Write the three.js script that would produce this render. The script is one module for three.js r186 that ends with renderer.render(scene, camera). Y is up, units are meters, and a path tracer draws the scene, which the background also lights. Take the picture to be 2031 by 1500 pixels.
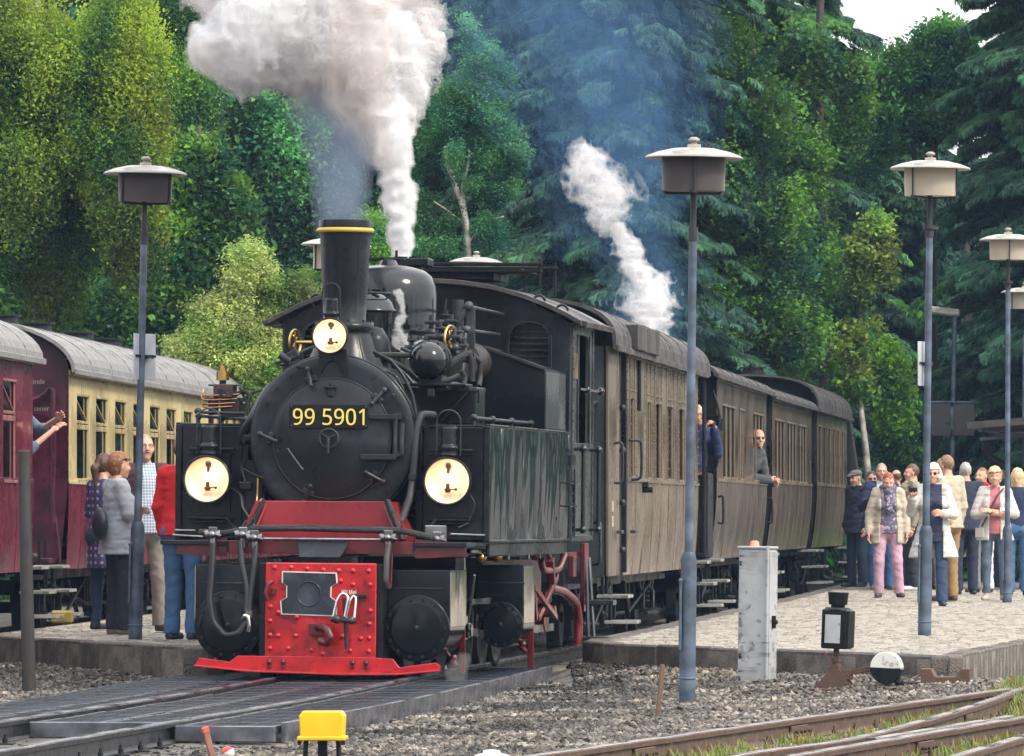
import * as THREE from 'three';
import { mergeGeometries, mergeVertices } from 'three/addons/utils/BufferGeometryUtils.js';
import { FontLoader } from 'three/addons/loaders/FontLoader.js';
import { TextGeometry } from 'three/addons/geometries/TextGeometry.js';

// ---------- camera, sky, sun, exposure ----------
const scene = new THREE.Scene();
const F = 14000, HOR = 1028, EYE = 1.25;            // focal length and horizon of the 2031 x 1500 photograph, eye height
const camera = new THREE.PerspectiveCamera(2 * Math.atan(750 / F) * 180 / Math.PI, 2031 / 1500, 1, 900);
const PITCH = Math.atan((HOR - 750) / F);
camera.position.set(0, EYE, 0);
camera.rotation.x = PITCH;
scene.add(camera);
const renderer = new THREE.WebGLRenderer({ antialias: true });
renderer.toneMapping = THREE.LinearToneMapping;
renderer.toneMappingExposure = 2.35;
renderer.shadowMap.enabled = true;
const SUN = new THREE.Vector3(0.62, 0.66, 0.42).normalize();
{ // a bright overcast sky: three times brighter overhead than at the horizon, brighter round the veiled sun
  const W = 256, H = 128, data = new Float32Array(W * H * 4);
  for (let j = 0; j < H; j++) for (let i = 0; i < W; i++) {
    const el = ((j + .5) / H - .5) * Math.PI, az = ((i + .5) / W - .5) * 2 * Math.PI;
    const v = new THREE.Vector3(Math.cos(el) * Math.cos(az), Math.sin(el), Math.cos(el) * Math.sin(az));
    const up = Math.max(0, Math.sin(el));
    let L = .62 + .55 * up;
    const g = Math.max(0, v.dot(SUN)); L += .5 * Math.pow(g, 6);
    const warm = 1 - .8 * up, k = (j * W + i) * 4;
    data[k] = L * (1.0 + .0 * warm); data[k + 1] = L * (1.0 - .015 * warm); data[k + 2] = L * (1.05 - .09 * warm); data[k + 3] = 1;
  }
  const sky = new THREE.DataTexture(data, W, H, THREE.RGBAFormat, THREE.FloatType);
  sky.mapping = THREE.EquirectangularReflectionMapping; sky.magFilter = THREE.LinearFilter; sky.needsUpdate = true;
  scene.background = sky; scene.environment = sky;
}
const sun = new THREE.DirectionalLight(0xfff3e0, 1.5);
sun.position.copy(SUN).multiplyScalar(120).add(new THREE.Vector3(2, 0, -70));
sun.target.position.set(2, 0, -70);
sun.castShadow = true; sun.shadow.radius = 24; sun.shadow.mapSize.set(2048, 2048);
Object.assign(sun.shadow.camera, { left: -40, right: 40, top: 50, bottom: -50, near: 1, far: 300 });
scene.add(sun, sun.target);
scene.fog = new THREE.FogExp2(new THREE.Color().setRGB(.42, .66, 1.0), 0.00022);

// ---------- small tools ----------
let seed = 1;
const rnd = () => { seed = (seed + 0x6D2B79F5) | 0; let t = Math.imul(seed ^ seed >>> 15, 1 | seed); t = t + Math.imul(t ^ t >>> 7, 61 | t) ^ t; return ((t ^ t >>> 14) >>> 0) / 4294967296; };
const rr = (a, b) => a + (b - a) * rnd();
const gauss = () => (rnd() + rnd() + rnd() + rnd() - 2) * 1.0;
const V = (x, y, z) => new THREE.Vector3(x, y, z);
const clamp = (x, a = 0, b = 1) => Math.min(b, Math.max(a, x));
const lerp = (a, b, t) => a + (b - a) * t;
const sst = (a, b, x) => { const t = clamp((x - a) / (b - a)); return t * t * (3 - 2 * t); };
// a point of the place from its bearing in the photograph and its distance d along the view
function at(px, py, d) {
  const u = (px - 1015.5) / F, v = (750 - py) / F, c = Math.cos(PITCH), s = Math.sin(PITCH);
  const X = u, Y = v * c + s, Z = -c + v * s;
  return V(X / -Z * d, EYE + Y / -Z * d, -d);
}
const onGround = (px, py, y) => { const a = at(px, py, 1); return at(px, py, (y - EYE) / (a.y - EYE)); };
const taken = {};
function numbered(name) { const k = taken[name] = (taken[name] ?? -1) + 1; return k ? `${name}_${String(k).padStart(3, '0')}` : name; }
function tag(o, label, category, group, kind) {
  o.userData.label = label; if (category) o.userData.category = category; if (group) o.userData.group = group; if (kind) o.userData.kind = kind;
  return o;
}
function thing(name, label, category, pos = [0, 0, 0], turn = 0, group) {
  const o = new THREE.Group(); o.name = numbered(name); o.position.set(...pos); o.rotation.y = turn;
  tag(o, label, category, group); scene.add(o); return o;
}
function struct(name) { const o = new THREE.Group(); o.name = numbered(name); o.userData.kind = 'structure'; scene.add(o); return o; }
// texture coordinates in metres, from the dominant direction of each face
function metric(g) {
  const p = g.attributes.position, n = g.attributes.normal, uv = new Float32Array(p.count * 2);
  for (let i = 0; i < p.count; i++) {
    const x = Math.abs(n.getX(i)), y = Math.abs(n.getY(i)), z = Math.abs(n.getZ(i));
    if (x >= y && x >= z) { uv[2 * i] = p.getZ(i); uv[2 * i + 1] = p.getY(i); }
    else if (y >= z) { uv[2 * i] = p.getX(i); uv[2 * i + 1] = p.getZ(i); }
    else { uv[2 * i] = p.getX(i); uv[2 * i + 1] = p.getY(i); }
  }
  g.setAttribute('uv', new THREE.BufferAttribute(uv, 2)); return g;
}
const flat = g => { const h = g.index ? g.toNonIndexed() : g; for (const k of Object.keys(h.attributes)) if (!['position', 'normal', 'uv'].includes(k)) h.deleteAttribute(k); if (!h.attributes.uv) h.setAttribute('uv', new THREE.BufferAttribute(new Float32Array(h.attributes.position.count * 2), 2)); return h; };
// a box whose edges are chamfered by c
function chamfer(w, h, d, c = .006) {
  w /= 2; h /= 2; d /= 2; c = Math.min(c, w * .49, h * .49, d * .49);
  const pos = [], P = (sx, sy, sz, a) => [sx * (a === 0 ? w : w - c), sy * (a === 1 ? h : h - c), sz * (a === 2 ? d : d - c)];
  const tri = (a, b, e) => { // outward winding
    const u = [b[0] - a[0], b[1] - a[1], b[2] - a[2]], v = [e[0] - a[0], e[1] - a[1], e[2] - a[2]];
    const n = [u[1] * v[2] - u[2] * v[1], u[2] * v[0] - u[0] * v[2], u[0] * v[1] - u[1] * v[0]];
    const m = [a[0] + b[0] + e[0], a[1] + b[1] + e[1], a[2] + b[2] + e[2]];
    if (n[0] * m[0] + n[1] * m[1] + n[2] * m[2] < 0) pos.push(...a, ...e, ...b); else pos.push(...a, ...b, ...e);
  };
  const quad = (a, b, e, f) => { tri(a, b, e); tri(a, e, f); };
  const S = [-1, 1];
  for (const s of S) {
    quad(P(s, -1, -1, 0), P(s, 1, -1, 0), P(s, 1, 1, 0), P(s, -1, 1, 0));
    quad(P(-1, s, -1, 1), P(1, s, -1, 1), P(1, s, 1, 1), P(-1, s, 1, 1));
    quad(P(-1, -1, s, 2), P(1, -1, s, 2), P(1, 1, s, 2), P(-1, 1, s, 2));
    for (const t of S) {
      quad(P(s, t, -1, 0), P(s, t, 1, 0), P(s, t, 1, 1), P(s, t, -1, 1));
      quad(P(s, -1, t, 0), P(s, 1, t, 0), P(s, 1, t, 2), P(s, -1, t, 2));
      quad(P(-1, s, t, 1), P(1, s, t, 1), P(1, s, t, 2), P(-1, s, t, 2));
      for (const r of S) tri(P(s, t, r, 0), P(s, t, r, 1), P(s, t, r, 2));
    }
  }
  const g = new THREE.BufferGeometry(); g.setAttribute('position', new THREE.Float32BufferAttribute(pos, 3)); g.computeVertexNormals(); return g;
}
const place = (g, x = 0, y = 0, z = 0, r) => { if (r) g.applyMatrix4(new THREE.Matrix4().makeRotationFromEuler(new THREE.Euler(...r))); g.translate(x, y, z); return g; };
const SMALL = new Set(['rivet', 'flange_bolt', 'cover_bolt', 'screw', 'stud', 'guard_bolt', 'edge_rivet']);   // a few pixels each in the photograph
class MB {
  constructor() { this.g = []; }
  add(g, x, y, z, r) { this.g.push(flat(place(g, x, y, z, r))); return this; }
  box(w, h, d, x, y, z, r, c) { return this.add(chamfer(w, h, d, c), x, y, z, r); }
  cyl(r1, r2, h, x, y, z, r, n = 20, open = false) { return this.add(new THREE.CylinderGeometry(r1, r2, h, n, 1, open), x, y, z, r); }
  disc(r, t, x, y, z, n = 32) { return this.cyl(r, r, t, x, y, z, [Math.PI / 2, 0, 0], n); }            // axis along z
  bar(a, b, r, n = 8, r2) { // round bar from a to b
    const A = V(...a), B = V(...b), l = A.distanceTo(B), g = new THREE.CylinderGeometry(r2 ?? r, r, l, n);
    g.applyQuaternion(new THREE.Quaternion().setFromUnitVectors(V(0, 1, 0), B.clone().sub(A).normalize()));
    const m = A.add(B).multiplyScalar(.5); g.translate(m.x, m.y, m.z); this.g.push(flat(g)); return this;
  }
  beam(a, b, w, h) { // square bar from a to b
    const A = V(...a), B = V(...b), l = A.distanceTo(B), g = chamfer(w, h, l, .004), m = new THREE.Matrix4().lookAt(B, A, Math.abs(B.y - A.y) > .99 * l ? V(1, 0, 0) : V(0, 1, 0));
    g.applyMatrix4(m); const c = A.add(B).multiplyScalar(.5); g.translate(c.x, c.y, c.z); this.g.push(flat(g)); return this;
  }
  tube(pts, r, n = 8, seg) {
    const c = new THREE.CatmullRomCurve3(pts.map(p => V(...p)), false, 'catmullrom', .3);
    this.g.push(flat(new THREE.TubeGeometry(c, seg ?? pts.length * 6, r, n))); return this;
  }
  ball(r, x, y, z, sx = 1, sy = 1, sz = 1, n = 14) { const g = new THREE.SphereGeometry(r, n, Math.ceil(n * .7)); g.scale(sx, sy, sz); return this.add(g, x, y, z); }
  torus(R, r, x, y, z, rot, n = 28, arc = Math.PI * 2) { return this.add(new THREE.TorusGeometry(R, r, 8, n, arc), x, y, z, rot); }
  lathe(pr, x, y, z, rot, n = 32) { return this.add(new THREE.LatheGeometry(pr.map(p => new THREE.Vector2(p[0], p[1])), n), x, y, z, rot); }
  extr(pts, depth, x, y, z, rot, bevel = 0, holes) {
    const s = pts instanceof THREE.Shape ? pts : new THREE.Shape(pts.map(p => new THREE.Vector2(...p)));
    if (holes) for (const h of holes) s.holes.push(h instanceof THREE.Path ? h : new THREE.Path(h.map(p => new THREE.Vector2(...p))));
    const g = new THREE.ExtrudeGeometry(s, { depth, bevelEnabled: bevel > 0, bevelSize: bevel, bevelThickness: bevel, bevelSegments: 1, curveSegments: 10 });
    return this.add(g, x, y, z, rot);
  }
  each(f) { this.g.forEach(f); return this; }
  geo() { return metric(mergeGeometries(this.g)); }
  build(name, mat, parent, label, kind) {
    const m = new THREE.Mesh(this.geo(), mat); m.name = parent ? name : numbered(name); m.castShadow = m.receiveShadow = true;
    if (label) m.userData.label = label; if (kind || SMALL.has(name)) m.userData.kind = 'stuff';
    (parent ?? scene).add(m); return m;
  }
}
const mesh = (name, g, mat, parent) => { const m = new THREE.Mesh(g, mat); m.name = parent ? name : numbered(name); m.castShadow = m.receiveShadow = true; (parent ?? scene).add(m); return m; };

// ---------- noise and textures ----------
function lattice(n, s) { const a = new Float32Array(n * n), keep = seed; seed = s; for (let i = 0; i < a.length; i++) a[i] = rnd(); seed = keep; return a; }
function tileNoise(nx, ny, s) { // periodic value noise on the unit square
  const N = 64, L = lattice(N, s), h = (i, j) => L[((j % ny + ny) % ny % N) * N + (i % nx + nx) % nx % N];
  return (u, v) => { const x = u * nx, y = v * ny, i = Math.floor(x), j = Math.floor(y), a = x - i, b = y - j, p = a * a * (3 - 2 * a), q = b * b * (3 - 2 * b); return lerp(lerp(h(i, j), h(i + 1, j), p), lerp(h(i, j + 1), h(i + 1, j + 1), p), q); };
}
function fbm(nx, ny, oct, s, gain = .5) { const f = []; for (let o = 0; o < oct; o++) f.push(tileNoise(Math.min(64, nx << o), Math.min(64, ny << o), s + o * 17)); return (u, v) => { let a = 0, w = 1, t = 0; for (const g of f) { a += g(u, v) * w; t += w; w *= gain; } return a / t; }; }
function tex(size, fn, tile = 1, srgb = false) {
  const d = new Uint8Array(size * size * 4);
  for (let j = 0; j < size; j++) for (let i = 0; i < size; i++) { const c = fn((i + .5) / size, (j + .5) / size), k = (j * size + i) * 4; for (let q = 0; q < 3; q++) d[k + q] = clamp(c.length ? c[q] : c) * 255; d[k + 3] = c.length > 3 ? clamp(c[3]) * 255 : 255; }
  const t = new THREE.DataTexture(d, size, size); t.wrapS = t.wrapT = THREE.RepeatWrapping; t.magFilter = THREE.LinearFilter; if (srgb) t.colorSpace = THREE.SRGBColorSpace;
  t.repeat.set(1 / tile, 1 / tile); t.needsUpdate = true; return t;
}
const n1 = fbm(4, 4, 5, 11), n2 = fbm(3, 3, 4, 77), n3 = fbm(16, 16, 3, 5), nS = fbm(28, 2, 4, 31), nS2 = fbm(12, 1, 3, 91), nV = fbm(5, 1, 3, 57), nF = fbm(40, 40, 2, 123), nW = fbm(3, 40, 3, 44);
const T = {
  mottle: tex(512, (u, v) => .62 + .5 * sst(.25, .75, n1(u, v)) * (.8 + .3 * nF(u, v)), 2.3),
  rough: tex(512, (u, v) => .42 + .75 * sst(.25, .75, n1(v, u)) - .2 * nF(u, v) + .15 * sst(.5, .7, nS(u, v)), 1.7),
  soil: tex(512, (u, v) => { const a = sst(.45, .72, n1(u, v)), b = sst(.5, .75, nS(v * .5, u)), c = sst(.6, .8, n3(u, v)); return .2 + .32 * a * (.5 + .5 * nF(u, v)) + .3 * b * a + .25 * c * a; }, 1.9),
  streak: tex(512, (u, v) => { const a = sst(.3, .72, nS(u, v)) * .6 + .4 * n1(u, v); return [.62 + .45 * a, .6 + .47 * a, .58 + .47 * a]; }, 2.1),
  stain: tex(512, (u, v) => { const a = sst(.3, .75, nV(u, v)), b = sst(.35, .65, n1(u, v)); return [.66 + .14 * a + .2 * b, .65 + .14 * a + .21 * b, .64 + .14 * a + .22 * b]; }, 3.3),
  dirt: tex(512, (u, v) => { const a = sst(.38, .66, n1(u, v)), b = sst(.6, .75, n3(u, v)); return .45 + .55 * a - .18 * b * (1 - a) - .1 * nF(u, v); }, 1.1),
  scuff: tex(512, (u, v) => { const a = sst(.58, .68, nW(u, v)) * sst(.4, .6, n2(u, v)), b = sst(.64, .74, n3(u, v)); return 1 - .62 * a - .45 * b - .3 * sst(.4, .7, n1(u, v)); }, .9),
  grimy: tex(512, (u, v) => { const a = sst(.45, .72, n1(u, v)), b = sst(.62, .74, n3(u, v)), c = sst(.55, .75, nV(v, u)); return [1 - .42 * a - .3 * b, 1 - .30 * a - .2 * b + .25 * c, 1 - .30 * a - .2 * b + .2 * c]; }, .9),
  fine: tex(256, (u, v) => .5 * nF(u, v) + .5 * n3(u, v), .35),
  wave: tex(512, (u, v) => .65 * nS2(u, v) + .35 * n2(u, v), 2.6),
  rust: tex(512, (u, v) => { const a = sst(.35, .7, n1(u, v)), b = n3(v, u); return [.55 + .5 * a * b, .5 + .45 * a * b, .45 + .45 * a * b]; }, .8),
  cloth: tex(256, (u, v) => .75 + .25 * n1(u, v) + .1 * (nF(u, v) - .5), .5),
};
const mats = [];
function mat(c, r, o = {}) {
  const { map, bump, bs, rough, tile, ...rest } = o, p = { color: new THREE.Color().setRGB(...c), roughness: r, metalness: 0, ...rest };
  const own = (t, k) => { if (!k) return t; const q = t.clone(); q.repeat.set(1 / k, 1 / k); q.needsUpdate = true; return q; };
  if (map) p.map = own(map, tile); if (bump) { p.bumpMap = bump; p.bumpScale = bs ?? .003; } if (rough !== false) { p.roughnessMap = rough ?? T.rough; }
  const m = new THREE[o.transmission !== undefined || o.clearcoat || o.ior || o.specularIntensity !== undefined || o.sheen ? 'MeshPhysicalMaterial' : 'MeshStandardMaterial'](p); return m;
}
const M = {
  black: mat([.026, .033, .045], .36, { specularIntensity: .5, map: T.soil, bump: T.wave, bs: .004 }),
  smokebox: mat([.045, .056, .072], .5, { specularIntensity: .5, map: T.soil, bump: T.dirt, bs: .003 }),
  gloss: mat([.022, .028, .04], .16, { map: T.soil, rough: T.rough }),
  mirror: mat([.010, .013, .018], .06, { map: T.mottle, rough: false, ior: 2.33 }),
  soot: mat([.006, .0065, .008], .75, { specularIntensity: .5, map: T.dirt }),
  steel: mat([.30, .30, .31], .36, { metalness: 1, map: T.dirt }),
  iron: mat([.11, .12, .14], .42, { specularIntensity: .5, map: T.soil, metalness: .3 }),
  bright: mat([.62, .62, .6], .28, { metalness: 1 }),
  brass: mat([.65, .43, .14], .38, { metalness: 1, map: T.dirt }),
  copper: mat([.5, .27, .16], .45, { metalness: 1, map: T.dirt }),
  gold: mat([.55, .36, .06], .45, { map: T.mottle }),
  red: mat([.42, .012, .017], .3, { map: T.grimy, bump: T.fine, bs: .0008 }),
  saddle: mat([.24, .012, .02], .4, { map: T.mottle, bump: T.fine, bs: .001 }),
  redDark: mat([.12, .010, .015], .45, { map: T.dirt, bump: T.fine, bs: .001 }),
  whitePaint: mat([.72, .72, .68], .5, { map: T.mottle }),
  plate: mat([.16, .19, .24], .34, { specularIntensity: .5, map: T.soil, metalness: .3 }),
  yellowNum: mat([.72, .58, .12], .45),
  hose: mat([.03, .033, .04], .6, { specularIntensity: .5, map: T.dirt }),
  lagging: mat([.05, .05, .05], .8, { specularIntensity: .5, map: T.dirt, bump: T.fine, bs: .006 }),
  olive: mat([.17, .138, .10], .34, { map: T.stain, bump: T.fine, bs: .0004 }),
  oliveDark: mat([.112, .09, .068], .26, { map: T.stain, bump: T.fine, bs: .0004 }),
  oliveTrim: mat([.165, .135, .095], .45, { map: T.stain }),
  coachDark: mat([.011, .014, .018], .55, { specularIntensity: .5, map: T.dirt }),
  endGreen: mat([.03, .04, .043], .5, { specularIntensity: .5, map: T.streak }),
  roofGrey: mat([.058, .052, .052], .75, { map: T.dirt, bump: T.fine, bs: .004 }),
  roofLight: mat([.20, .20, .205], .7, { map: T.streak, bump: T.fine, bs: .003 }),
  maroon: mat([.15, .017, .042], .33, { map: T.stain, bump: T.wave, bs: .0012 }),
  maroonDark: mat([.075, .012, .03], .45, { map: T.dirt }),
  cream: mat([.62, .51, .27], .4, { map: T.stain, bump: T.fine, bs: .0005 }),
  wood: mat([.12, .07, .045], .7, { map: T.streak }),
  greyWood: mat([.03, .028, .027], .9, { map: T.streak, bump: T.streak, bs: .01 }),
  under: mat([.009, .0115, .016], .6, { specularIntensity: .5, map: T.dirt }),
  tread: mat([.33, .33, .31], .8, { map: T.dirt }),
  glass: new THREE.MeshPhysicalMaterial({ color: 0xffffff, transmission: 1, roughness: .04, thickness: 0, ior: 1.5 }),
  darkGlass: mat([.006, .007, .008], .08, { rough: false }),
  galv: mat([.115, .16, .225], .5, { map: T.dirt, bump: T.fine, bs: .001, metalness: .1 }),
  galvDark: mat([.018, .023, .03], .55, { map: T.dirt }),
  lampHat: mat([.42, .40, .35], .45, { map: T.dirt }),
  lampShade: new THREE.MeshPhysicalMaterial({ color: new THREE.Color().setRGB(.62, .55, .45), transmission: .55, roughness: .85, thickness: 0 }),
  lampShadeDirty: new THREE.MeshPhysicalMaterial({ color: new THREE.Color().setRGB(.07, .055, .055), transmission: .35, roughness: .8, thickness: 0 }),
  cabinet: mat([.36, .37, .385], .55, { map: T.scuff, bump: T.fine, bs: .001 }),
  yellow: mat([.82, .5, .012], .45, { map: T.mottle, bump: T.fine, bs: .001 }),
  concrete: mat([.22, .195, .165], .95, { map: T.dirt, bump: T.fine, bs: .01 }),
  kerb: mat([.125, .105, .092], .9, { map: T.dirt, bump: T.fine, bs: .012 }),
  kerbTop: mat([.36, .31, .24], .9, { map: T.dirt, bump: T.fine, bs: .01 }),
  cobble: mat([1, 1, 1], .85, { map: T.mottle }),
  railSide: mat([.12, .072, .05], .8, { map: T.rust, bump: T.fine, bs: .003 }),
  railTop: mat([.55, .55, .56], .3, { metalness: .9, map: T.rust }),
  railDark: mat([.018, .018, .021], .55, { map: T.dirt }),
  railHead: mat([.2, .21, .25], .35, { metalness: .6, map: T.dirt }),
  grate: mat([.04, .05, .068], .45, { map: T.dirt, metalness: .3 }),
  sleeper: mat([.07, .058, .048], .95, { map: T.streak, bump: T.fine, bs: .006 }),
  stone: mat([1, 1, 1], .95, { map: T.mottle }),
  ground: mat([.15, .135, .115], 1, { map: T.dirt, bump: T.fine, bs: .02 }),
  bark: mat([.055, .05, .045], .95, { map: T.streak, bump: T.streak, bs: .02 }),
  birchBark: mat([.5, .48, .43], .85, { map: T.dirt, bump: T.fine, bs: .004 }),
  hill: mat([.025, .04, .022], 1, { map: T.dirt }),
};
M.glass.side = THREE.DoubleSide;
// ---------- ground ----------
const curve = pts => { const c = new THREE.CatmullRomCurve3(pts.map(p => V(p[0], 0, p[1])), false, 'centripetal'), L = c.getSpacedPoints(400); return d => { let i = 0; while (i < 399 && L[i + 1].z < d) i++; const a = L[i], b = L[i + 1], t = (d - a.z) / (b.z - a.z); return a.x + (b.x - a.x) * t; }; };
const railX = curve([[-4.6, 28], [-3.5, 36.3], [-2.62, 43.4], [-1.93, 49], [-1.36, 54.9], [-.98, 59], [-.6, 62.5], [-.13, 67], [1.04, 80], [2.42, 95], [4.35, 117], [7.2, 140], [11, 160]]);
const siding = d => -5.75 + .055 * (d - 72);
const gNoise = fbm(6, 6, 4, 301);
const inPoly = (P, x, d) => { let c = false; for (let i = 0, j = P.length - 1; i < P.length; j = i++) if ((P[i][1] > d) !== (P[j][1] > d) && x < (P[j][0] - P[i][0]) * (d - P[i][1]) / (P[j][1] - P[i][1]) + P[i][0]) c = !c; return c; };
const sampled = (f, a, b, n) => Array.from({ length: n }, (_, i) => { const d = a + (b - a) * i / (n - 1); return [f(d), d]; });
const PR = [[.6, 60.2], [.76, 59.3], [3.32, 53.7], [4.35, 60], [12, 105], [15, 128], ...sampled(d => railX(d) + 1.35, 128, 62, 12)];
const PL = [[-5.1, 63.9], [-4.55, 62.8], [-2.47, 57.2], ...sampled(d => railX(d) - 1.32, 57.4, 112, 12), ...sampled(d => siding(d) + 1.25, 112, 64.2, 6)];
const TOP = .2;
const groundY = (x, d) => {
  let y = -.13 + .035 * (gNoise(x / 9 + 5, d / 9 + 5) - .5) + .02 * (gNoise(x / 2.2 + 3, d / 2.2) - .5);
  const fr = Math.abs((x - .76) * 5.6 + (d - 59.3) * 2.56) / 6.16; // distance to the front edge of the right platform
  if (x > .5 && x < 4.2) y += .14 * Math.exp(-fr * fr / 1.1);
  y += .09 * Math.exp(-Math.pow((d - 61) / 3.5, 2)) * sst(-1.6, -2.6, x) * sst(-9, -5, x);
  return y;
};
{
  const xs = [], ds = [];
  for (let x = -260; x < -14; x += 20) xs.push(x); for (let x = -14; x < 18; x += .28) xs.push(x); for (let x = 18; x <= 300; x += 20) xs.push(x);
  for (let d = -120; d < 28; d += 12) ds.push(d); for (let d = 28; d < 64; d += .28) ds.push(d); for (let d = 64; d < 132; d += 2) ds.push(d); for (let d = 132; d <= 700; d += 20) ds.push(d);
  const pos = [], idx = [], uv = [];
  ds.forEach(d => xs.forEach(x => { pos.push(x, groundY(x, d), -d); uv.push(x, d); }));
  const n = xs.length;
  for (let j = 0; j < ds.length - 1; j++) for (let i = 0; i < n - 1; i++) { const a = j * n + i; idx.push(a, a + 1, a + n, a + 1, a + n + 1, a + n); }
  const g = new THREE.BufferGeometry(); g.setAttribute('position', new THREE.Float32BufferAttribute(pos, 3)); g.setAttribute('uv', new THREE.Float32BufferAttribute(uv, 2)); g.setIndex(idx); g.computeVertexNormals();
  const m = mesh('ground', g, M.ground); m.userData.kind = 'structure';
}
const instanced = (name, geo, material, list, parent) => { // list of [Matrix4, Color]
  const m = new THREE.InstancedMesh(geo, material, list.length); m.name = parent ? name : numbered(name); m.castShadow = m.receiveShadow = true;
  list.forEach(([x, c], i) => { m.setMatrixAt(i, x); if (c) m.setColorAt(i, c); });
  (parent ?? scene).add(m); return m;
};
const MX = (x, y, z, rx, ry, rz, sx, sy, sz) => new THREE.Matrix4().compose(V(x, y, z), new THREE.Quaternion().setFromEuler(new THREE.Euler(rx, ry, rz)), V(sx, sy ?? sx, sz ?? sx));
const rgb = (r, g, b) => new THREE.Color().setRGB(r, g, b);
const GR = 0.30; // half width of a rail strip kept free of stones

// ---------- rails ----------
const railProfile = [[-.055, -.135], [.055, -.135], [.055, -.122], [.012, -.105], [.009, -.04], [.032, -.032], [.034, -.006], [.028, 0], [-.028, 0], [-.034, -.006], [-.032, -.032], [-.009, -.04], [-.012, -.105], [-.055, -.122]];
function sweep(profile, path, w = 1) { // profile across a path of [x, d] points, at its own height
  const pos = [], ring = path.map((p, i) => {
    const a = path[Math.max(0, i - 1)], b = path[Math.min(path.length - 1, i + 1)], tx = b[0] - a[0], td = b[1] - a[1], l = Math.hypot(tx, td);
    return profile.map(q => [p[0] + q[0] * w * td / l, q[1] + (p[2] ?? 0), -(p[1] - q[0] * w * tx / l)]);
  });
  const n = profile.length;
  for (let i = 0; i < ring.length - 1; i++) for (let k = 0; k < n; k++) { const a = ring[i][k], b = ring[i][(k + 1) % n], c = ring[i + 1][(k + 1) % n], e = ring[i + 1][k]; pos.push(...a, ...e, ...b, ...b, ...e, ...c); }
  for (const [r, f] of [[ring[0], 0], [ring.at(-1), 1]]) for (let k = 1; k < n - 1; k++) f ? pos.push(...r[0], ...r[k + 1], ...r[k]) : pos.push(...r[0], ...r[k], ...r[k + 1]);
  const g = new THREE.BufferGeometry(); g.setAttribute('position', new THREE.Float32BufferAttribute(pos, 3)); g.computeVertexNormals(); return metric(g);
}
const headProfile = [[-.029, .001], [.029, .001], [.024, .005], [-.024, .005]];
const offPath = (f, o, a, b, n, y = 0) => sampled(f, a, b, n).map(([x, d]) => { const s = (f(d + .2) - f(d - .2)) / .4, l = Math.hypot(1, s); return [x + o / l, d - o * s / l, y]; });
function rail(path, parent, side, top) { const r = mesh('rail', sweep(railProfile, path), side, parent); mesh('rail_head', sweep(headProfile, path), top, r); return r; }
const railways = [];
function railway(name, f, a, b, n, side, top, sleepFrom, sleepTo, gauge = .53) {
  const t = struct(name);
  for (const s of [-1, 1]) rail(offPath(f, s * gauge, a, b, n), t, side, top);
  const sg = chamfer(1.7, .12, .22, .012); metric(sg);
  for (let d = sleepFrom; d < sleepTo; d += .66) { const s = (f(d + .2) - f(d - .2)) / .4, m = mesh('sleeper', sg, M.sleeper, t); m.position.set(f(d), -.2, -d); m.rotation.y = -Math.atan(s); }
  return t;
}
const bolt = new MB().cyl(.018, .018, .03, 0, .015, 0, null, 6).cyl(.009, .009, .055, 0, .0275, 0, null, 6).box(.11, .012, .07, 0, -.004, 0).geo();
const mainTrack = railway('main_track', railX, 30, 150, 120, M.railDark, M.railHead, 36, 62);
{ // fastenings beside the rails where the gratings end
  for (const o of [-.53, .53]) for (let d = 37.2; d < (o < 0 ? 43.6 : 43); d += .66) for (const s of [-.085, .085]) { const b = mesh('rail_fastening', bolt, M.iron, mainTrack); b.position.set(railX(d) + o + s, -.125, -d); }
}
railway('siding_track', siding, 40, 150, 30, M.railDark, M.railHead, 58, 74);

// right-hand tracks with a turnout
const R1 = d => .31 + (d - 38) * .2424, R3 = d => 1.72 + (d - 38.2) * .2415, R2 = curve([[-.15, 31], [.9, 36], [1.4, 38.1], [1.83, 39.6], [2.52, 43.5], [3.34, 48.9], [3.74, 51.8], [4.3, 55]]), R4 = d => 2.47 + (d - 37.9) * .178;
const turnout = struct('turnout_track');
rail(sampled(R1, 33, 75, 30), turnout, M.railSide, M.railTop);
rail(sampled(R2, 32, 52.2, 40), turnout, M.railSide, M.railTop);
rail(sampled(R3, 33, 75, 30), turnout, M.railSide, M.railTop);
rail(sampled(R4, 33, 70, 30), turnout, M.railSide, M.railTop);
rail(sampled(d => R3(d) - .12, 40, 44.6, 8), turnout, M.railSide, M.railTop);
{
  const sg = metric(chamfer(3.1, .12, .22, .012));
  for (let d = 36; d < 60; d += .68) { const m = mesh('sleeper', sg, M.sleeper, turnout); m.position.set((R1(d) + R3(d)) / 2 + .3, -.21, -d); m.rotation.y = -.237; }
  for (const f of [R1, R2, R3, R4]) for (let d = 37.3; d < 52; d += .68) for (const s of [-.09, .09]) { const b = mesh('rail_fastening', bolt, M.railSide, turnout); b.position.set(f(d) + s, -.12, -d); b.rotation.y = rr(-.3, .3); }
  const fish = (f, d) => { const b = new MB(); for (const s of [-1, 1]) { b.box(.02, .07, .5, s * .022, -.075, 0); for (const z of [-.18, -.07, .07, .18]) b.cyl(.014, .014, .04, s * .045, -.075, z, [0, 0, Math.PI / 2], 6); } const m = b.build('fishplate', M.railSide, turnout); m.position.set(f(d), 0, -d); m.rotation.y = -Math.atan((f(d + .2) - f(d - .2)) / .4); };
  fish(R1, 39.7); fish(R1, 44); fish(R3, 40.9); fish(R2, 46.5);
}

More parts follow.
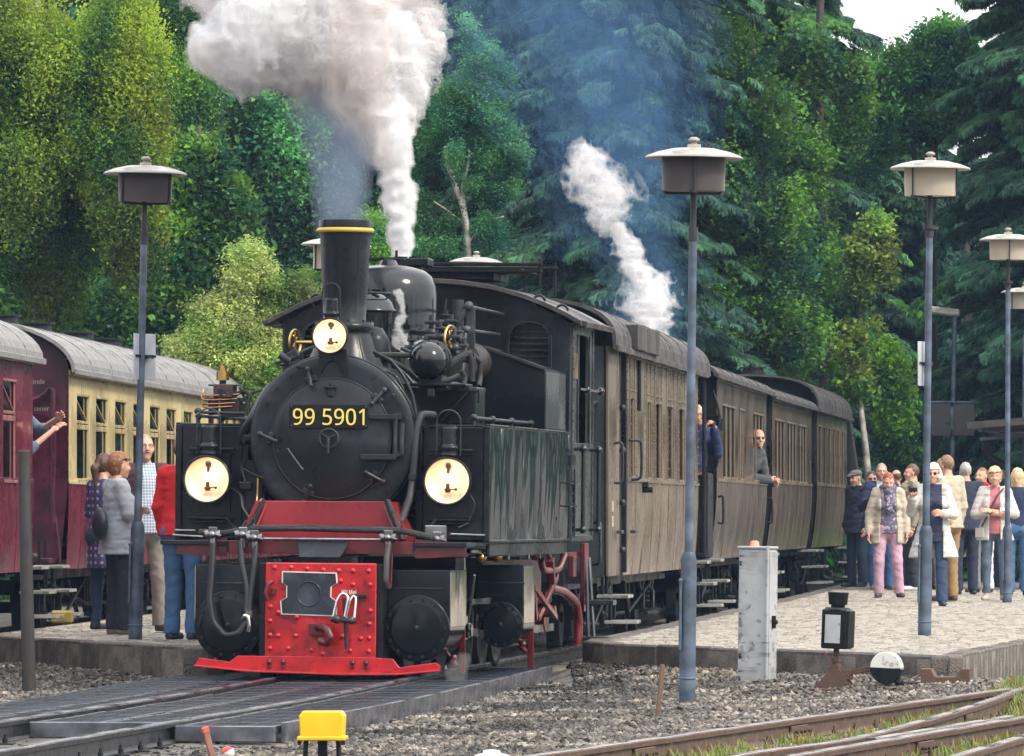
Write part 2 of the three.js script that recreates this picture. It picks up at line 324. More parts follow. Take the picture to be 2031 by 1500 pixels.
// ---------- steel gratings beside and between the rails ----------
{
  const t = thing('steel_grating_walkway', 'dark steel grating panels lying beside and between the rails before the locomotive', 'grating');
  const panel = (w, l) => { const b = new MB(); for (const s of [-1, 1]) { b.box(.03, .05, l, s * (w / 2 - .015), 0, 0, null, .003).box(w - .06, .05, .02, 0, 0, s * (l / 2 - .01), null, .003); } const n = Math.round(l / .033); for (let i = 1; i < n; i++) b.add(new THREE.BoxGeometry(w - .06, .03, .011), 0, .006, -l / 2 + i * l / n); for (let x = -w / 2 + .14; x < w / 2 - .06; x += .13) b.add(new THREE.BoxGeometry(.008, .025, l - .04), x, .01, 0); return b.geo(); };
  const strip = (o, w, a, b) => { const g = panel(w, .74); for (let d = a; d < b; d += .75) { const m = mesh('grating_panel', g, M.grate, t), s = (railX(d + .2) - railX(d - .2)) / .4; m.position.set(railX(d) + o, -.045 + rr(-.004, .004), -d); m.rotation.set(rr(-.004, .004), -Math.atan(s), rr(-.004, .004)); } };
  strip(-1.25, .62, 39.5, 59); strip(-.83, .2, 39.5, 59); strip(-.22, .42, 44.4, 56.5); strip(.22, .42, 44.4, 56.5); strip(.88, .6, 43.6, 59.5);
  for (const p of [[-.47, .47, 44.02], [.58, 1.2, 43.2]]) new MB().box(p[1] - p[0], .1, .05, railX(p[2]) + (p[0] + p[1]) / 2, -.07, -p[2], [0, -.12, 0]).build('edge_beam', M.railHead, t);
  const e = new MB(); for (let d = 43.4; d < 59; d += 1.5) e.beam([railX(d) + 1.215, -.07, -d], [railX(d + 1.5) + 1.215, -.07, -d - 1.5], .03, .13); e.build('edge_angle', M.railHead, t);
}

// ---------- platforms ----------
function platform(name, P, edges) {
  const s = struct(name);
  const sh = new THREE.Shape(P.map(p => new THREE.Vector2(p[0], p[1])));
  const g = new THREE.ExtrudeGeometry(sh, { depth: .3, bevelEnabled: false }); g.rotateX(-Math.PI / 2); g.translate(0, TOP - .33, 0); // y becomes -z
  mesh('platform_bed', metric(flat(g)), M.concrete, s);
  const geos = {};
  for (const [a, b, len, w, h] of edges) {
    const dx = b[0] - a[0], dd = b[1] - a[1], L = Math.hypot(dx, dd), n = Math.max(1, Math.round(L / len));
    for (let i = 0; i < n; i++) {
      const k = (L / n).toFixed(3) + w + h; geos[k] ??= [0, 1].map(() => metric(chamfer(L / n - rr(.008, .014), h, w, .014)));
      const m = mesh('kerb_stone', geos[k][i % 2], M.kerb, s), t = (i + .5) / n, nx = -dd / L, nd = dx / L;
      m.position.set(a[0] + dx * t + nx * w / 2, TOP - h / 2 + rr(-.006, .006), -(a[1] + dd * t + nd * w / 2)); m.rotation.y = Math.atan2(dd, dx) + rr(-.004, .004);
    }
  }
  return s;
}
const rightPlatform = platform('right_platform', PR, [[PR[0], PR[1], 1.1, .2, .3], [PR[1], PR[2], 1.05, .14, .3], [PR[2], PR[3], .3, .14, .3], [PR[3], PR[4], .9, .14, .3], ...PR.slice(6, -1).map((p, i) => [PR[6 + i], PR[7 + i], 1, .22, .3]), [PR.at(-1), PR[0], .6, .22, .3]]);
const leftPlatform = platform('left_platform', PL, [[PL[0], PL[1], .9, .16, .3], [PL[1], PL[2], 1.2, .16, .3], ...PL.slice(2, 8).map((p, i) => [PL[2 + i], PL[3 + i], 1, .2, .3])]);
{ // setts: the nearest 300 are stones of their own, the rest one mass
  const geos = [0, 1, 2].map(k => { const g = chamfer(.094, .07, .094, .012), p = g.attributes.position; for (let i = 0; i < p.count; i++) p.setXYZ(i, p.getX(i) * (1 + .1 * Math.sin(k * 3 + p.getZ(i) * 30)), p.getY(i), p.getZ(i) * (1 + .1 * Math.sin(k * 5 + p.getX(i) * 26))); g.computeVertexNormals(); return metric(g); });
  const shades = Array.from({ length: 6 }, (_, i) => mat([.36 - .042 * i, .325 - .037 * i, .28 - .031 * i], .85, { map: T.mottle, bump: T.fine, bs: .004 }));
  const lay = (P, parent, x0, x1, d0, d1, ang, own) => {
    const list = [], c = Math.cos(ang), s = Math.sin(ang), cx = (x0 + x1) / 2, cd = (d0 + d1) / 2, R = Math.hypot(x1 - x0, d1 - d0) / 2;
    for (let a = -R; a < R; a += .104) for (let b = -R; b < R; b += .104) {
      const j = b + ((Math.round(a / .104) & 1) ? .052 : 0), x = cx + a * c - j * s + rr(-.008, .008), d = cd + a * s + j * c + rr(-.008, .008);
      if (x < x0 || x > x1 || d < d0 || d > d1 || Math.abs(x) > d * .0725 + 2.2) continue;
      if (!inPoly(P, x, d) || !inPoly(P, x - .24, d) || !inPoly(P, x + .24, d) || !inPoly(P, x, d - .16) || !inPoly(P, x, d + .16)) continue;
      list.push([x, d]);
    }
    list.sort((p, q) => p[1] - q[1]);
    const far = [];
    list.forEach(([x, d], i) => {
      const y = TOP - .042 + rr(-.007, .007) + .012 * (gNoise(x / 3, d / 3) - .5), q = Math.min(5, Math.floor(Math.pow(rnd(), 2.2) * 6));
      if (i < own && Math.abs(x) < d * .073) { const m = mesh('sett', geos[i % 3], shades[q], parent); m.position.set(x, y, -d); m.rotation.set(rr(-.04, .04), ang + rr(-.1, .1), rr(-.04, .04)); }
      else { const k = .94 - .1 * q; far.push([MX(x, y, -d, rr(-.04, .04), ang + rr(-.1, .1), rr(-.04, .04), 1), rgb(.385 * k + rr(0, .03), .345 * k + rr(0, .03), .30 * k)]); }
    });
    const m = instanced('sett_paving', geos[0], M.cobble, far, parent); m.userData.kind = 'stuff';
  };
  lay(PR, rightPlatform, .5, 11, 53, 104, .12, 300);
  lay(PL, leftPlatform, -7, 2, 57, 90, .4, 220);
}
// ---------- loose stones ----------
{
  const geo = k => { const g = new THREE.IcosahedronGeometry(1, 0), p = g.attributes.position, keep = {}; for (let i = 0; i < p.count; i++) { const key = [p.getX(i), p.getY(i), p.getZ(i)].map(v => v.toFixed(3)).join(); keep[key] ??= [rr(.6, 1.25), rr(.5, .9), rr(.6, 1.2)]; const q = keep[key]; p.setXYZ(i, p.getX(i) * q[0], p.getY(i) * q[1] * .8, p.getZ(i) * q[2]); } g.computeVertexNormals(); return metric(g); };
  const lists = [[], [], []];
  const near = (f, x, d, w) => Math.abs(x - f(d)) < w;
  for (let i = 0; i < 280000; i++) {
    const d = 36.5 + 26 * Math.pow(rnd(), .95), x = rr(-1, 1) * (d * .0725 + .5);
    const mt = x - railX(d);
    if (inPoly(PR, x, d) || inPoly(PL, x, d)) continue;
    if (mt > -1.6 && mt < 1.22 && d > 43.6) continue;
    if (mt > -1.6 && mt < -.6) continue;
    if (Math.abs(Math.abs(mt) - .53) < .1 || near(R1, x, d, .07) || near(R2, x, d, .07) || near(R3, x, d, .07) || near(R4, x, d, .07)) continue;
    if (d > 60.5 && x > railX(d) - 1.2 && x < railX(d) + 1.2) continue;
    const inMain = Math.abs(mt) < 1.3, oil = sst(.40, .56, gNoise(x / 4 + 9, d / 5)) * sst(4.4, 1.6, mt) * (mt > 0 ? 1.1 : .6), rightT = x > R1(d);
    const big = inMain ? rr(.018, .042) : rightT ? rr(.011, .028) : Math.pow(rnd(), 4) * .026 + .0078;
    const pat = sst(.42, .6, gNoise(x / 3.3 + 2, d / 2.1 + 4)); let k = (.35 + Math.pow(rnd(), 1.6) * 1.15) * (1 - .8 * oil) * (inMain ? .25 : 1) * lerp(.62, 1.1, pat); if (rnd() < .12) k *= .3;
    const warm = rr(-.03, .05);
    lists[i % 3].push([MX(x, groundY(x, d) + (inMain ? -.04 : 0) + big * .3 + (rightT ? -.02 : 0), -d, rr(0, 6), rr(0, 6), rr(0, 6), big, big * rr(.6, 1), big * rr(.8, 1.3)), rgb((.225 + warm) * k, (.2 + warm * .5) * k, .172 * k)]);
  }
  lists.forEach((l, i) => { const m = instanced('gravel', geo(i), M.stone, l); tag(m, 'loose grey gravel lying over the yard and between the tracks', 'gravel', null, 'stuff'); });
}
// ---------- weeds and grass ----------
{
  const blade = new THREE.BufferGeometry(), P = [], w = .006;
  for (let k = 0; k < 7; k++) { const a = rr(0, 6.3), l = rr(.06, .16), t = rr(.15, .6), x = Math.cos(a), z = Math.sin(a), ox = rr(-.03, .03), oz = rr(-.03, .03); const m = [ox + x * l * t * .4, l * .6, oz + z * l * t * .4], e = [ox + x * l * t, l, oz + z * l * t], s = [-z * w, x * w]; P.push(ox - s[0], 0, oz - s[1], ox + s[0], 0, oz + s[1], m[0] + s[0], m[1], m[2] + s[1], ox - s[0], 0, oz - s[1], m[0] + s[0], m[1], m[2] + s[1], m[0] - s[0], m[1], m[2] - s[1], m[0] - s[0], m[1], m[2] - s[1], m[0] + s[0], m[1], m[2] + s[1], ...e); }
  blade.setAttribute('position', new THREE.Float32BufferAttribute(P, 3)); blade.computeVertexNormals();
  const gm = new THREE.MeshPhysicalMaterial({ color: 0xffffff, transmission: .35, roughness: .9, thickness: 0, side: THREE.DoubleSide });
  const A = [], B = [];
  for (let i = 0; i < 26000; i++) {
    const d = rr(36.5, 60), x = rr(R1(d) - .15, d * .0725 + .6), n = gNoise(x / 2.4 + 7, d / 3.1);
    if (n < .43 || rnd() > .85 * sst(.43, .56, n)) continue;
    const s = rr(.5, 1.05); A.push([MX(x, groundY(x, d) - .02, -d, 0, rr(0, 6), 0, s, s * rr(.6, 1.1), s), rgb(rr(.12, .26), rr(.16, .25), rr(.02, .06))]);
  }
  for (let i = 0; i < 600; i++) { const t = rnd(), e = rnd() < .5 ? [PR[2], PR[3]] : [PR[1], PR[2]], x = lerp(e[0][0], e[1][0], t), d = lerp(e[0][1], e[1][1], t) - rr(.02, .3); if (gNoise(x, d) < .5) continue; const s = rr(.3, .6); A.push([MX(x, groundY(x, d) - .02, -d, 0, rr(0, 6), 0, s), rgb(.14, .19, .05)]); }
  tag(instanced('weeds', blade, gm, A), 'short yellow green weeds and grass growing among the right hand rails', 'grass', null, 'stuff');
  for (let i = 0; i < 9000; i++) { const d = rr(119, 150), x = rr(-16, 18), s = rr(2.5, 4.5); if (Math.abs(x - railX(d)) < 1.4 || inPoly(PR, x, d)) continue; B.push([MX(x, hillY(x, d) - .02, -d, 0, rr(0, 6), 0, s), rgb(rr(.12, .22), rr(.26, .4), .03)]); }
  tag(instanced('meadow_grass', blade, gm, B), 'bright green grass on the bank behind the last carriage', 'grass', null, 'stuff');
}
function hillY(x, d) { return -.12 + Math.max(0, d - 121) * .05 * (1 - sst(4, 9, x) * .5) + sst(150, 200, d) * 4.5; }
{
  const g = new THREE.PlaneGeometry(240, 240, 60, 60); g.rotateX(-Math.PI / 2); const p = g.attributes.position;
  for (let i = 0; i < p.count; i++) { const x = p.getX(i), d = 120 - p.getZ(i) + 120; p.setZ(i, -d); p.setY(i, hillY(x, d) + (d < 121 ? -.3 : 0) + .8 * sst(150, 170, d) * gNoise(x / 30, d / 30)); }
  g.computeVertexNormals(); mesh('hillside', metric(g), M.hill).userData.kind = 'structure';
}
// ---------- the locomotive ----------
const droid = await new FontLoader().loadAsync('fonts/droid/droid_sans_regular.typeface.json');
const droidB = await new FontLoader().loadAsync('fonts/droid/droid_sans_bold.typeface.json');
function lettering(s, h, depth, font = droid, width) {
  const g = new TextGeometry(s, { font, size: h, depth, curveSegments: 8, bevelEnabled: false }); g.computeBoundingBox(); const b = g.boundingBox; g.translate(-(b.min.x + b.max.x) / 2, -(b.min.y + b.max.y) / 2, 0);
  if (width) g.scale(width / (b.max.x - b.min.x), 1, 1); return metric(flat(g));
}
const LOCO = { x: -1.446, d: 56.3, t: 8 * Math.PI / 180 };
const loco = thing('steam_locomotive', 'black steam locomotive with red front beam and three lit lamps, heading the brown train', 'steam locomotive', [LOCO.x, -.04, -LOCO.d], -LOCO.t);
loco.rotation.z = -.008;
function P(px, py, L) { // place on the engine, L metres behind its tank fronts, seen at that bearing
  const a = at(px, py, 1), s = Math.sin(LOCO.t), c = Math.cos(LOCO.t), u = a.x, x = (u * (LOCO.d + L * c) - LOCO.x - L * s) / (c + u * s), d = LOCO.d + L * c - x * s;
  return [x, EYE + (a.y - EYE) * d + .04, -L];
}
const HALF = Math.PI / 2;
const boltCircle = (b, R, n, x, y, z, r = .014, ph = 0) => { for (let i = 0; i < n; i++) { const a = ph + i / n * 6.2832; b.cyl(r, r, .022, x + R * Math.cos(a), y + R * Math.sin(a), z, [HALF, 0, 0], 6); } return b; };
const SX = .03, SY = 1.92;
{ // smokebox and boiler
  const sb = new MB().lathe([[.66, -.95], [.65, -.94], [.65, -.12], [.66, -.1], [.665, .16], [.655, .19], [.6, .2], [.0, .2]].map(p => [p[0], p[1]]), SX, SY, 0, [HALF, 0, 0], 64).build('smokebox', M.smokebox, loco);
  new MB().torus(.70, .022, SX + .02, SY, -.9, null, 64).torus(.668, .012, SX, SY, .12, null, 64).build('smokebox_ring', M.black, sb);
  { const b = new MB(); boltCircle(b, .60, 26, SX, SY, .205, .010); b.build('rivet', M.smokebox, sb); }
  new MB().lathe([[.62, -4.9], [.62, -.95]], SX, SY, 0, [HALF, 0, 0], 48).build('boiler', M.black, loco);
  const door = new MB().lathe([[.0, .315], [.12, .312], [.3, .285], [.42, .25], [.475, .235], [.485, .222], [.485, .2]], SX, SY, 0, [HALF, 0, 0], 64).torus(.478, .012, SX, SY, .226, null, 64).build('smokebox_door', M.smokebox, loco);
  const clampAt = (a, b) => { const p = P(...a, -.24), q = P(...b, -.29), m = new MB(); m.bar(p, q, .017, 8).ball(.026, ...p).ball(.02, ...q).box(.1, .045, .03, (p[0] * .4 + q[0] * .6), (p[1] * .4 + q[1] * .6), -.0 + .235, [0, 0, Math.atan2(q[1] - p[1], q[0] - p[0]) + HALF]); m.build('door_clamp', M.iron, door); };
  clampAt([606, 734], [612, 765]); clampAt([757, 773], [733, 800]); clampAt([512, 862], [542, 876]); clampAt([756, 955], [722, 937]); clampAt([600, 996], [612, 965]);
  { const m = new MB(); const c = P(648, 870, -.36); m.torus(.075, .011, ...c, null, 28).bar([c[0], c[1], c[2] - .1], [c[0], c[1], c[2] + .03], .016).bar([c[0], c[1] + .01, c[2] + .03], [c[0], c[1] - .115, c[2] + .035], .012); for (const a of [.5, 2.6, 4.7]) m.bar(c, [c[0] + .075 * Math.cos(a), c[1] + .075 * Math.sin(a), c[2]], .009); m.build('door_wheel', M.iron, door); }
  { const m = new MB(); m.bar(P(567, 893, -.31), P(596, 932, -.31), .011).ball(.018, ...P(567, 893, -.3)).ball(.018, ...P(596, 932, -.3)); m.build('door_handle', M.iron, door); }
  { const m = new MB(); const a = P(711, 906, -.29), b = P(782, 906, -.27); m.beam(a, b, .03, .044).beam(P(728, 826, -.29), P(782, 826, -.27), .025, .04); m.bar(P(780, 818, -.25), P(780, 902, -.25), .018).bar(P(793, 838, -.24), P(793, 900, -.24), .022).box(.05, .05, .06, ...P(786, 826, -.22)).box(.05, .05, .06, ...P(786, 900, -.22)); m.build('door_hinge', M.iron, door); }
  { const m = new MB(); m.box(.05, .07, .04, ...P(652, 778, -.27)).box(.1, .012, .06, ...P(650, 768, -.28)).bar(P(652, 760, -.27), P(652, 785, -.27), .012); m.build('lifting_lug', M.iron, door); }
  { const m = new MB(); for (const [x, y] of [[585, 727], [775, 783], [547, 895], [675, 1005]]) m.ball(.017, ...P(x, y, -.22)).bar(P(x, y, -.15), P(x, y, -.25), .01); m.build('stud', M.iron, door); }
  const np = new MB().box(.637, .19, .012, .02, 2.096, .325, null, .003).build('number_plate', M.soot, loco);
  const t = mesh('number', lettering('99 5901', .128, .008, droid, .575), M.yellowNum, np); t.position.set(.022, 2.094, .331);
  { const m = new MB(); for (const x of [-.28, .32]) for (const y of [2.02, 2.172]) m.ball(.010, x, y, .333); m.build('screw', M.iron, np); }
  // lamp bracket below the upper lamp
  new MB().extr([[-.11, .13], [.11, .13], [.12, -.08], [.085, -.045], [.05, .02], [0, .05], [-.05, .02], [-.085, -.045], [-.12, -.08]], .025, .03, 2.5, .19, null, .002).build('lamp_bracket', M.black, loco);
  // saddle, apron and running board
  new MB().extr([[-.62, 1.02], [.70, 1.02], [.70, 1.15], [.56, 1.42], [-.50, 1.42], [-.62, 1.15]], .5, 0, 0, .15, null, .004).build('smokebox_saddle', M.saddle, loco, 'dull red saddle plate under the smokebox');
  { const m = new MB(); m.extr([[-.50, 1.10], [.62, 1.10], [.50, 1.38], [-.40, 1.38]], .012, .0, .02, .655, [-.18, 0, 0]); for (const s of [-1, 1]) m.beam([.06 + s * .6, 1.12, .70], [.05 + s * .47, 1.42, .62], .06, .02); m.build('apron_plate', M.saddle, loco); }
  { const m = new MB(); for (const s of [-1, 1]) m.beam([.06 + s * .625, 1.12, .72], [.05 + s * .495, 1.44, .64], .05, .03); for (const s of [-1, 1]) for (const q of [.2, .7]) m.ball(.012, .06 + s * lerp(.625, .495, q), lerp(1.12, 1.44, q), lerp(.738, .655, q)); m.build('apron_flange', M.smokebox, loco); }
  { const m = new MB(); m.box(2.44, .035, 5.9, 0, 1.09, -2.05, null, .004); m.box(1.5, .03, .9, .06, 1.075, .45, null, .004); m.box(.03, .1, 4.7, 1.22, 1.045, -2.6).box(.03, .1, 4.7, -1.22, 1.045, -2.6); m.build('running_board', M.black, loco); }
  { const m = new MB(); m.box(1.46, .1, .025, .06, 1.06, .90, null, .004); m.extr([[-.75, 0], [-1.15, .02], [-1.15, .12], [-.75, .15]], .02, .06, .98, .86).extr([[.75, 0], [1.15, .02], [1.15, .12], [.75, .15]], .02, .06, .98, .86); m.build('front_valance', M.redDark, loco); }
  new MB().extr([[-.19, .10], [.19, .10], [.19, .03], [.14, -.055], [-.18, -.055], [-.19, .03]], .012, .085, 1.035, .95, [-.25, 0, 0], .002).build('steel_flap', M.plate, loco);
}
{ // chimney
  const c = new MB().lathe([[.32, 2.50], [.285, 2.57], [.245, 2.66], [.215, 2.76], [.205, 2.80], [.235, 2.802], [.235, 2.865], [.172, 2.87], [.18, 3.05], [.196, 3.4], [.203, 3.55], [.208, 3.60], [.214, 3.61], [.214, 3.685], [.2, 3.69], [.19, 3.66], [.18, 3.3], [.0, 3.3]], .006, 0, -.5, null, 48).build('chimney', M.black, loco);
  new MB().torus(.213, .021, .006, 3.605, -.5, [HALF, 0, 0], 48).build('gilt_band', M.gold, c);
  { const b = new MB(); for (let i = 0; i < 10; i++) b.cyl(.013, .013, .02, .006 + .215 * Math.cos(i * .628), 2.872, -.5 + .215 * Math.sin(i * .628), null, 6); b.build('flange_bolt', M.black, c); }
}
// ---- headlights
const dish = mat([.72, .57, .43], .3, { rough: false });
const bulbMat = new THREE.MeshStandardMaterial({ color: 0xffffff, emissive: new THREE.Color().setRGB(1, .8, .48), emissiveIntensity: 5 });
const lampGlass = new THREE.MeshPhysicalMaterial({ color: 0xffffff, transmission: 1, roughness: .03, thickness: 0, ior: 1.35 });
function headlight(x, y, z, r, label, tall) {
  const h = new MB().lathe([[r * .7, -.16], [r * .98, -.14], [r * 1.05, -.02], [r * 1.09, .0], [r * 1.09, .03], [r * 1.0, .035], [r * .98, .012]], x, y, z, [HALF, 0, 0], 40).lathe([[.0, -.162], [r * .7, -.16]], x, y, z, [HALF, 0, 0], 40)
    .lathe([[.0, .015], [.05, .02], [.055, 0], [.055, -.1], [.06, -.105], [.06, -.115], [.075, -.12], [.075, -.14], [.06, -.15], [.07, -.18]].map(p => [p[0] * (tall ? 1.15 : .9), p[1] * (tall ? 1.15 : .85)]), x + .0, y + r * 1.08 + (tall ? .22 : .14), z - .07, null, 20)
    .build('headlight', M.black, loco, label);
  { const m = new MB(), w = tall ? .095 : .07, y0 = y + r * 1.12, y1 = y0 + (tall ? .27 : .2); const pts = [[x - w, y0, z - .05], [x - w, y1, z - .05]]; for (let i = 1; i < 8; i++) { const a = Math.PI * (1 - i / 8); pts.push([x + w * Math.cos(a), y1 + w * Math.sin(a), z - .05]); } pts.push([x + w, y1, z - .05], [x + w, y0, z - .05]); m.tube(pts, .007, 6, 40); m.build('lamp_handle', M.iron, h); }
  mesh('reflector', metric(flat(place(new THREE.LatheGeometry(Array.from({ length: 12 }, (_, i) => { const q = i / 11; return new THREE.Vector2(r * .98 * q, -.1 + .1 * q * q); }), 40), x, y, z, [HALF, 0, 0]))), dish, h);
  mesh('lens', metric(flat(place(new THREE.SphereGeometry(r * 2.6, 32, 6, 0, 6.2832, 0, .38), x, y, z + .02 - r * 2.6 * Math.cos(.38), [HALF, 0, 0]))), lampGlass, h);
  const m = new MB().cyl(.014, .02, r * .42, x, y - r * .3, z - .03, null, 12).box(.05, .022, .04, x, y - r * .38, z - .03).bar([x, y - r * .34, z - .03], [x + r * .36, y - r * .36, z - .03], .005).ball(.012, x + r * .36, y - r * .36, z - .03);
  m.build('burner', M.redDark, h); new MB().cyl(.024, .022, .03, x, y + r * .66, z - .05, null, 12).cyl(.012, .012, r * .3, x, y + r * .48, z - .05, null, 10).build('lamp_flue', M.redDark, h);
  const b = mesh('lamp_bulb', metric(flat(place(new THREE.SphereGeometry(.019, 14, 10).scale(1, 1.7, 1), x, y + r * .12, z - .03))), bulbMat, h); b.castShadow = false;
  const l = new THREE.PointLight(0xffc684, .03, 4); l.position.set(x, y + r * .12, z - .03); l.castShadow = true; h.add(l);
  return h;
}
headlight(.026, 2.735, .33, .135, 'upper lit headlight in front of the chimney', false);
headlight(-.975, 1.59, .22, .18, 'lit headlight on the left tank front', true);
headlight(.96, 1.59, .22, .18, 'lit headlight on the right tank front', true);
{ // lamp shelves
  for (const s of [-.97, .96]) { const m = new MB(); m.box(.36, .02, .06, s, 1.835, .04).box(.11, .012, .05, s - .13, 1.80, .04).box(.11, .012, .05, s + .13, 1.80, .04).box(.34, .02, .12, s, 1.285, .07).box(.3, .014, .1, s, 1.255, .06).box(.3, .5, .012, s, 1.55, .012, null, .003); m.build('lamp_shelf', M.black, loco); }
}
{ // side tanks with slightly rippled outer plates
  for (const s of [-1, 1]) {
    const t = new MB().box(.5, .91, 4.9, s * .975, 1.57, -2.45, null, .012).build('water_tank', M.black, loco);
    const W = 4.88, H = .9, nx = 150, ny = 36, g = new THREE.PlaneGeometry(W, H, nx, ny), p = g.attributes.position, wob = fbm(22, 2, 3, 900 + s), wob2 = fbm(5, 2, 2, 950 + s);
    for (let i = 0; i < p.count; i++) { const u = p.getX(i) / W + .5, v = p.getY(i) / H + .5, v0 = .95 + 1.7 * (wob(u, .3) - .5); p.setZ(i, .0025 * (wob(u, v) - .5) + .006 * (wob2(u, v) - .5) - .045 * (v - v0) * (v - v0)); }
    g.rotateY(s * HALF); g.translate(s * 1.268, 1.57, -2.45); g.computeVertexNormals();
    mesh('tank_side', metric(g), M.mirror, t);
    const m = new MB(); m.box(.045, .025, 4.9, s * 1.25, 2.035, -2.45).box(.045, .02, 4.9, s * 1.25, 1.115, -2.45).box(.045, .9, .015, s * 1.245, 1.57, -4.89).box(.05, .92, .02, s * 1.245, 1.57, .008).box(.5, .02, .02, s * .975, 2.03, .008); m.build('edge_angle', M.black, t); const rv = new MB(); for (let l = .06; l < 4.9; l += .11) rv.ball(.007, s * 1.272, 2.035, -l, 1, 1, 1, 6); rv.build('edge_rivet', M.black, t);
    const r = new MB(); r.bar([s * 1.1, 2.10, -.12], [s * 1.13, 2.10, -3.5], .014); for (const l of [.15, 1.2, 2.3, 3.45]) r.ball(.03, s * 1.115, 2.10, -l).bar([s * 1.115, 2.02, -l], [s * 1.115, 2.1, -l], .014); r.build('handrail', M.iron, t);
  }
  for (const x of [-.7, .7]) new MB().box(.05, .84, .03, x, 1.56, .012).build('tank_stiffener', M.black, loco);
}
{ // coal bunker and tool box
  const m = new MB().extr([[.56, 2.0], [1.215, 2.0], [1.215, 2.555], [.56, 2.775]], 1.3, 0, 0, -4.9, null, .004).build('coal_bunker', M.black, loco);
  const q = new MB(); q.box(.006, .5, 1.26, 1.222, 2.29, -4.26, null, .001); q.build('bunker_side', mat([.055, .06, .066], .38, { map: T.streak }), m); { const e = new MB(); e.beam([.56, 2.785, -3.58], [1.22, 2.562, -3.58], .02, .03); e.build('bunker_edge', M.iron, m); const r = new MB(); for (let l = 3.66; l < 4.9; l += .1) r.ball(.008, 1.228, 2.06, -l, 1, 1, 1, 6); r.build('edge_rivet', M.iron, m); }
  const b = new MB().box(.32, .27, .5, .905, 2.19, -.85, null, .006).build('tool_box', M.black, loco); new MB().box(.335, .035, .52, .905, 2.335, -.85, null, .006).box(.012, .09, .03, 1.072, 2.27, -.75).build('box_lid', M.plate, b);
}
{ // domes
  const d0 = new MB().lathe([[0, 3.10], [.07, 3.10], [.14, 3.075], [.205, 3.02], [.225, 2.965], [.24, 2.955], [.24, 2.935], [.205, 2.93], [.2, 2.45]], .03, .04, -1.5, null, 36).build('sand_dome', M.gloss, loco);
  new MB().torus(.19, .01, .03, 3.13, -1.5, [HALF, 0, 0], 30).box(.08, .02, .05, .12, 3.155, -1.42).build('dome_handle', M.black, d0);
  const d = new MB().lathe([[0, 3.42], [.06, 3.415], [.08, 3.375], [.2, 3.36], [.3, 3.33], [.36, 3.28], [.395, 3.2], [.405, 3.1], [.405, 2.4]], .06, .02, -2.4, null, 48).build('steam_dome', M.gloss, loco);
  const m = new MB(); for (const [x, l] of [[.48, 2.0], [.3, 1.95]]) m.box(.3, .05, .12, x, 2.82, -l).box(.3, .05, .12, x, 2.76, -l).cyl(.022, .022, .05, x - .08, 2.87, -l, null, 6).cyl(.022, .022, .05, x + .08, 2.87, -l, null, 6); m.build('regulator_flange', M.iron, d);
  const s = new MB().box(.36, .07, .3, .13, 3.44, -3.1, null, .01).cyl(.06, .06, .14, .18, 3.42, -3.1).cyl(.06, .06, .14, .05, 3.42, -3.1).cyl(.012, .012, .1, .03, 3.49, -3.0).box(.5, .03, .06, -.25, 3.47, -3.1); s.build('safety_valve', M.black, loco);
  const k = new MB().lathe([[.14, 2.5], [.15, 2.6], [.13, 2.74], [.08, 2.83], [0, 2.85]], .16, 0, -1.0, null, 24); k.build('blast_casing', M.black, loco);
}
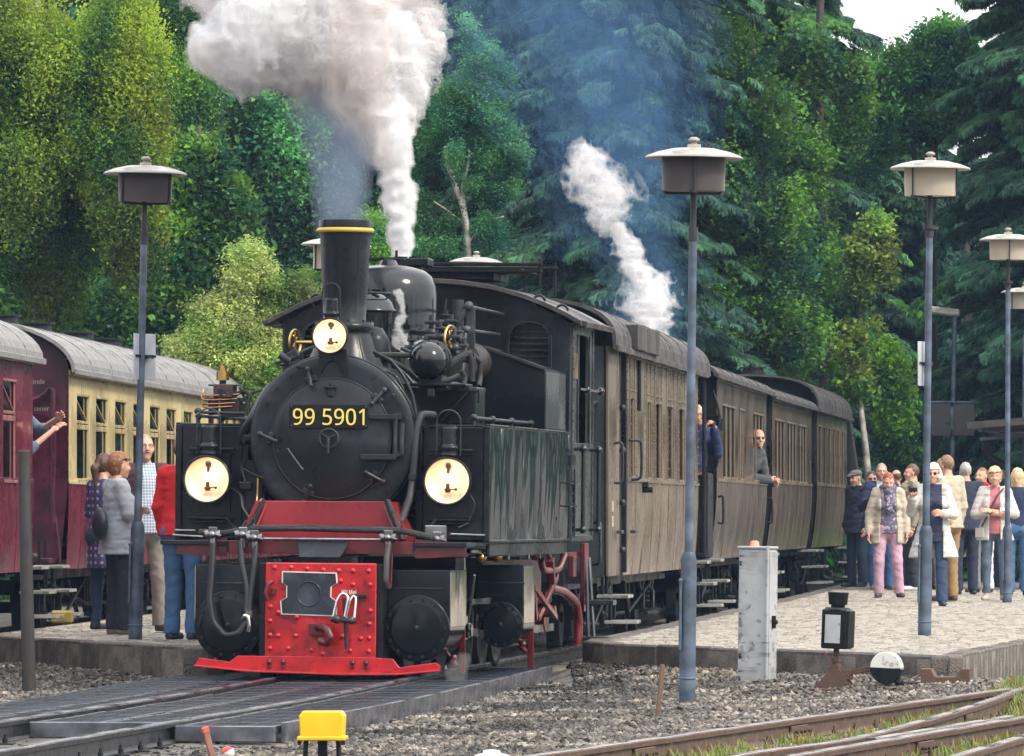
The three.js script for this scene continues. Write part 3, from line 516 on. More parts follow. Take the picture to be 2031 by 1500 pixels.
{ // turbo generator, pipes and levers on the right
  const [gx, gy] = P(843, 712, .35);
  const g = new MB().lathe([[0, .12], [.05, .115], [.1, .085], [.132, .03], [.142, 0], [.142, -.06], [.16, -.065], [.16, -.09], [.145, -.095], [.145, -.2], [.165, -.205], [.165, -.235], [.12, -.24], [.12, -.4], [0, -.4]], gx, gy, -.35, [HALF, 0, 0], 36).build('turbo_generator', M.gloss, loco);
  { const m = new MB(); boltCircle(m, .152, 12, gx, gy, -.41, .01).torus(.15, .012, gx, gy, -.56, null, 30).box(.2, .1, .25, gx, gy - .17, -.6).box(.06, .06, .04, ...P(850, 778, .3)); m.build('generator_fittings', M.iron, g); }
  new MB().extr([[.34, 0], [1.02, -.02], [.62, -.42], [.34, -.30]], .02, .08, gy - .215, -.62).box(.62, .02, .4, .70, gy - .2, -.6).beam([1.02, gy - .23, -.6], [.66, gy - .62, -.6], .04, .03).build('generator_bracket', M.black, loco);
  const pipes = [
    [[[740, 704, .2], [770, 703, .3], [805, 704, .4]], .022], [[[862, 740, .6], [880, 728, .7], [905, 708, .8], [925, 700, .9], [930, 720, .9], [932, 755, .9]], .026], [[[870, 755, .5], [890, 750, .6], [905, 742, .7], [912, 735, .7], [918, 750, .7], [910, 770, .6]], .02],
    [[[790, 690, .6], [815, 700, .6], [830, 695, .8], [850, 680, 1]], .016], [[[800, 670, 1.3], [830, 668, 1.3], [870, 664, 1.3], [890, 668, 1.3]], .02], [[[810, 655, 1.5], [850, 655, 1.5], [880, 657, 1.5], [905, 660, 1.5]], .024], [[[905, 660, 1.6], [918, 675, 1.6], [920, 700, 1.5], [912, 730, 1.4]], .018],
    [[[930, 700, 1], [945, 715, 1.2], [948, 745, 1.2], [945, 765, 1]], .02], [[[770, 720, .1], [785, 730, .1], [800, 742, .1], [815, 760, .1]], .012], [[[760, 735, .1], [780, 745, .1], [795, 770, .1]], .01], [[[880, 770, .4], [895, 760, .5], [915, 765, .6]], .018]];
  for (const [pts, r] of pipes) new MB().tube(pts.map(p => P(...p)), r, 8).build('steam_pipe', r > .019 ? M.lagging : M.iron, loco);
  { const m = new MB(); for (const [x, y, L, r] of [[868, 668, 1.2, .045], [890, 655, 1.3, .05], [905, 672, 1.2, .04], [850, 660, 1.4, .055], [830, 672, 1.3, .04], [812, 690, .9, .04], [915, 700, 1, .04], [895, 690, 1.1, .06], [880, 640, 1.6, .04], [925, 712, 1, .035]]) { const p = P(x, y, L); m.ball(r, ...p, 1, 1, 1, 10).cyl(r * .7, r * .7, r * 3, ...p, [0, 0, HALF], 8).cyl(r * .35, r * .35, r * 3.4, p[0], p[1] + r, p[2], null, 8).box(r * 1.8, r * .5, r * 1.8, p[0], p[1] + r * 1.6, p[2]); } m.build('valve', M.iron, loco); }
  { const m = new MB(), p = P(888, 672, 1.1); m.torus(.11, .012, ...p, [0, HALF * .82, 0], 24); for (let i = 0; i < 4; i++) m.bar([p[0] - .02, p[1] - .1 * Math.cos(i * .785), p[2] - .1 * Math.sin(i * .785)], [p[0] + .02, p[1] + .1 * Math.cos(i * .785), p[2] + .1 * Math.sin(i * .785)], .007); m.build('hand_wheel', M.brass, loco); const q = new MB(), c = P(580, 680, .9); q.torus(.1, .011, ...c, [0, HALF * .8, 0], 24).bar(c, [c[0] + .14, c[1], c[2]], .014); for (let i = 0; i < 3; i++) q.bar([c[0], c[1] - .1 * Math.cos(i), c[2] - .1 * Math.sin(i)], [c[0], c[1] + .1 * Math.cos(i), c[2] + .1 * Math.sin(i)], .007); q.build('hand_wheel', M.brass, loco); }
  { const m = new MB(); m.beam(P(928, 608, 1.6), P(928, 690, 1.6), .05, .07).bar(P(905, 640, 1.5), P(922, 608, 1.5), .018).bar(P(928, 607, 1.5), P(992, 622, 4.8), .014).bar(P(918, 655, 1.4), P(912, 735, 1.2), .016).bar(P(935, 655, 1.5), P(985, 662, 4.8), .014).ball(.04, ...P(924, 606, 1.5)).ball(.035, ...P(920, 652, 1.4)).cyl(.045, .045, .32, ...P(903, 632, 1.7)).cyl(.03, .05, .1, ...P(903, 668, 1.7)).bar(P(878, 592, 2.4), P(874, 645, 2.4), .012); m.build('reversing_linkage', M.iron, loco); }
  { const a = P(928, 672, 3.4), b = P(980, 690, 4.8); new MB().bar([.60, 2.62, -2.9], [.60, 2.60, -4.9], .16, 24).build('wash_out_casing', mat([.05, .04, .038], .6, { map: T.dirt }), loco); }
  // pipes round the smokebox
  for (const [pts, r] of [[[[856, 822, .05], [832, 822, -.1], [822, 850, -.15], [818, 900, -.18], [815, 950, -.18], [808, 990, -.25], [792, 1035, -.45], [782, 1055, -.7]], .032], [[[480, 905, .1], [474, 870, 0], [495, 830, -.05], [510, 800, .1], [530, 770, .3]], .034], [[[735, 697, 0], [770, 715, .0], [795, 745, .0], [812, 780, .0], [820, 820, .0], [822, 850, 0]], .014], [[[617, 688, .2], [600, 695, .1], [570, 712, .05], [540, 722, .05]], .012], [[[540, 722, .05], [560, 725, .05], [590, 715, .1]], .010]]) new MB().tube(pts.map(p => P(...p)), r, 10).build('pipe', M.hose, loco);
  { const m = new MB(); m.box(.09, .07, .06, ...P(577, 705, .08), [0, 0, .5]).cyl(.03, .03, .1, ...P(560, 712, .05), [0, 0, 1]).cyl(.04, .04, .1, ...P(490, 873, -.05), [HALF, 0, 1]).box(.06, .05, .06, ...P(815, 945, -.2)); m.build('pipe_joint', M.iron, loco); }
}
{ // mechanical lubricator on the left tank
  const m = new MB().box(.16, .11, .2, ...P(442, 778, .5), null, .006).box(.16, .16, .14, ...P(455, 810, .55)).box(.06, .14, .1, ...P(420, 808, .5)).build('lubricator', mat([.06, .035, .035], .5, { map: T.dirt }), loco);
  { const p = P(437, 748, .5); new MB().cyl(.052, .052, .07, ...p).cyl(.03, .03, .03, p[0], p[1] + .05, p[2]).cyl(.034, .034, .02, p[0], p[1] + .075, p[2], null, 6).build('oil_cup', M.brass, m); new MB().cyl(.028, .028, .05, p[0], p[1] - .05, p[2]).box(.24, .012, .12, p[0] + .01, p[1] - .075, p[2]).cyl(.028, .028, .03, ...P(434, 779, .36), [HALF, 0, 0], 14).build('lubricator_top', M.iron, m); }
  { const b = new MB(); for (const [y, x0, x1] of [[787, 400, 470], [796, 398, 466], [804, 399, 462], [811, 400, 456]]) b.tube([P(x0, y - 12, .45), P(x0 - 2, y - 3, .42), P(x0 + 8, y, .4), P((x0 + x1) / 2, y - 1, .4), P(x1, y - 3, .45)], .009, 6); b.build('oil_pipes', M.copper, m); }
  { const b = new MB(); b.tube([P(462, 785, .5), P(478, 778, .5), P(492, 785, .4), P(488, 800, .4), P(490, 825, .4)], .016, 8).tube([P(470, 800, .5), P(485, 790, .5), P(500, 778, .5), P(512, 775, .6)], .015, 8).tube([P(470, 770, .5), P(480, 790, .5), P(492, 815, .4)], .011, 6); b.build('oil_pipes', M.lagging, m); }
  const r = new MB().bar(P(390, 820, .3), P(480, 822, .3), .013).ball(.03, ...P(388, 818, .3)); r.build('handrail', M.iron, loco);
}
{ // cab
  const arc = (w, e, pk, n = 16) => Array.from({ length: n + 1 }, (_, i) => { const x = w - 2 * w * i / n; return [x, e + (pk - e) * (1 - Math.pow(Math.abs(x / w), 2.2))]; });
  const win = s => { const q = new THREE.Path(); const cx = s * .9, w = .175; q.moveTo(cx - w, 2.45); q.lineTo(cx + w, 2.45); q.lineTo(cx + w, 2.83); q.quadraticCurveTo(cx + w, 2.98, cx, 2.985); q.quadraticCurveTo(cx - w, 2.98, cx - w, 2.83); q.closePath(); return q; };
  const front = [[-1.25, 1.1], [1.25, 1.1], [1.25, 2.99], ...arc(1.25, 2.99, 3.33)];
  const c = new MB().extr(front, .03, 0, 0, -4.93, null, 0, [win(1), win(-1)]).build('cab', M.black, loco);
  for (const s of [-1, 1]) {
    const o = new THREE.Shape(); const cx = s * .9; for (const [w, dy, f] of [[.2, .02, 'o'], [.172, 0, 'h']]) { const q = f === 'o' ? o : new THREE.Path(); q.moveTo(cx - w, 2.44); q.lineTo(cx + w, 2.44); q.lineTo(cx + w, 2.83); q.quadraticCurveTo(cx + w, 2.98 + dy, cx, 2.985 + dy); q.quadraticCurveTo(cx - w, 2.98 + dy, cx - w, 2.83); q.closePath(); if (f === 'h') o.holes.push(q); }
    const w = new MB().extr(o, .05, 0, 0, -4.91, null, .004).build('cab_window', M.gloss, c);
    const b = new MB(); for (let y = 2.48; y < 2.98; y += .055) b.box(.33, .012, .03, cx, y, -4.93, [.6, 0, 0], .002); b.build('window_slat', M.iron, w);
    mesh('pane', metric(flat(place(new THREE.PlaneGeometry(.35, .52), cx, 2.72, -4.955))), M.darkGlass, w);
  }
  // sides with a doorway each, floor, rear wall
  for (const s of [-1, 1]) {
    const sd = new MB(); const q = [[4.93, 1.1], [6.4, 1.1], [6.4, 2.99], [4.93, 2.99]], hole = new THREE.Path(); hole.moveTo(5.35, 1.95); hole.lineTo(6.1, 1.95); hole.lineTo(6.1, 2.75); hole.quadraticCurveTo(6.1, 2.9, 5.95, 2.9); hole.lineTo(5.5, 2.9); hole.quadraticCurveTo(5.35, 2.9, 5.35, 2.75); hole.closePath();
    sd.extr(q, .025, s * 1.25 - .0125, 0, 0, [0, HALF, 0], 0, [hole]);
    const m = sd.build('cab_side', mat([.07, .075, .072], .3, { map: T.streak, bump: T.wave, bs: .003 }), c);
    const e = new MB(); e.box(.02, 1.86, .05, s * 1.265, 2.03, -4.98).box(.02, 1.86, .05, s * 1.265, 2.03, -6.36).box(.02, .05, 1.4, s * 1.265, 1.93, -5.66).box(.02, .04, 1.4, s * 1.265, 1.13, -5.66).box(.03, .96, .04, s * 1.265, 2.42, -5.33).box(.03, .96, .04, s * 1.265, 2.42, -6.12); for (let y = 1.15; y < 2.95; y += .09) for (const l of [4.98, 6.36]) e.ball(.010, s * 1.277, y, -l, 1, 1, 1, 6); e.build('cab_strip', M.iron, m);
    const h = new MB(); for (const [l, a, b] of [[5.2, 1.2, 1.9], [6.25, 1.2, 1.9]]) { h.bar([s * 1.34, a, -l], [s * 1.34, b, -l], .018); for (const y of [a, b]) h.ball(.034, s * 1.34, y, -l).bar([s * 1.25, y, -l], [s * 1.34, y, -l], .016); } h.bar([s * 1.33, 2.42, -5.0], [s * 1.33, 2.42, -6.5], .012).ball(.036, s * 1.33, 2.42, -6.45).ball(.03, s * 1.33, 2.42, -5.5).box(.02, .1, .28, s * 1.272, 1.8, -5.0).box(.02, .25, .1, s * 1.272, 1.5, -5.1).box(.02, .25, .1, s * 1.272, 1.3, -5.1).bar([s * 1.3, 1.6, -4.6], [s * 1.3, 1.6, -5.3], .008).bar([s * 1.3, 1.4, -4.6], [s * 1.3, 1.4, -5.3], .008).bar([s * 1.29, 1.14, -5.02], [s * 1.29, 1.72, -5.02], .008); h.build('cab_handrail', M.gloss, m);
    new MB().box(.012, .22, .3, s * 1.268, 2.62, -5.15, null, .002).build('builder_plate', M.brass, m);
  }
  new MB().extr([[-1.25, 1.1], [1.25, 1.1], [1.25, 2.99], ...arc(1.25, 2.99, 3.33)], .03, 0, 0, -6.42).box(2.4, .04, 1.4, 0, 1.5, -5.66).build('cab_rear', M.soot, c);
  const ra = arc(1.37, 3.0, 3.36, 24), roofP = [...ra, ...arc(1.37, 2.965, 3.325, 24).reverse()];
  const r = new MB().extr(roofP, 1.85, 0, 0, -6.6, null, .004).build('cab_roof', M.roofGrey, loco);
  new MB().box(.12, .05, 1.8, 1.36, 2.985, -5.68, [0, 0, -.25]).box(.12, .05, 1.8, -1.36, 2.985, -5.68, [0, 0, .25]).build('rain_gutter', M.roofGrey, r);
  new MB().box(.9, .07, .9, .1, 3.40, -5.6).box(1.4, .03, .05, .28, 3.50, -5.1).box(1.4, .025, .05, .28, 3.44, -5.1).box(1.4, .03, .05, .28, 3.50, -6.1).box(1.2, .02, 1, .2, 3.452, -5.6).bar([.96, 3.3, -5.1], [.96, 3.55, -5.1], .012).bar([-.4, 3.3, -5.1], [-.4, 3.52, -5.1], .012).bar([.96, 3.25, -6.1], [.96, 3.55, -6.1], .012).build('roof_ventilator', M.soot, r);
  { const b = new MB(); for (const x of [-.95, 1.0, 1.2]) b.torus(.05, .012, x, 3.17 + (x > 1.1 ? -.08 : 0), -4.78, null, 14, 4.4); b.build('lifting_hook', M.black, r); }
}
// ---- front engine unit, swung a little in the curve
const FU = (m) => { m.g.forEach(g => g.applyMatrix4(new THREE.Matrix4().makeTranslation(.065, 0, 0))); return m; };
{
  const bx = px => -.34 + (px - 525) / 220 * .878, by = py => .945 - (py - 1120) / 190 * .755, BZ = 1.1;
  const beam = new MB().box(.88, .76, .05, .098, .56, BZ - .025, null, .008).build('buffer_beam', M.red, loco);
  new MB().box(.05, .75, .3, .565, .56, .93).box(.05, .75, .3, -.368, .56, .93).box(.8, .5, .1, .098, .6, .8).build('beam_frame', M.soot, beam);
  const rv = metric(flat(new THREE.SphereGeometry(.021, 12, 6, 0, 6.2832, 0, HALF).rotateX(HALF)));
  for (const [x, y] of [[543, 1131], [576, 1131], [608, 1133], [640, 1135], [670, 1136], [699, 1136], [730, 1136], [699, 1163], [733, 1163], [535, 1208], [551, 1219], [535, 1236], [588, 1228], [535, 1264], [551, 1265], [586, 1265], [535, 1290], [572, 1290], [694, 1293], [731, 1294], [715, 1269], [732, 1268], [732, 1240], [733, 1214], [675, 1156], [678, 1265], [618, 1293], [640, 1300]]) { const m = mesh('rivet', rv, M.red, beam); m.position.set(bx(x), by(y), BZ); }
  const I = k => { const a = (x, y) => [bx(x), by(y)], o = [[558, 1138], [667, 1140], [669, 1160], [657, 1167], [656, 1188], [668, 1197], [668, 1226], [557, 1223], [555, 1197], [567, 1190], [567, 1166], [558, 1160]].map(q => a(...q)); const cx = bx(612), cy = by(1181); return o.map(([x, y]) => [cx + (x - cx) * k, cy + (y - cy) * k]); };
  new MB().extr(I(1), .014, 0, 0, BZ).build('plaque_rim', M.whitePaint, beam); new MB().extr(I(.955), .016, 0, 0, BZ).build('plaque', M.plate, beam, 'dark plate with a white rim on the red beam'); new MB().torus(.095, .006, bx(612), by(1182), BZ + .018, null, 36).build('plaque_relief', M.plate, beam);
  const t = mesh('white_lettering', lettering('HU Mei', .035, .002, droidB, .115), M.whitePaint, beam); t.position.set(bx(691), by(1178), BZ + .003);
  { const m = new MB(), H = (x, y, z) => [bx(x), by(y), BZ + z]; m.tube([H(622, 1250, .02), H(640, 1247, .1), H(655, 1252, .16), H(662, 1266, .18), H(655, 1277, .16), H(640, 1274, .13)], .034, 10).box(.1, .1, .1, ...H(628, 1252, .04)).box(.03, .06, .07, bx(543), by(1178), BZ + .02); m.tube([H(532, 1196, .05), H(528, 1182, .06), H(533, 1164, .05), H(540, 1158, .03)], .018, 8); m.build('coupling_hook', M.redDark, beam); }
  { const m = new MB(), H = (x, y, z) => [bx(x), by(y), BZ + z]; m.tube([H(665, 1226, .12), H(672, 1195, .11), H(680, 1182, .1), H(688, 1182, .1), H(694, 1190, .11), H(688, 1226, .12)], .012, 8).tube([H(690, 1228, .1), H(697, 1196, .09), H(703, 1186, .08), H(708, 1192, .08), H(706, 1228, .1)], .012, 8); m.build('coupling_shackle', M.bright, beam); new MB().bar(H(660, 1231, .12), H(710, 1234, .1), .022).bar(H(684, 1190, .05), H(690, 1290, .05), .017).ball(.035, ...H(672, 1231, .12)).ball(.032, ...H(700, 1233, .1)).box(.1, .03, .03, ...H(715, 1185, .02)).build('coupling_screw', M.iron, beam); }
  const G = (x, y) => { const q = P(340 + x * .4, 780 + y * .4, -1.15); return [q[0], q[1] + .03]; };
  const sg = new MB().extr([[118, 1372], [140, 1338], [290, 1357], [330, 1326], [1000, 1330], [1098, 1336], [1130, 1378], [1310, 1353], [1332, 1366], [1332, 1388], [1130, 1408], [860, 1410], [400, 1398]].map(q => G(...q)), .02, 0, 0, 1.15, null, .003).build('snow_guard', M.red, loco);
  { const m = new MB(), a = [118, 400, 860, 1130, 1332].map((x, i) => G(x, [1374, 1400, 1412, 1410, 1390][i])); for (let i = 0; i < 4; i++) m.beam([a[i][0], a[i][1], 1.2], [a[i + 1][0], a[i + 1][1], 1.2], .08, .014); m.build('guard_lip', M.red, sg); const k = new MB(); for (const x of [488, 557, 900, 967]) { const q = G(x, 1362); k.box(.035, .075, .02, q[0], q[1], 1.178).ball(.02, q[0], q[1] + .012, 1.185); } k.build('guard_bolt', M.redDark, sg); }
  // cylinders
  const sheet = mat([.55, .5, .42], .2, { metalness: 1, bump: T.wave, bs: .012 });
  const cyl = (x, y, r, L0, L1, xo, top, s, label) => {
    const c = new MB().lathe([[r * .92, -(L1 - L0)], [r * .97, -.02], [r * .97, 0]], x, y, -L0, [HALF, 0, 0], 48).extr([[x - s * r * .95, y], [xo, y], [xo, top], [x - s * r, top]].sort(() => 0).map(p => p), L1 - L0, 0, 0, -L1, null, .004).build('cylinder', M.black, loco, label);
    new MB().lathe([[0, .05], [r * .74, .046], [r * .76, .03], [r * .95, .03], [r, .024], [r, -.02]], x, y, -L0, [HALF, 0, 0], 48).build('cylinder_cover', M.black, c);
    const b = new MB(); boltCircle(b, r * .87, 14, x, y, -L0 + .036, .013); b.ball(.02, x, y, -L0 + .05, 1, 1, .5).box(.4, .012, .01, x, top - .14, -L0 + .006); b.build('cover_bolt', M.iron, c);
    const p = new MB(); p.box(.008, top - y - .02, L1 - L0 - .02, xo + s * .008, (top + y) / 2, -(L0 + L1) / 2, null, .002); p.build('cylinder_cladding', sheet, c);
    const l = new MB(); l.lathe([[r * .985, -(L1 - L0) + .02], [r * .985, -.04]], x, y, -L0, [HALF, 0, 0], 48); l.build('cylinder_lagging', M.gloss, c);
    const e = new MB(); e.box(.05, .5, .02, xo - s * .02, y - .12, -L1 + .0, null, .004).bar([xo - s * .08, y - r, -L1 + .2], [xo - s * .02, y - r - .05, -L1 + .25], .02).ball(.03, xo - s * .06, y - r + .02, -L1 + .2).bar([xo - s * .12, y - r + .06, -L1 + .15], [xo - s * .05, y - r - .02, -L1 + .15], .012); e.build('drain_cock', M.redDark, c);
  };
  cyl(-.665, .445, .272, -.9, -.05, -.93, .915, -1); cyl(.832, .435, .262, -.9, -.05, 1.085, .885, 1);
  cyl(1.055, .42, .19, 2.2, 2.85, 1.235, .905, 1); cyl(-1.055, .42, .19, 2.2, 2.85, -1.235, .905, -1);
  // wheels, frames and motion
  const wheel = (x, L) => { const w = new MB().lathe([[.0, -.05], [.06, -.06], [.07, -.035], [.30, -.02], [.33, -.055], [.385, -.06], [.39, .05], [.42, .055], [.42, .075], [.34, .075], [.30, .03], [.0, .03]], x, .39, -L, [0, 0, x > 0 ? HALF : -HALF], 36); w.build('wheel', M.soot, loco); };
  for (const L of [.25, 1.15, 2.0, 3.45, 4.35, 5.2]) for (const s of [-1, 1]) wheel(s * .53, L);
  new MB().box(.05, .5, 3.1, .3, .62, -.8).box(.05, .5, 3.1, -.3, .62, -.8).box(.06, .45, 3.6, .82, .72, -4.35).box(.06, .45, 3.6, -.82, .72, -4.35).box(1.4, .5, .1, 0, .7, -5.9).box(1.7, .14, .14, 0, .8, -3.1).build('frame', M.redDark, loco);
  { const m = new MB(); m.beam([1.0, .62, -.05], [1.0, .62, -1.9], .03, .05).beam([1.0, .42, -.05], [.98, .40, -.9], .045, .04).beam([.98, .40, -.6], [.95, .34, -1.9], .03, .07).box(.1, .2, .14, .99, .42, -.35).box(.08, .7, .05, 1.02, .64, -.12).beam([1.04, .9, -.2], [1.02, .35, -.35], .03, .04).beam([1.07, .85, -.5], [1.0, .4, -.6], .025, .05).beam([1.16, .6, -2.9], [1.14, .6, -4.6], .03, .05).beam([1.16, .4, -2.9], [1.1, .36, -4.2], .05, .04).box(.1, .18, .14, 1.14, .42, -3.2).box(.09, .12, .1, 1.03, .40, -.32).cyl(.05, .05, .12, 1.03, .4, -.32, [0, 0, HALF]).beam([1.14, .36, -3.4], [1.12, .36, -4.9], .03, .07); m.build('motion', M.steel, loco); }
  { const m = new MB(); m.beam([1.2, .8, -3.0], [1.2, .45, -3.2], .05, .08).beam([1.22, .72, -3.0], [1.22, .45, -4.4], .03, .05).beam([1.2, .45, -3.4], [1.2, .8, -4.6], .03, .05).cyl(.17, .17, .1, 1.1, .5, -4.3, [0, 0, HALF], 28).cyl(.05, .05, .2, 1.13, .5, -4.3, [0, 0, HALF], 16).beam([1.22, .95, -4.0], [1.22, .75, -4.1], .06, .08).box(.04, .6, .26, 1.26, .78, -5.95).box(.05, .18, .2, 1.25, .88, -5.2).tube([[1.22, .95, -3.4], [1.22, .86, -3.6], [1.22, .86, -4.5], [1.22, .98, -4.9]], .03, 8); m.tube([[1.16, .7, -4.5], [1.22, .66, -4.9], [1.27, .56, -5.3], [1.28, .4, -5.4], [1.28, .2, -5.4]], .04, 10).beam([1.2, .98, -4.9], [1.2, .98, -6.2], .04, .05); m.build('reversing_gear', mat([.15, .014, .02], .4, { map: T.dirt }), loco); }
  { const m = new MB(); for (const [y, l] of [[.56, 6.05], [.24, 5.75]]) m.box(.36, .045, .26, 1.34, y, -l, null, .008); m.bar([1.28, .95, -5.9], [1.33, .25, -5.7], .018).bar([1.28, .95, -6.1], [1.36, .25, -5.85], .018); m.build('cab_step', M.iron, loco); }
  { const b = new MB(); for (const L of [.3, 1.2, 3.5]) b.lathe([[0, -.055], [.03, -.05], [.045, -.02], [.045, .02], [0, .03]], 1.16, .995, -L, null, 16); b.build('oil_pot', M.brass, loco); const r = new MB().tube([[1.15, 1.04, .3], [1.17, 1.03, -.5], [1.2, 1.03, -2], [1.21, 1.03, -3.8], [1.21, .95, -4.05]], .022, 8).tube([[1.08, .99, -.2], [1.16, 1.0, -1], [1.19, 1.0, -3.2]], .014, 6); for (const L of [1.4, 2.6, 3.3]) r.box(.03, .11, .03, 1.22, 1.01, -L); r.build('side_pipe', M.steel, loco); }
}
{ // front pipes, cocks and hoses
  const b = new MB(); b.tube([P(395, 1058, -.6), P(440, 1060, -.8), P(500, 1050, -.9), P(600, 1048, -.9), P(700, 1050, -.9), P(790, 1052, -.9), P(840, 1062, -.8), P(880, 1075, -.6)], .026, 10, 60); b.build('brake_pipe', M.lagging, loco);
  const s = new MB(); s.bar(P(520, 1070, -.98), P(770, 1070, -.98), .014).bar(P(345, 1055, -.5), P(385, 1055, -.5), .012).bar(P(340, 1064, -.5), P(400, 1067, -.5), .012).tube([P(365, 1080, -.5), P(375, 1078, -.5), P(400, 1084, -.6), P(430, 1080, -.7)], .014).bar(P(890, 1058, -.3), P(960, 1060, 0), .014); s.build('heating_pipe', M.steel, loco);
  const v = new MB(); for (const [x, y, L] of [[420, 1062, -.95], [503, 1068, -1], [768, 1066, -1], [865, 1068, -.7], [480, 1062, -.95]]) { const p = P(x, y, L); v.cyl(.036, .036, .12, ...p, [0, 0, HALF], 12).cyl(.03, .03, .14, p[0], p[1] - .03, p[2], null, 12).box(.07, .06, .06, p[0], p[1] + .03, p[2]).bar([p[0] - .07, p[1] + .02, p[2] + .02], [p[0] + .07, p[1] - .01, p[2] + .03], .01).ball(.03, p[0], p[1], p[2] + .04); } v.box(.17, .17, .05, ...P(862, 1062, -.62)).build('stop_cock', M.steel, loco);
  const hose = (pts, r, m) => new MB().tube(pts.map(p => P(...p)), r, 10, 60).build('hose', m, loco);
  hose([[420, 1080, -1.0], [418, 1130, -1.05], [414, 1190, -1.1], [422, 1235, -1.12], [445, 1262, -1.14], [470, 1258, -1.14], [485, 1240, -1.12], [490, 1228, -1.1]], .026, M.hose);
  hose([[474, 1075, -1.0], [478, 1120, -1.05], [488, 1170, -1.08], [487, 1215, -1.1]], .024, M.hose);
  hose([[505, 1080, -1.0], [502, 1120, -1.05], [495, 1180, -1.08], [493, 1222, -1.1]], .024, M.hose);
  hose([[768, 1078, -1.0], [765, 1110, -1.06], [764, 1150, -1.08], [768, 1165, -1.05]], .026, mat([.05, .04, .042], .6, { map: T.dirt }));
  const c = new MB(); { const p = P(492, 1228, -1.12); c.cyl(.036, .03, .06, p[0], p[1] + .03, p[2]).tube([[p[0] - .045, p[1] - .0, p[2]], [p[0] - .03, p[1] + .02, p[2] + .02], [p[0], p[1] + .01, p[2] + .03], [p[0] + .01, p[1] - .06, p[2] + .03], [p[0], p[1] - .1, p[2] + .02]], .018, 8); } c.build('hose_coupling', M.bright, loco);
  new MB().bar(P(775, 1095, -1.02), P(773, 1165, -1.02), .01).bar(P(795, 1032, -.9), P(795, 1060, -.9), .012).build('red_rod', M.redDark, loco);
  const w = new MB(); w.tube([P(483, 905, -.1), P(476, 930, -.1), P(482, 955, -.15), P(480, 965, -.15)], .008, 6).tube([P(478, 930, -.1), P(495, 940, -.15), P(520, 950, -.2)], .007, 6).tube([P(455, 970, -.1), P(475, 985, -.3), P(480, 1010, -.5), P(500, 1040, -.7), P(510, 1060, -.9)], .012, 6).bar(P(480, 1060, -.9), P(500, 1030, -.9), .014).bar(P(470, 1060, -.9), P(486, 1035, -.9), .012).bar(P(835, 1062, -.5), P(862, 1028, -.2), .012).bar(P(445, 1030, -.2), P(478, 1062, -.8), .01).tube([P(930, 980, -.1), P(938, 1000, -.1), P(925, 1035, -.1), P(905, 1045, -.2)], .009, 6).bar(P(800, 1060, -.6), P(785, 1010, -.4), .01); w.build('cable', M.iron, loco);
  new MB().tube([P(508, 950, -.2), P(507, 985, -.2), P(504, 1005, -.25), P(498, 1012, -.3)], .009, 6).build('copper_pipe', M.brass, loco);
  new MB().box(.14, .5, .12, -.62, 1.5, .02).box(.1, .06, .1, ...P(485, 965, -.1)).cyl(.04, .04, .5, -.56, 1.6, .03).cyl(.04, .04, .1, ...P(488, 875, 0), [0, 0, HALF]).build('feed_valve', M.black, loco);
}

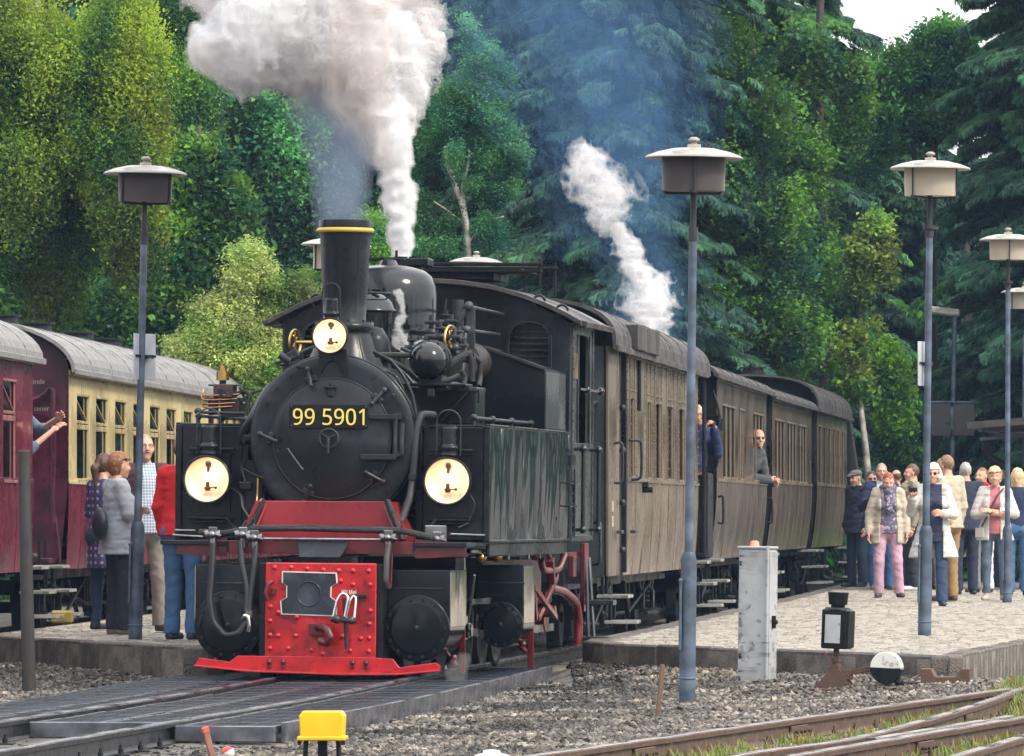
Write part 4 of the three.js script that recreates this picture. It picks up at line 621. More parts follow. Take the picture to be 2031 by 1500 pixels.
// ---------- carriages ----------
// a carriage stands on the track with its right-hand side through the point (X, d) and heads away at angle t
function carriage(o) {
  const { X, d, t, len, w = 1.15, eave, bottom, waist, peak } = o, s = Math.sin(t), c = Math.cos(t);
  const root = thing(o.name, o.label, 'railway carriage', [X - w * c, 0, -(d + w * s)], -t, o.group);
  const sideL = px => { const u = (px - 1015.5) / F; return (u * d - X) / (s - u * c); };
  const z0 = -(o.from ?? 0), shellFrom = o.from ?? 0;
  const side = o.side, low = o.low ?? o.side, trim = o.trim;
  const sill = o.sill, wtop = o.wtop, wins = o.wins.map(q => [sideL(q[0]), sideL(q[1])]).filter(q => q[0] > shellFrom - .01 && q[1] < len);
  for (const q of (o.more ?? [])) wins.push(q);
  // upper side with window openings
  const holes = wins.map(([a, b]) => { const p = new THREE.Path(), r = o.round ?? .02; p.moveTo(a + r, sill); p.lineTo(b - r, sill); p.quadraticCurveTo(b, sill, b, sill + r); p.lineTo(b, wtop - r); p.quadraticCurveTo(b, wtop, b - r, wtop); p.lineTo(a + r, wtop); p.quadraticCurveTo(a, wtop, a, wtop - r); p.lineTo(a, sill + r); p.quadraticCurveTo(a, sill, a + r, sill); return p; });
  for (const k of [1, -1]) {
    const up = new MB().extr([[shellFrom, waist], [len, waist], [len, eave], [shellFrom, eave]], .035, k > 0 ? w - .035 : -w, 0, 0, [0, HALF, 0], 0, holes).build('upper_side', side, root);
    if (k < 0) continue;
    wins.forEach(([a, b], i) => {
      const f = new MB(), m = (a + b) / 2, W = b - a, fw = o.frame ?? .035;
      f.box(.03, .03, W + .05, w + .006, sill - .02, -m, null, .004).box(.02, .025, W + .02, w, wtop + .004, -m, null, .003).box(.02, wtop - sill, fw, w - .015, (sill + wtop) / 2, -a - fw / 2, null, .004).box(.02, wtop - sill, fw, w - .015, (sill + wtop) / 2, -b + fw / 2, null, .004);
      if (o.split) f.box(.022, .05, W, w - .012, lerp(sill, wtop, .62), -m, null, .004).box(.015, .03, W, w - .012, lerp(sill, wtop, .68), -m, null, .003);
      if (o.mullion && W > .5) for (const q of o.mullion) f.box(.02, wtop - sill, .05, w - .015, (sill + wtop) / 2, -lerp(a, b, q), null, .004);
      const win = f.build('window', o.frameMat ?? trim, root);
      const open = o.openWin?.includes(i);
      const g = new THREE.PlaneGeometry(W, open ? (wtop - sill) * .35 : wtop - sill); g.rotateY(HALF); g.translate(w - .03, open ? wtop - (wtop - sill) * .175 : (sill + wtop) / 2, -m);
      mesh('pane', metric(flat(g)), M.paneDark, win);
      if (o.split) new MB().bar([w - .02, lerp(sill, wtop, .7), -b + .04], [w - .02, wtop - .04, -a - .06], .008, 6).build('opened_vent', o.frameMat ?? trim, win);
    });
  }
  // lower side, drawn in towards the foot
  const seams = o.seams ?? Array.from({ length: Math.round((len - shellFrom) / 1.15) + 1 }, (_, i) => lerp(shellFrom, len, i / Math.round((len - shellFrom) / 1.15)));
  for (const k of [1, -1]) for (let i = 0; i < seams.length - 1; i++) {
    if (k < 0 && i) continue;
    const a = k < 0 ? shellFrom : seams[i], b = k < 0 ? len : seams[i + 1], g = new THREE.PlaneGeometry(b - a - .006, waist - bottom, 6, 10), p = g.attributes.position;
    for (let j = 0; j < p.count; j++) { const v = p.getY(j) / (waist - bottom) + .5, u = p.getX(j); p.setZ(j, -(o.tuck ?? .09) * Math.pow(1 - v, 2) + .004 * Math.sin(u * 5 + i * 2) * Math.sin(v * 6 + i)); }
    g.rotateY(k * HALF); g.translate(k * w, (waist + bottom) / 2, -(a + b) / 2); g.computeVertexNormals(); mesh('side_panel', metric(flat(g)), low, root);
  }
  const st = new MB(), sl = new MB(); const tuck = o.tuck ?? .09;
  for (const z of seams) { for (let q = 0; q < 5; q++) { const v0 = q / 5, v1 = (q + 1) / 5, xx = v => w - tuck * Math.pow(1 - v, 2) + .002; sl.beam([xx(v0), lerp(bottom, waist, v0), -z], [xx(v1), lerp(bottom, waist, v1), -z], .03, .008); } if (o.rivets) for (let y = waist + .05; y < eave; y += .09) st.ball(.008, w + .006, y, -z, 1, 1, 1, 6); }
  for (const [a, b] of wins) if (o.rivets) for (const z of [a - .06, b + .06]) { st.box(.012, eave - waist, .05, w + .004, (eave + waist) / 2, -z, null, .002); for (let y = bottom + .9; y < eave; y += .08) st.ball(.008, w + .012, y, -z, 1, 1, 1, 6); }
  st.box(.02, .035, len - shellFrom, w + .008, waist, -(len + shellFrom) / 2, null, .004).box(.02, .05, len - shellFrom, w + .004, eave - .02, -(len + shellFrom) / 2, null, .004);
  if (o.panelLine) for (const [a, b] of wins) st.box(.014, .014, b - a + .03, w + .004, eave - .36, -(a + b) / 2, null, .003).box(.014, .3, .012, w + .004, eave - .2, -b, null, .003);
  st.build('beading', trim, root); sl.build('seam_strip', o.low ?? trim, root);
  // ends, floor, dark interior
  const arc = (hw, e, pk, n = 18, ex = 2.6) => Array.from({ length: n + 1 }, (_, i) => { const a = Math.PI * i / n, x = Math.sign(Math.cos(a)) * Math.pow(Math.abs(Math.cos(a)), 2 / ex) * hw, y = Math.pow(Math.sin(a), 2 / ex) * (pk - e) + e; return [x, y]; });
  const ex = o.ex ?? 2.4;
  for (const [z, nm] of [[shellFrom, 'front'], [len, 'rear']]) new MB().extr([[-w + .1, bottom], [w - .1, bottom], [w - .004, waist], [w - .004, eave], ...arc(w - .004, eave, peak - .06, 14, ex)], .04, 0, 0, -z - (nm === 'front' ? .04 : 0)).build('end_wall', o.end, root);
  new MB().box(2 * w - .3, .06, len - shellFrom - .1, 0, bottom + .3, -(len + shellFrom) / 2).box(.5, .45, len - shellFrom - 1, -.72, bottom + .45, -(len + shellFrom) / 2).box(.5, .45, len - shellFrom - 1, .72, bottom + .45, -(len + shellFrom) / 2).build('interior', M.wood, root);
  const oh = o.roofFrom ?? -.15, ring = [...arc(w + .09, eave - .01, peak, 22, ex), ...arc(w + .06, eave - .03, peak - .03, 22, ex).reverse()];
  const roof = new MB().extr(ring, len + (o.roofTo ?? .15) - oh, 0, 0, -len - (o.roofTo ?? .15)).build('roof', o.roof, root);
  { const b = new MB(); b.box(.03, .06, len + .15 - oh, w + .10, eave - .02, -(len + .15 + oh) / 2).box(.03, .06, len + .15 - oh, -w - .10, eave - .02, -(len + .15 + oh) / 2); for (let z = oh + 1.6; z < len; z += 1.9) { const a = arc(w + .092, eave - .005, peak + .004, 16, ex); for (let i = 0; i < a.length - 1; i++) b.beam([a[i][0], a[i][1], -z], [a[i + 1][0], a[i + 1][1], -z], .05, .008); } b.build('roof_edge', o.roof, roof); }
  for (const [z, x, r] of (o.vents ?? [])) new MB().cyl(r, r * 1.05, .12, x, peak + .04, -z, null, 18).cyl(r * 1.25, r * 1.25, .02, x, peak + .11, -z, null, 18).build('roof_vent', M.coachDark, roof);
  // underframe
  const u = new MB(); const uz = -(len + shellFrom) / 2, ul = len - shellFrom;
  u.box(.08, .2, len + .6, .72, bottom - .02, -len / 2).box(.08, .2, len + .6, -.72, bottom - .02, -len / 2).box(1.9, .12, .12, 0, bottom, -.1).box(1.9, .12, .12, 0, bottom, -len + .1);
  u.bar([.74, bottom - .12, -1.5], [.74, bottom - .42, -len * .38], .022).bar([.74, bottom - .42, -len * .38], [.74, bottom - .42, -len * .62], .022).bar([.74, bottom - .42, -len * .62], [.74, bottom - .12, -len + 1.5], .022).bar([.74, bottom, -len * .38], [.74, bottom - .42, -len * .38], .02).bar([.74, bottom, -len * .62], [.74, bottom - .42, -len * .62], .02);
  u.box(.9, .3, 1.2, .2, bottom - .28, -len * .5).cyl(.16, .16, .7, .4, bottom - .25, -len * .33, [HALF, 0, 0], 16).bar([.8, .2, -len * .2], [.86, .6, -len * .3], .02).bar([.8, .6, -len * .22], [.82, .2, -len * .28], .025).bar([.85, .6, -len * .45], [.85, .25, -len * .5], .025);
  u.build('underframe', M.under, root);
  for (const bz of [2.2, len - 2.2]) { // bogies
    const b = new MB(); b.box(.06, .16, 2.1, .66, .5, -bz).box(.06, .16, 2.1, -.66, .5, -bz).box(1.3, .16, .3, 0, .52, -bz); for (const q of [-.7, .7]) { b.box(.14, .2, .2, .7, .38, -bz - q); b.bar([.72, .6, -bz - q - .35], [.72, .44, -bz - q], .03).bar([.72, .6, -bz - q + .35], [.72, .44, -bz - q], .03); } for (let i = 0; i < 4; i++) b.torus(.06, .016, .7, .36 + i * .05, -bz, [HALF, 0, 0], 14);
    b.bar([.8, .22, -bz - .8], [.8, .24, -bz + .9], .022); const bg = b.build('bogie', M.under, root);
    for (const q of [-.7, .7]) { const m = new MB(); for (const k of [-1, 1]) m.lathe([[0, -.04], [.26, -.05], [.29, -.05], [.3, .05], [.33, .05], [.33, .07], [0, .04]], k * .53, .31, -bz - q, [0, 0, k * HALF], 28); m.bar([-.6, .31, -bz - q], [.6, .31, -bz - q], .05); m.build('wheelset', M.under, bg); }
  }
  if (o.steps) for (const [z, n] of o.steps) for (let i = 0; i < n; i++) { const y = .28 + i * .24, x = w + .10 - i * .07 + (o.stepOut ?? 0); new MB().box(.3, .035, .6, x, y, -z, null, .006).build('step_board', M.tread, root); new MB().box(.03, .3, .03, x - .1, y + .12, -z + .24).box(.03, .3, .03, x - .1, y + .12, -z - .24).build('step_bracket', M.under, root); }
  root.userData.sideL = undefined; delete root.userData.sideL;
  return { root, sideL, w, s, c, at: (x, y, L) => V(X - w * c + x * c + L * s, y, -(d + w * s - x * s + L * c)) };
}
M.paneDark = new THREE.MeshPhysicalMaterial({ color: new THREE.Color().setRGB(.2, .21, .2), transmission: 1, roughness: .03, thickness: 0, ior: 1.5 });
const CG = 'brown carriages behind the black locomotive';
const c1 = carriage({ name: 'passenger_carriage', label: 'weathered brown carriage with arched dark roof, coupled right behind the locomotive', X: .897, d: 65.6, t: .0923, len: 12.6, roofTo: .85, from: 2.3, eave: 2.85, bottom: .70, waist: 1.62, peak: 3.32, ex: 2.9, roofFrom: -.2, sill: 1.66, wtop: 2.42, tuck: .05, wins: [[1250, 1258], [1283, 1290], [1299, 1311], [1322, 1335], [1345, 1357], [1368, 1377], [1386, 1392]], rivets: 1, panelLine: 1, side: M.olive, trim: M.oliveTrim, end: M.endGreen, roof: M.roofGrey, steps: [[.4, 2], [12.9, 3]], vents: [] });
{ const b = c1.root; new MB().box(.03, 2.15, 1.3, 1.13, 1.78, -.75, null, .006).build('vestibule_panel', M.olive, b);
  new MB().extr([[-1.1, .7], [1.1, .7], [1.1, 2.85], [-1.1, 2.85]], .04, 0, 0, -.1).build('vestibule_end', M.endGreen, b);
  new MB().box(.1, 2.1, .08, 1.1, 1.78, -2.22).box(.1, 2.1, .08, 1.1, 1.78, -1.48).build('vestibule_post', M.coachDark, b);
  { const m = new MB(); for (const y of [.95, 1.4, 1.9, 2.3]) m.ball(.03, 1.17, y, -1.45, 1, 1, 1, 8); m.tube([[1.16, 1.95, -.5], [1.24, 1.94, -.5], [1.24, 1.6, -.5], [1.16, 1.58, -.5]], .012).tube([[1.16, 2.0, -2.5], [1.26, 1.98, -2.6], [1.26, 1.65, -2.6], [1.16, 1.62, -2.6]], .014).box(.05, .03, .3, 1.19, 1.12, -2.6).box(.05, .03, .3, 1.19, 1.12, -.9).tube([[1.0, 1.2, .03], [1.08, 1.2, .12], [1.08, .85, .12], [1.0, .82, .03]], .016).bar([.3, 2.32, .02], [1.05, 2.32, .02], .03); m.build('handrail', M.iron, b); }
  new MB().box(.36, .24, 2.9, 1.12, 2.98, -3.2, null, .008).build('roof_box', M.roofGrey, b);
  { const m = new MB(); m.cyl(.02, .02, .5, 1.17, 2.55, -3.6).box(.06, .06, .12, 1.18, 1.58, -4.3).cyl(.03, .03, .1, 1.2, 1.53, -4.3, [0, 0, HALF], 10); m.build('gutter_spout', M.coachDark, b); }
  { const m = new MB(); m.box(.004, .1, .14, 1.147, 1.36, -.55, null, .001).box(.004, .1, .14, 1.147, 1.22, -.55, null, .001).box(.004, .22, .3, 1.11, 1.3, -6.3, null, .001); m.build('faded_notice', mat([.5, .42, .24], .6, { map: T.scuff }), b); const q = new MB(); for (const [z, y] of [[4.4, 1.0], [5.6, .95], [6.6, .98], [7.2, .95], [9.2, .98]]) q.box(.004, .16, .12, 1.085, y, -z, [0, 0, -.12], .001); q.build('chalk_mark', mat([.34, .29, .23], .8, { map: T.scuff }), b); }
}
const c2 = carriage({ name: 'passenger_carriage', label: 'brown carriage with open front balcony and a man leaning out of its window', X: (1422 - 1015.5) / F * 83, d: 83, t: .0889, len: 11.0, from: 0, eave: 2.92, bottom: .76, waist: 1.70, peak: 3.16, ex: 2.2, roofFrom: -1.5, sill: 1.75, wtop: 2.6, round: .02, mullion: [.33, .66], wins: [[1433, 1459], [1467, 1477], [1494, 1514]], openWin: [2], rivets: 0, side: M.oliveDark, trim: M.oliveTrim, end: M.coachDark, roof: M.roofGrey, steps: [[-.7, 3], [10.7, 3]] });
{ const m = new MB(); m.bar([1.08, .8, 1.3], [1.08, 2.85, 1.3], .025).bar([-1.08, .8, 1.3], [-1.08, 2.85, 1.3], .025).box(2.2, .05, 1.4, 0, .82, .65).tube([[.9, 1.8, .05], [1.15, 1.85, .1], [1.18, 2.5, .1], [1.1, 2.75, .05]], .016).bar([.2, 2.45, .03], [1.2, 2.45, .1], .02).box(.2, .1, .06, 1.1, 2.42, .06); m.build('balcony', M.under, c2.root); new MB().box(.04, .95, 1.05, 1.1, 1.3, .72, null, .006).build('balcony_gate', M.coachDark, c2.root); const h = new MB(); for (const z of [.02, 11.05]) h.tube([[1.16, 1.5, -z], [1.22, 1.5, -z], [1.22, 1.2, -z], [1.16, 1.2, -z]], .014).box(.1, .14, .12, 1.17, 2.35, -z); h.build('handrail', M.under, c2.root); const q = new MB(); q.box(.004, .2, .3, 1.12, 1.42, -2.3, null, .001).box(.004, .36, .16, 1.09, 1.2, -5.6, null, .001); for (let i = 0; i < 4; i++) q.box(.004, .14, .2, 1.07, .98, -3 - i * 1.7, [0, 0, -.12], .001); q.build('faded_notice', mat([.4, .35, .22], .8, { map: T.scuff }), c2.root); }
const c3 = carriage({ name: 'passenger_carriage', label: 'brown carriage with three window groups, third behind the locomotive', X: (1532 - 1015.5) / F * 96, d: 96, t: .0957, len: 10.0, from: 0, eave: 2.9, bottom: .80, waist: 1.74, peak: 3.14, ex: 2.2, roofFrom: -.9, sill: 1.79, wtop: 2.6, mullion: [.33, .66], wins: [[1537, 1557], [1562, 1580], [1584, 1600]], side: M.oliveDark, trim: M.oliveTrim, end: M.coachDark, roof: M.roofGrey, steps: [[-.5, 3], [9.7, 3]] });
const c4 = carriage({ name: 'passenger_carriage', label: 'brown carriage with a tall arched roof at the far tail of the train', X: (1621 - 1015.5) / F * 107.3, d: 107.3, t: .0934, len: 9.8, from: 0, eave: 2.9, bottom: .80, waist: 1.76, peak: 3.42, ex: 2.9, roofFrom: -1.0, sill: 1.8, wtop: 2.66, wins: [[1624, 1630], [1634, 1639], [1644, 1648.5], [1653, 1657], [1662, 1666], [1670, 1674]], side: M.oliveDark, trim: M.oliveTrim, end: M.coachDark, roof: M.roofGrey, vents: [[-.4, .2, .16]], steps: [[-.4, 3], [9.5, 3]] });
{ const m = new MB(); m.cyl(.09, .1, .22, 1.02, 2.42, -9.95).box(.2, .03, .2, 1.02, 2.55, -9.95).bar([.9, 2.6, -9.8], [1.25, 2.62, -9.9], .012); m.build('tail_lamp', M.under, c4.root); const q = new MB().tube([[.6, .8, -9.9], [.75, .75, -10.1], [.72, .3, -10.2], [.85, .22, -10.2]], .05, 8).box(.6, .05, .4, .95, .2, -10.2); q.build('tail_step', M.under, c4.root); }
for (const c of [c1, c2, c3, c4]) c.root.userData.group = CG;

// the other train on the left
const LG = 'maroon carriages on the left hand track';
const b1 = carriage({ name: 'maroon_carriage', label: 'cream and maroon carriage with light grey roof, behind the left platform', X: -4.52, d: 72, t: .055, len: 14.5, w: 1.2, from: 0, eave: 2.76, bottom: .73, waist: 1.615, peak: 3.30, ex: 2.05, roofFrom: -.25, sill: 1.66, wtop: 2.52, round: .07, split: 1, frame: .03, frameMat: M.creamFrame ??= mat([.45, .37, .2], .4, { map: T.mottle }), wins: [[152, 176], [190, 213], [228, 250], [264, 285], [297, 317], [330, 349], [364, 382], [396, 413], [427, 443]], side: M.cream, low: M.maroon, trim: M.cream, end: M.maroonDark, roof: M.roofLight, tuck: .03, vents: [[.6, .1, .17], [3.2, .1, .17], [6.2, .1, .17], [10.2, .1, .17], [13.2, .1, .17]], steps: [[-.7, 3]], stepOut: -.05 });
const b2 = carriage({ name: 'maroon_carriage', label: 'second cream and maroon carriage, its roof running on behind the left lubricator', X: -4.52 + .055 * 15.2, d: 72 + 15.2, t: .055, len: 13, w: 1.2, from: 0, eave: 2.76, bottom: .73, waist: 1.615, peak: 3.30, ex: 2.05, roofFrom: -.4, sill: 1.66, wtop: 2.52, round: .07, split: 1, frame: .03, frameMat: M.creamFrame, wins: [[430, 440], [446, 455], [461, 470], [476, 484], [490, 498], [503, 511]], side: M.cream, low: M.maroon, trim: M.cream, end: M.maroonDark, roof: M.roofLight, tuck: .03, vents: [[2.5, .1, .17], [6, .1, .17], [10, .1, .17]] });
const b0 = carriage({ name: 'maroon_carriage', label: 'all maroon carriage cut by the left edge of the picture', X: -4.685 - .055 * 12, d: 57, t: .055, len: 12.0, w: 1.2, from: 0, eave: 2.80, bottom: .73, waist: 1.615, peak: 3.32, ex: 2.05, roofFrom: -.25, sill: 1.62, wtop: 2.56, round: .07, split: 1, frame: .03, frameMat: mat([.3, .12, .12], .4), wins: [[6, 31]], more: [[8.2, 9.0], [6.6, 7.4]], side: M.maroon, low: M.maroon, trim: M.maroon, end: M.maroonDark, roof: M.roofLight, tuck: .03, steps: [[12.6, 3]], stepOut: -.05 });
b1.root.userData.group = b2.root.userData.group = b0.root.userData.group = LG;
{ // white lettering on the carriage ends and sides
  const cm = mat([.42, .36, .3], .6);
  const put = (s, h, px, py, L, parent, x = .0) => { const m = mesh('white_lettering', lettering(s, h, .003), cm, parent); const p = at(px, py, 72); m.position.set(p.x + 4.52 + 1.2, p.y, .008); };
  put('lände', .045, 74, 757, 0, b1.root); put('sener', .045, 82, 812, 0, b1.root);
  const q = new MB(); for (const [z, y, a, b] of [[.35, 1.36, .32, .07], [.35, 1.27, .12, .07], [.9, 1.37, .3, .05], [1.7, .86, .06, .06]]) q.box(.003, b, a, 1.192, y, -z, null, .001); q.build('small_inscription', mat([.5, .3, .3], .6, { map: T.scuff }), b1.root);
  const m = new MB(); m.tube([[.7, 2.4, .06], [.95, 2.5, .1], [1.05, 2.55, .12], [1.05, 1.2, .12]], .03).tube([[1.0, 1.6, .06], [1.08, 1.2, .1], [1.12, .8, .12], [1.0, .76, .1], [.7, .76, .1]], .016).box(2.2, .05, .8, 0, .82, .42).bar([-1, .85, .8], [-1, 1.9, .8], .02); m.build('end_gangway', M.maroonDark, b1.root);
}
{ const p = onGround(123, 1228, TOP + .04); new MB().box(.22, .13, .2, 0, .06, 0, null, .02).build('wheel_chock', mat([.3, .22, .04], .8, { map: T.dirt }), null).position.copy(V(p.x, TOP, p.z)); tag(scene.children.at(-1), 'mossy yellow block on the left platform under the maroon carriage', 'block'); }

// ---------- platform lamps ----------
const LAMPS = 'mushroom shaped platform lamps';
function platformLamp(label, base, baseY, topPx, o = {}) {
  const b = onGround(base[0], base[1], baseY), d = -b.z, tp = at(topPx[0], topPx[1], d), H = tp.y - baseY;
  const t = thing('platform_lamp', label, 'lamp post', [b.x, baseY, b.z], o.turn ?? 0, LAMPS); t.rotation.z = -Math.atan2(tp.x - b.x, H);
  const h2 = o.thick ?? 1.15;
  new MB().lathe([[0, -.1], [.062, -.1], [.062, h2 - .06], [.045, h2]], 0, 0, 0, null, o.square ? 8 : 10).box(.02, .5, .09, -.058, h2 * .55, .02, null, .004).box(.03, .03, .1, -.058, h2 * .55 + .26, .02).torus(.064, .006, 0, .12, 0, [HALF, 0, 0], 12).build('post_base', M.galv, t);
  new MB().cyl(.03, .034, H - h2 - .72, 0, h2 + (H - h2 - .72) / 2, 0, null, 14).build('post', M.galv, t);
  new MB().cyl(.024, .024, .34, 0, H - .55, 0, null, 12).cyl(.037, .037, .1, 0, H - .72, 0, null, 14).build('neck', M.galvDark, t); if (o.collar) new MB().cyl(.062, .062, .03, 0, H - .68, 0, null, 16).build('collar', M.galvDark, t);
  const hat = new MB().lathe([[.36, H - .16], [.365, H - .155], [.35, H - .14], [.27, H - .11], [.16, H - .085], [.05, H - .08], [.05, H - .055], [.022, H - .05], [.022, H - .035], [.04, H - .03], [.042, H - .015], [.02, H], [0, H]], 0, 0, 0, null, 40).lathe([[0, H - .15], [.3, H - .15], [.36, H - .162]], 0, 0, 0, null, 40).build('lamp_hat', M.lampHat, t);
  new MB().lathe([[.228, H - .40], [.236, H - .15]], 0, 0, 0, null, 32).lathe([[.04, H - .395], [.2, H - .40], [.228, H - .395]], 0, 0, 0, null, 32).build('lamp_shade', o.dirty ? M.lampShadeDirty : M.lampShade, t);
  const ar = new MB(); for (let i = 0; i < 3; i++) { const a = i * 2.094 + (o.rot ?? .5); ar.beam([.24 * Math.cos(a), H - .41, .24 * Math.sin(a)], [.242 * Math.cos(a), H - .15, .242 * Math.sin(a)], .022, .014).bar([.03 * Math.cos(a), H - .415, .03 * Math.sin(a)], [.25 * Math.cos(a), H - .41, .25 * Math.sin(a)], .01, 6).cyl(.022, .022, .02, .235 * Math.cos(a), H - .41, .235 * Math.sin(a), null, 8); } ar.build('lamp_bracket', M.galvDark, t);
  new MB().cyl(.03, .03, .18, 0, H - .29, 0).ball(.05, 0, H - .24, 0, 1, 1.3, 1).build('lamp_holder', M.lampHat, t);
  return { t, d, H };
}
const L1 = platformLamp('platform lamp with a sign at the left platform front, left of the locomotive', [268, 1268], TOP, [289, 310], { dirty: 1, rot: .4, thick: 1.02 });
const L2 = platformLamp('large platform lamp with dark shade standing in the gravel in front of the brown carriages', [1363, 1378], -.05, [1377, 272], { dirty: 1, rot: 1.57, thick: 1.05 });
const L3 = platformLamp('platform lamp with blue grey post in front of the woman in the white coat', [1834, 1260], TOP, [1846, 301], { collar: 1, rot: .25, thick: .98 });
const L4 = platformLamp('platform lamp beside the smiling blonde woman, near the right edge', [1998, 1195], TOP, [2000, 452], { collar: 1, rot: 1.57, thick: .95 });
platformLamp('platform lamp whose hat shows behind the locomotive chimney', [640, 1232], TOP, [668, 457], {});
platformLamp('platform lamp showing above the locomotive cab roof', [930, 1184], TOP, [945, 498], {});
platformLamp('far platform lamp peeping out behind the locomotive cab, above the first carriage', [1170, 1150], TOP, [1183, 602], {});
platformLamp('far platform lamp showing above the second brown carriage', [1412, 1122], TOP, [1422, 696], {});
platformLamp('far platform lamp cut by the right edge of the picture', [2030, 1168], TOP, [2034, 560], {});
for (const [L, px, py, w, h, turn, label] of [[L1, 284, 708, .36, .40, 1.08, 'blank pale back of a sign strapped to the left platform lamp'], [L3, 1829, 722, .3, .4, 1.2, 'sign seen edge on, strapped to the lamp post by the woman in white']]) {
  const p = at(px, py, L.d + .07), t = thing('platform_sign', label, 'sign', [p.x, p.y, p.z], turn);
  new MB().box(w, h, .012, 0, 0, .012, null, .003).build('sign_plate', mat([.5, .52, .56], .5, { map: T.mottle }), t); new MB().box(w - .03, .02, .02, 0, h * .02, .026).cyl(.042, .042, .03, 0, 0, .06, null, 14).build('strap', M.galvDark, t);
}
{ // modern street lamp and station roof on the right
  const d = 121, b = at(1884, 1150, d), top = at(1894, 622, d), t = thing('street_lamp', 'tall modern street lamp with a flat white head behind the crowd', 'street lamp', [b.x, TOP, b.z]);
  const H = top.y - TOP, dx = top.x - b.x; new MB().bar([0, 0, 0], [dx, H, 0], .055, 14, .04).build('pole', M.galv, t);
  new MB().box(.62, .13, .22, dx - .22, H + .04, 0, [0, 0, -.12], .05).build('lamp_head', M.lampHat, t);
  const s = at(1888, 830, d - .1), q = thing('departure_display', 'dark display box hanging behind the street lamp pole', 'display', [s.x, s.y, s.z]);
  new MB().box(.36, .56, .12, -.2, -.02, 0).box(.36, .56, .12, .2, -.02, 0).build('display_box', M.darkGlass, q); new MB().box(.85, .03, .2, 0, .28, 0).box(.08, .4, .08, 0, 0, .02).build('display_arm', M.galv, q);
  const e = at(1990, 850, 104), h = thing('station_canopy', 'dark station canopy jutting in at the right edge', 'canopy', [e.x, e.y, e.z], -.25);
  new MB().extr([[-.35, -.02], [3.5, .28], [3.5, .38], [-.35, .08]], 7, 0, 0, -6).build('canopy_roof', M.roofGrey, h); { const g = new MB(); g.box(3.9, .05, .06, 1.6, -.0, .0, [0, 0, .08]).bar([-.34, .0, 0], [-.34, .0, -6], .05); for (let x = -.2; x < 3.4; x += .16) g.box(.09, .025, 5.8, x, -.06 + x * .085, -3); g.build('canopy_edge', M.galv, h); } new MB().tube([[-.28, -.06, -.2], [-.28, -.4, -.2], [.1, -.6, -.3], [1.2, -.9, -.6], [2.2, -1.2, -.7]], .07).build('canopy_bracket', M.under, h); new MB().box(.25, 4.1, .25, 2.2, -1.9, -.8).build('canopy_post', M.under, h); new MB().box(.3, .22, .03, .55, .5, .05).build('white_board', M.whitePaint, h);
}
// ---------- things in the foreground ----------
{ const p = onGround(1500, 1345, -.0), t = thing('cable_cabinet', 'scratched grey metal cable cabinet in front of the right platform kerb', 'cabinet', [p.x, -.06, p.z], -.42); t.rotation.z = -.015;
  new MB().box(.25, 1.04, .18, 0, .55, 0, null, .008).build('cabinet_body', M.cabinet, t); new MB().box(.012, 1.0, .16, .131, .55, 0, null, .004).box(.02, 1.03, .03, .12, .56, .09).build('cabinet_door', M.cabinet, t); new MB().box(.03, .1, .03, .15, .50, .02).ball(.02, .165, .5, .02).build('latch', M.soot, t); new MB().box(.27, .02, .2, 0, 1.08, 0, null, .006).build('cabinet_lid', M.cabinet, t); new MB().cyl(.035, .04, .05, -.05, 1.10, -.05, null, 12).cyl(.025, .03, .015, -.05, 1.125, -.05, null, 12).build('cabinet_lamp', mat([.6, .3, .2], .5), t); }
{ // point lantern with its trestle and weighted lever
  const p = onGround(1656, 1368, -.05), t = thing('point_lantern', 'black point lantern with pale panel on a rusty trestle, before the right platform', 'point lantern', [p.x, -.06, p.z], -.32); t.rotation.z = -.04;
  new MB().box(.2, .3, .18, 0, .47, 0, null, .01).build('lantern_box', M.black, t); new MB().box(.12, .215, .006, -.01, .47, .093, null, .002).build('lantern_panel', mat([.36, .38, .4], .35, { map: T.scuff }), t); new MB().box(.13, .225, .003, -.01, .47, .0915, null, .001).box(.02, .28, .17, .105, .47, 0).build('panel_frame', M.soot, t);
  new MB().lathe([[.05, .62], [.055, .655], [.07, .655], [.078, .74], [.082, .745], [.078, .75], [.0, .745]], 0, 0, 0, null, 24).cyl(.09, .1, .015, 0, .625, 0, null, 24).build('lantern_chimney', M.black, t);
  new MB().cyl(.022, .022, .22, 0, .24, 0).cyl(.04, .04, .04, 0, .24, 0).cyl(.034, .034, .03, 0, .2, 0).box(.07, .16, .07, 0, .12, 0).extr([[-.17, 0], [.17, 0], [.05, .16], [-.03, .16]], .02, 0, .0, .03).extr([[-.17, 0], [.17, 0], [.05, .16], [-.03, .16]], .02, 0, .0, -.06).box(.36, .02, .18, 0, .005, 0).build('trestle', M.railSide, t);
  new MB().beam([.05, .13, .02], [.32, .19, .06], .03, .04).beam([.02, .1, .02], [.14, .12, .02], .05, .05).build('lever', M.railSide, t);
  const D = [.43, .195, .07], top = new THREE.Shape(), bot = new THREE.Shape(); top.absarc(0, 0, .116, 0, Math.PI); bot.absarc(0, 0, .116, Math.PI, 2 * Math.PI);
  const w = new MB().extr(bot, .07, ...D, [0, 0, 0], .006).build('lever_weight', M.black, t, 'round lever weight, white above and black below'); new MB().extr(top, .07, D[0], D[1] + .002, D[2], [0, 0, 0], .006).build('white_half', mat([.62, .62, .58], .5, { map: T.scuff }), w);
}
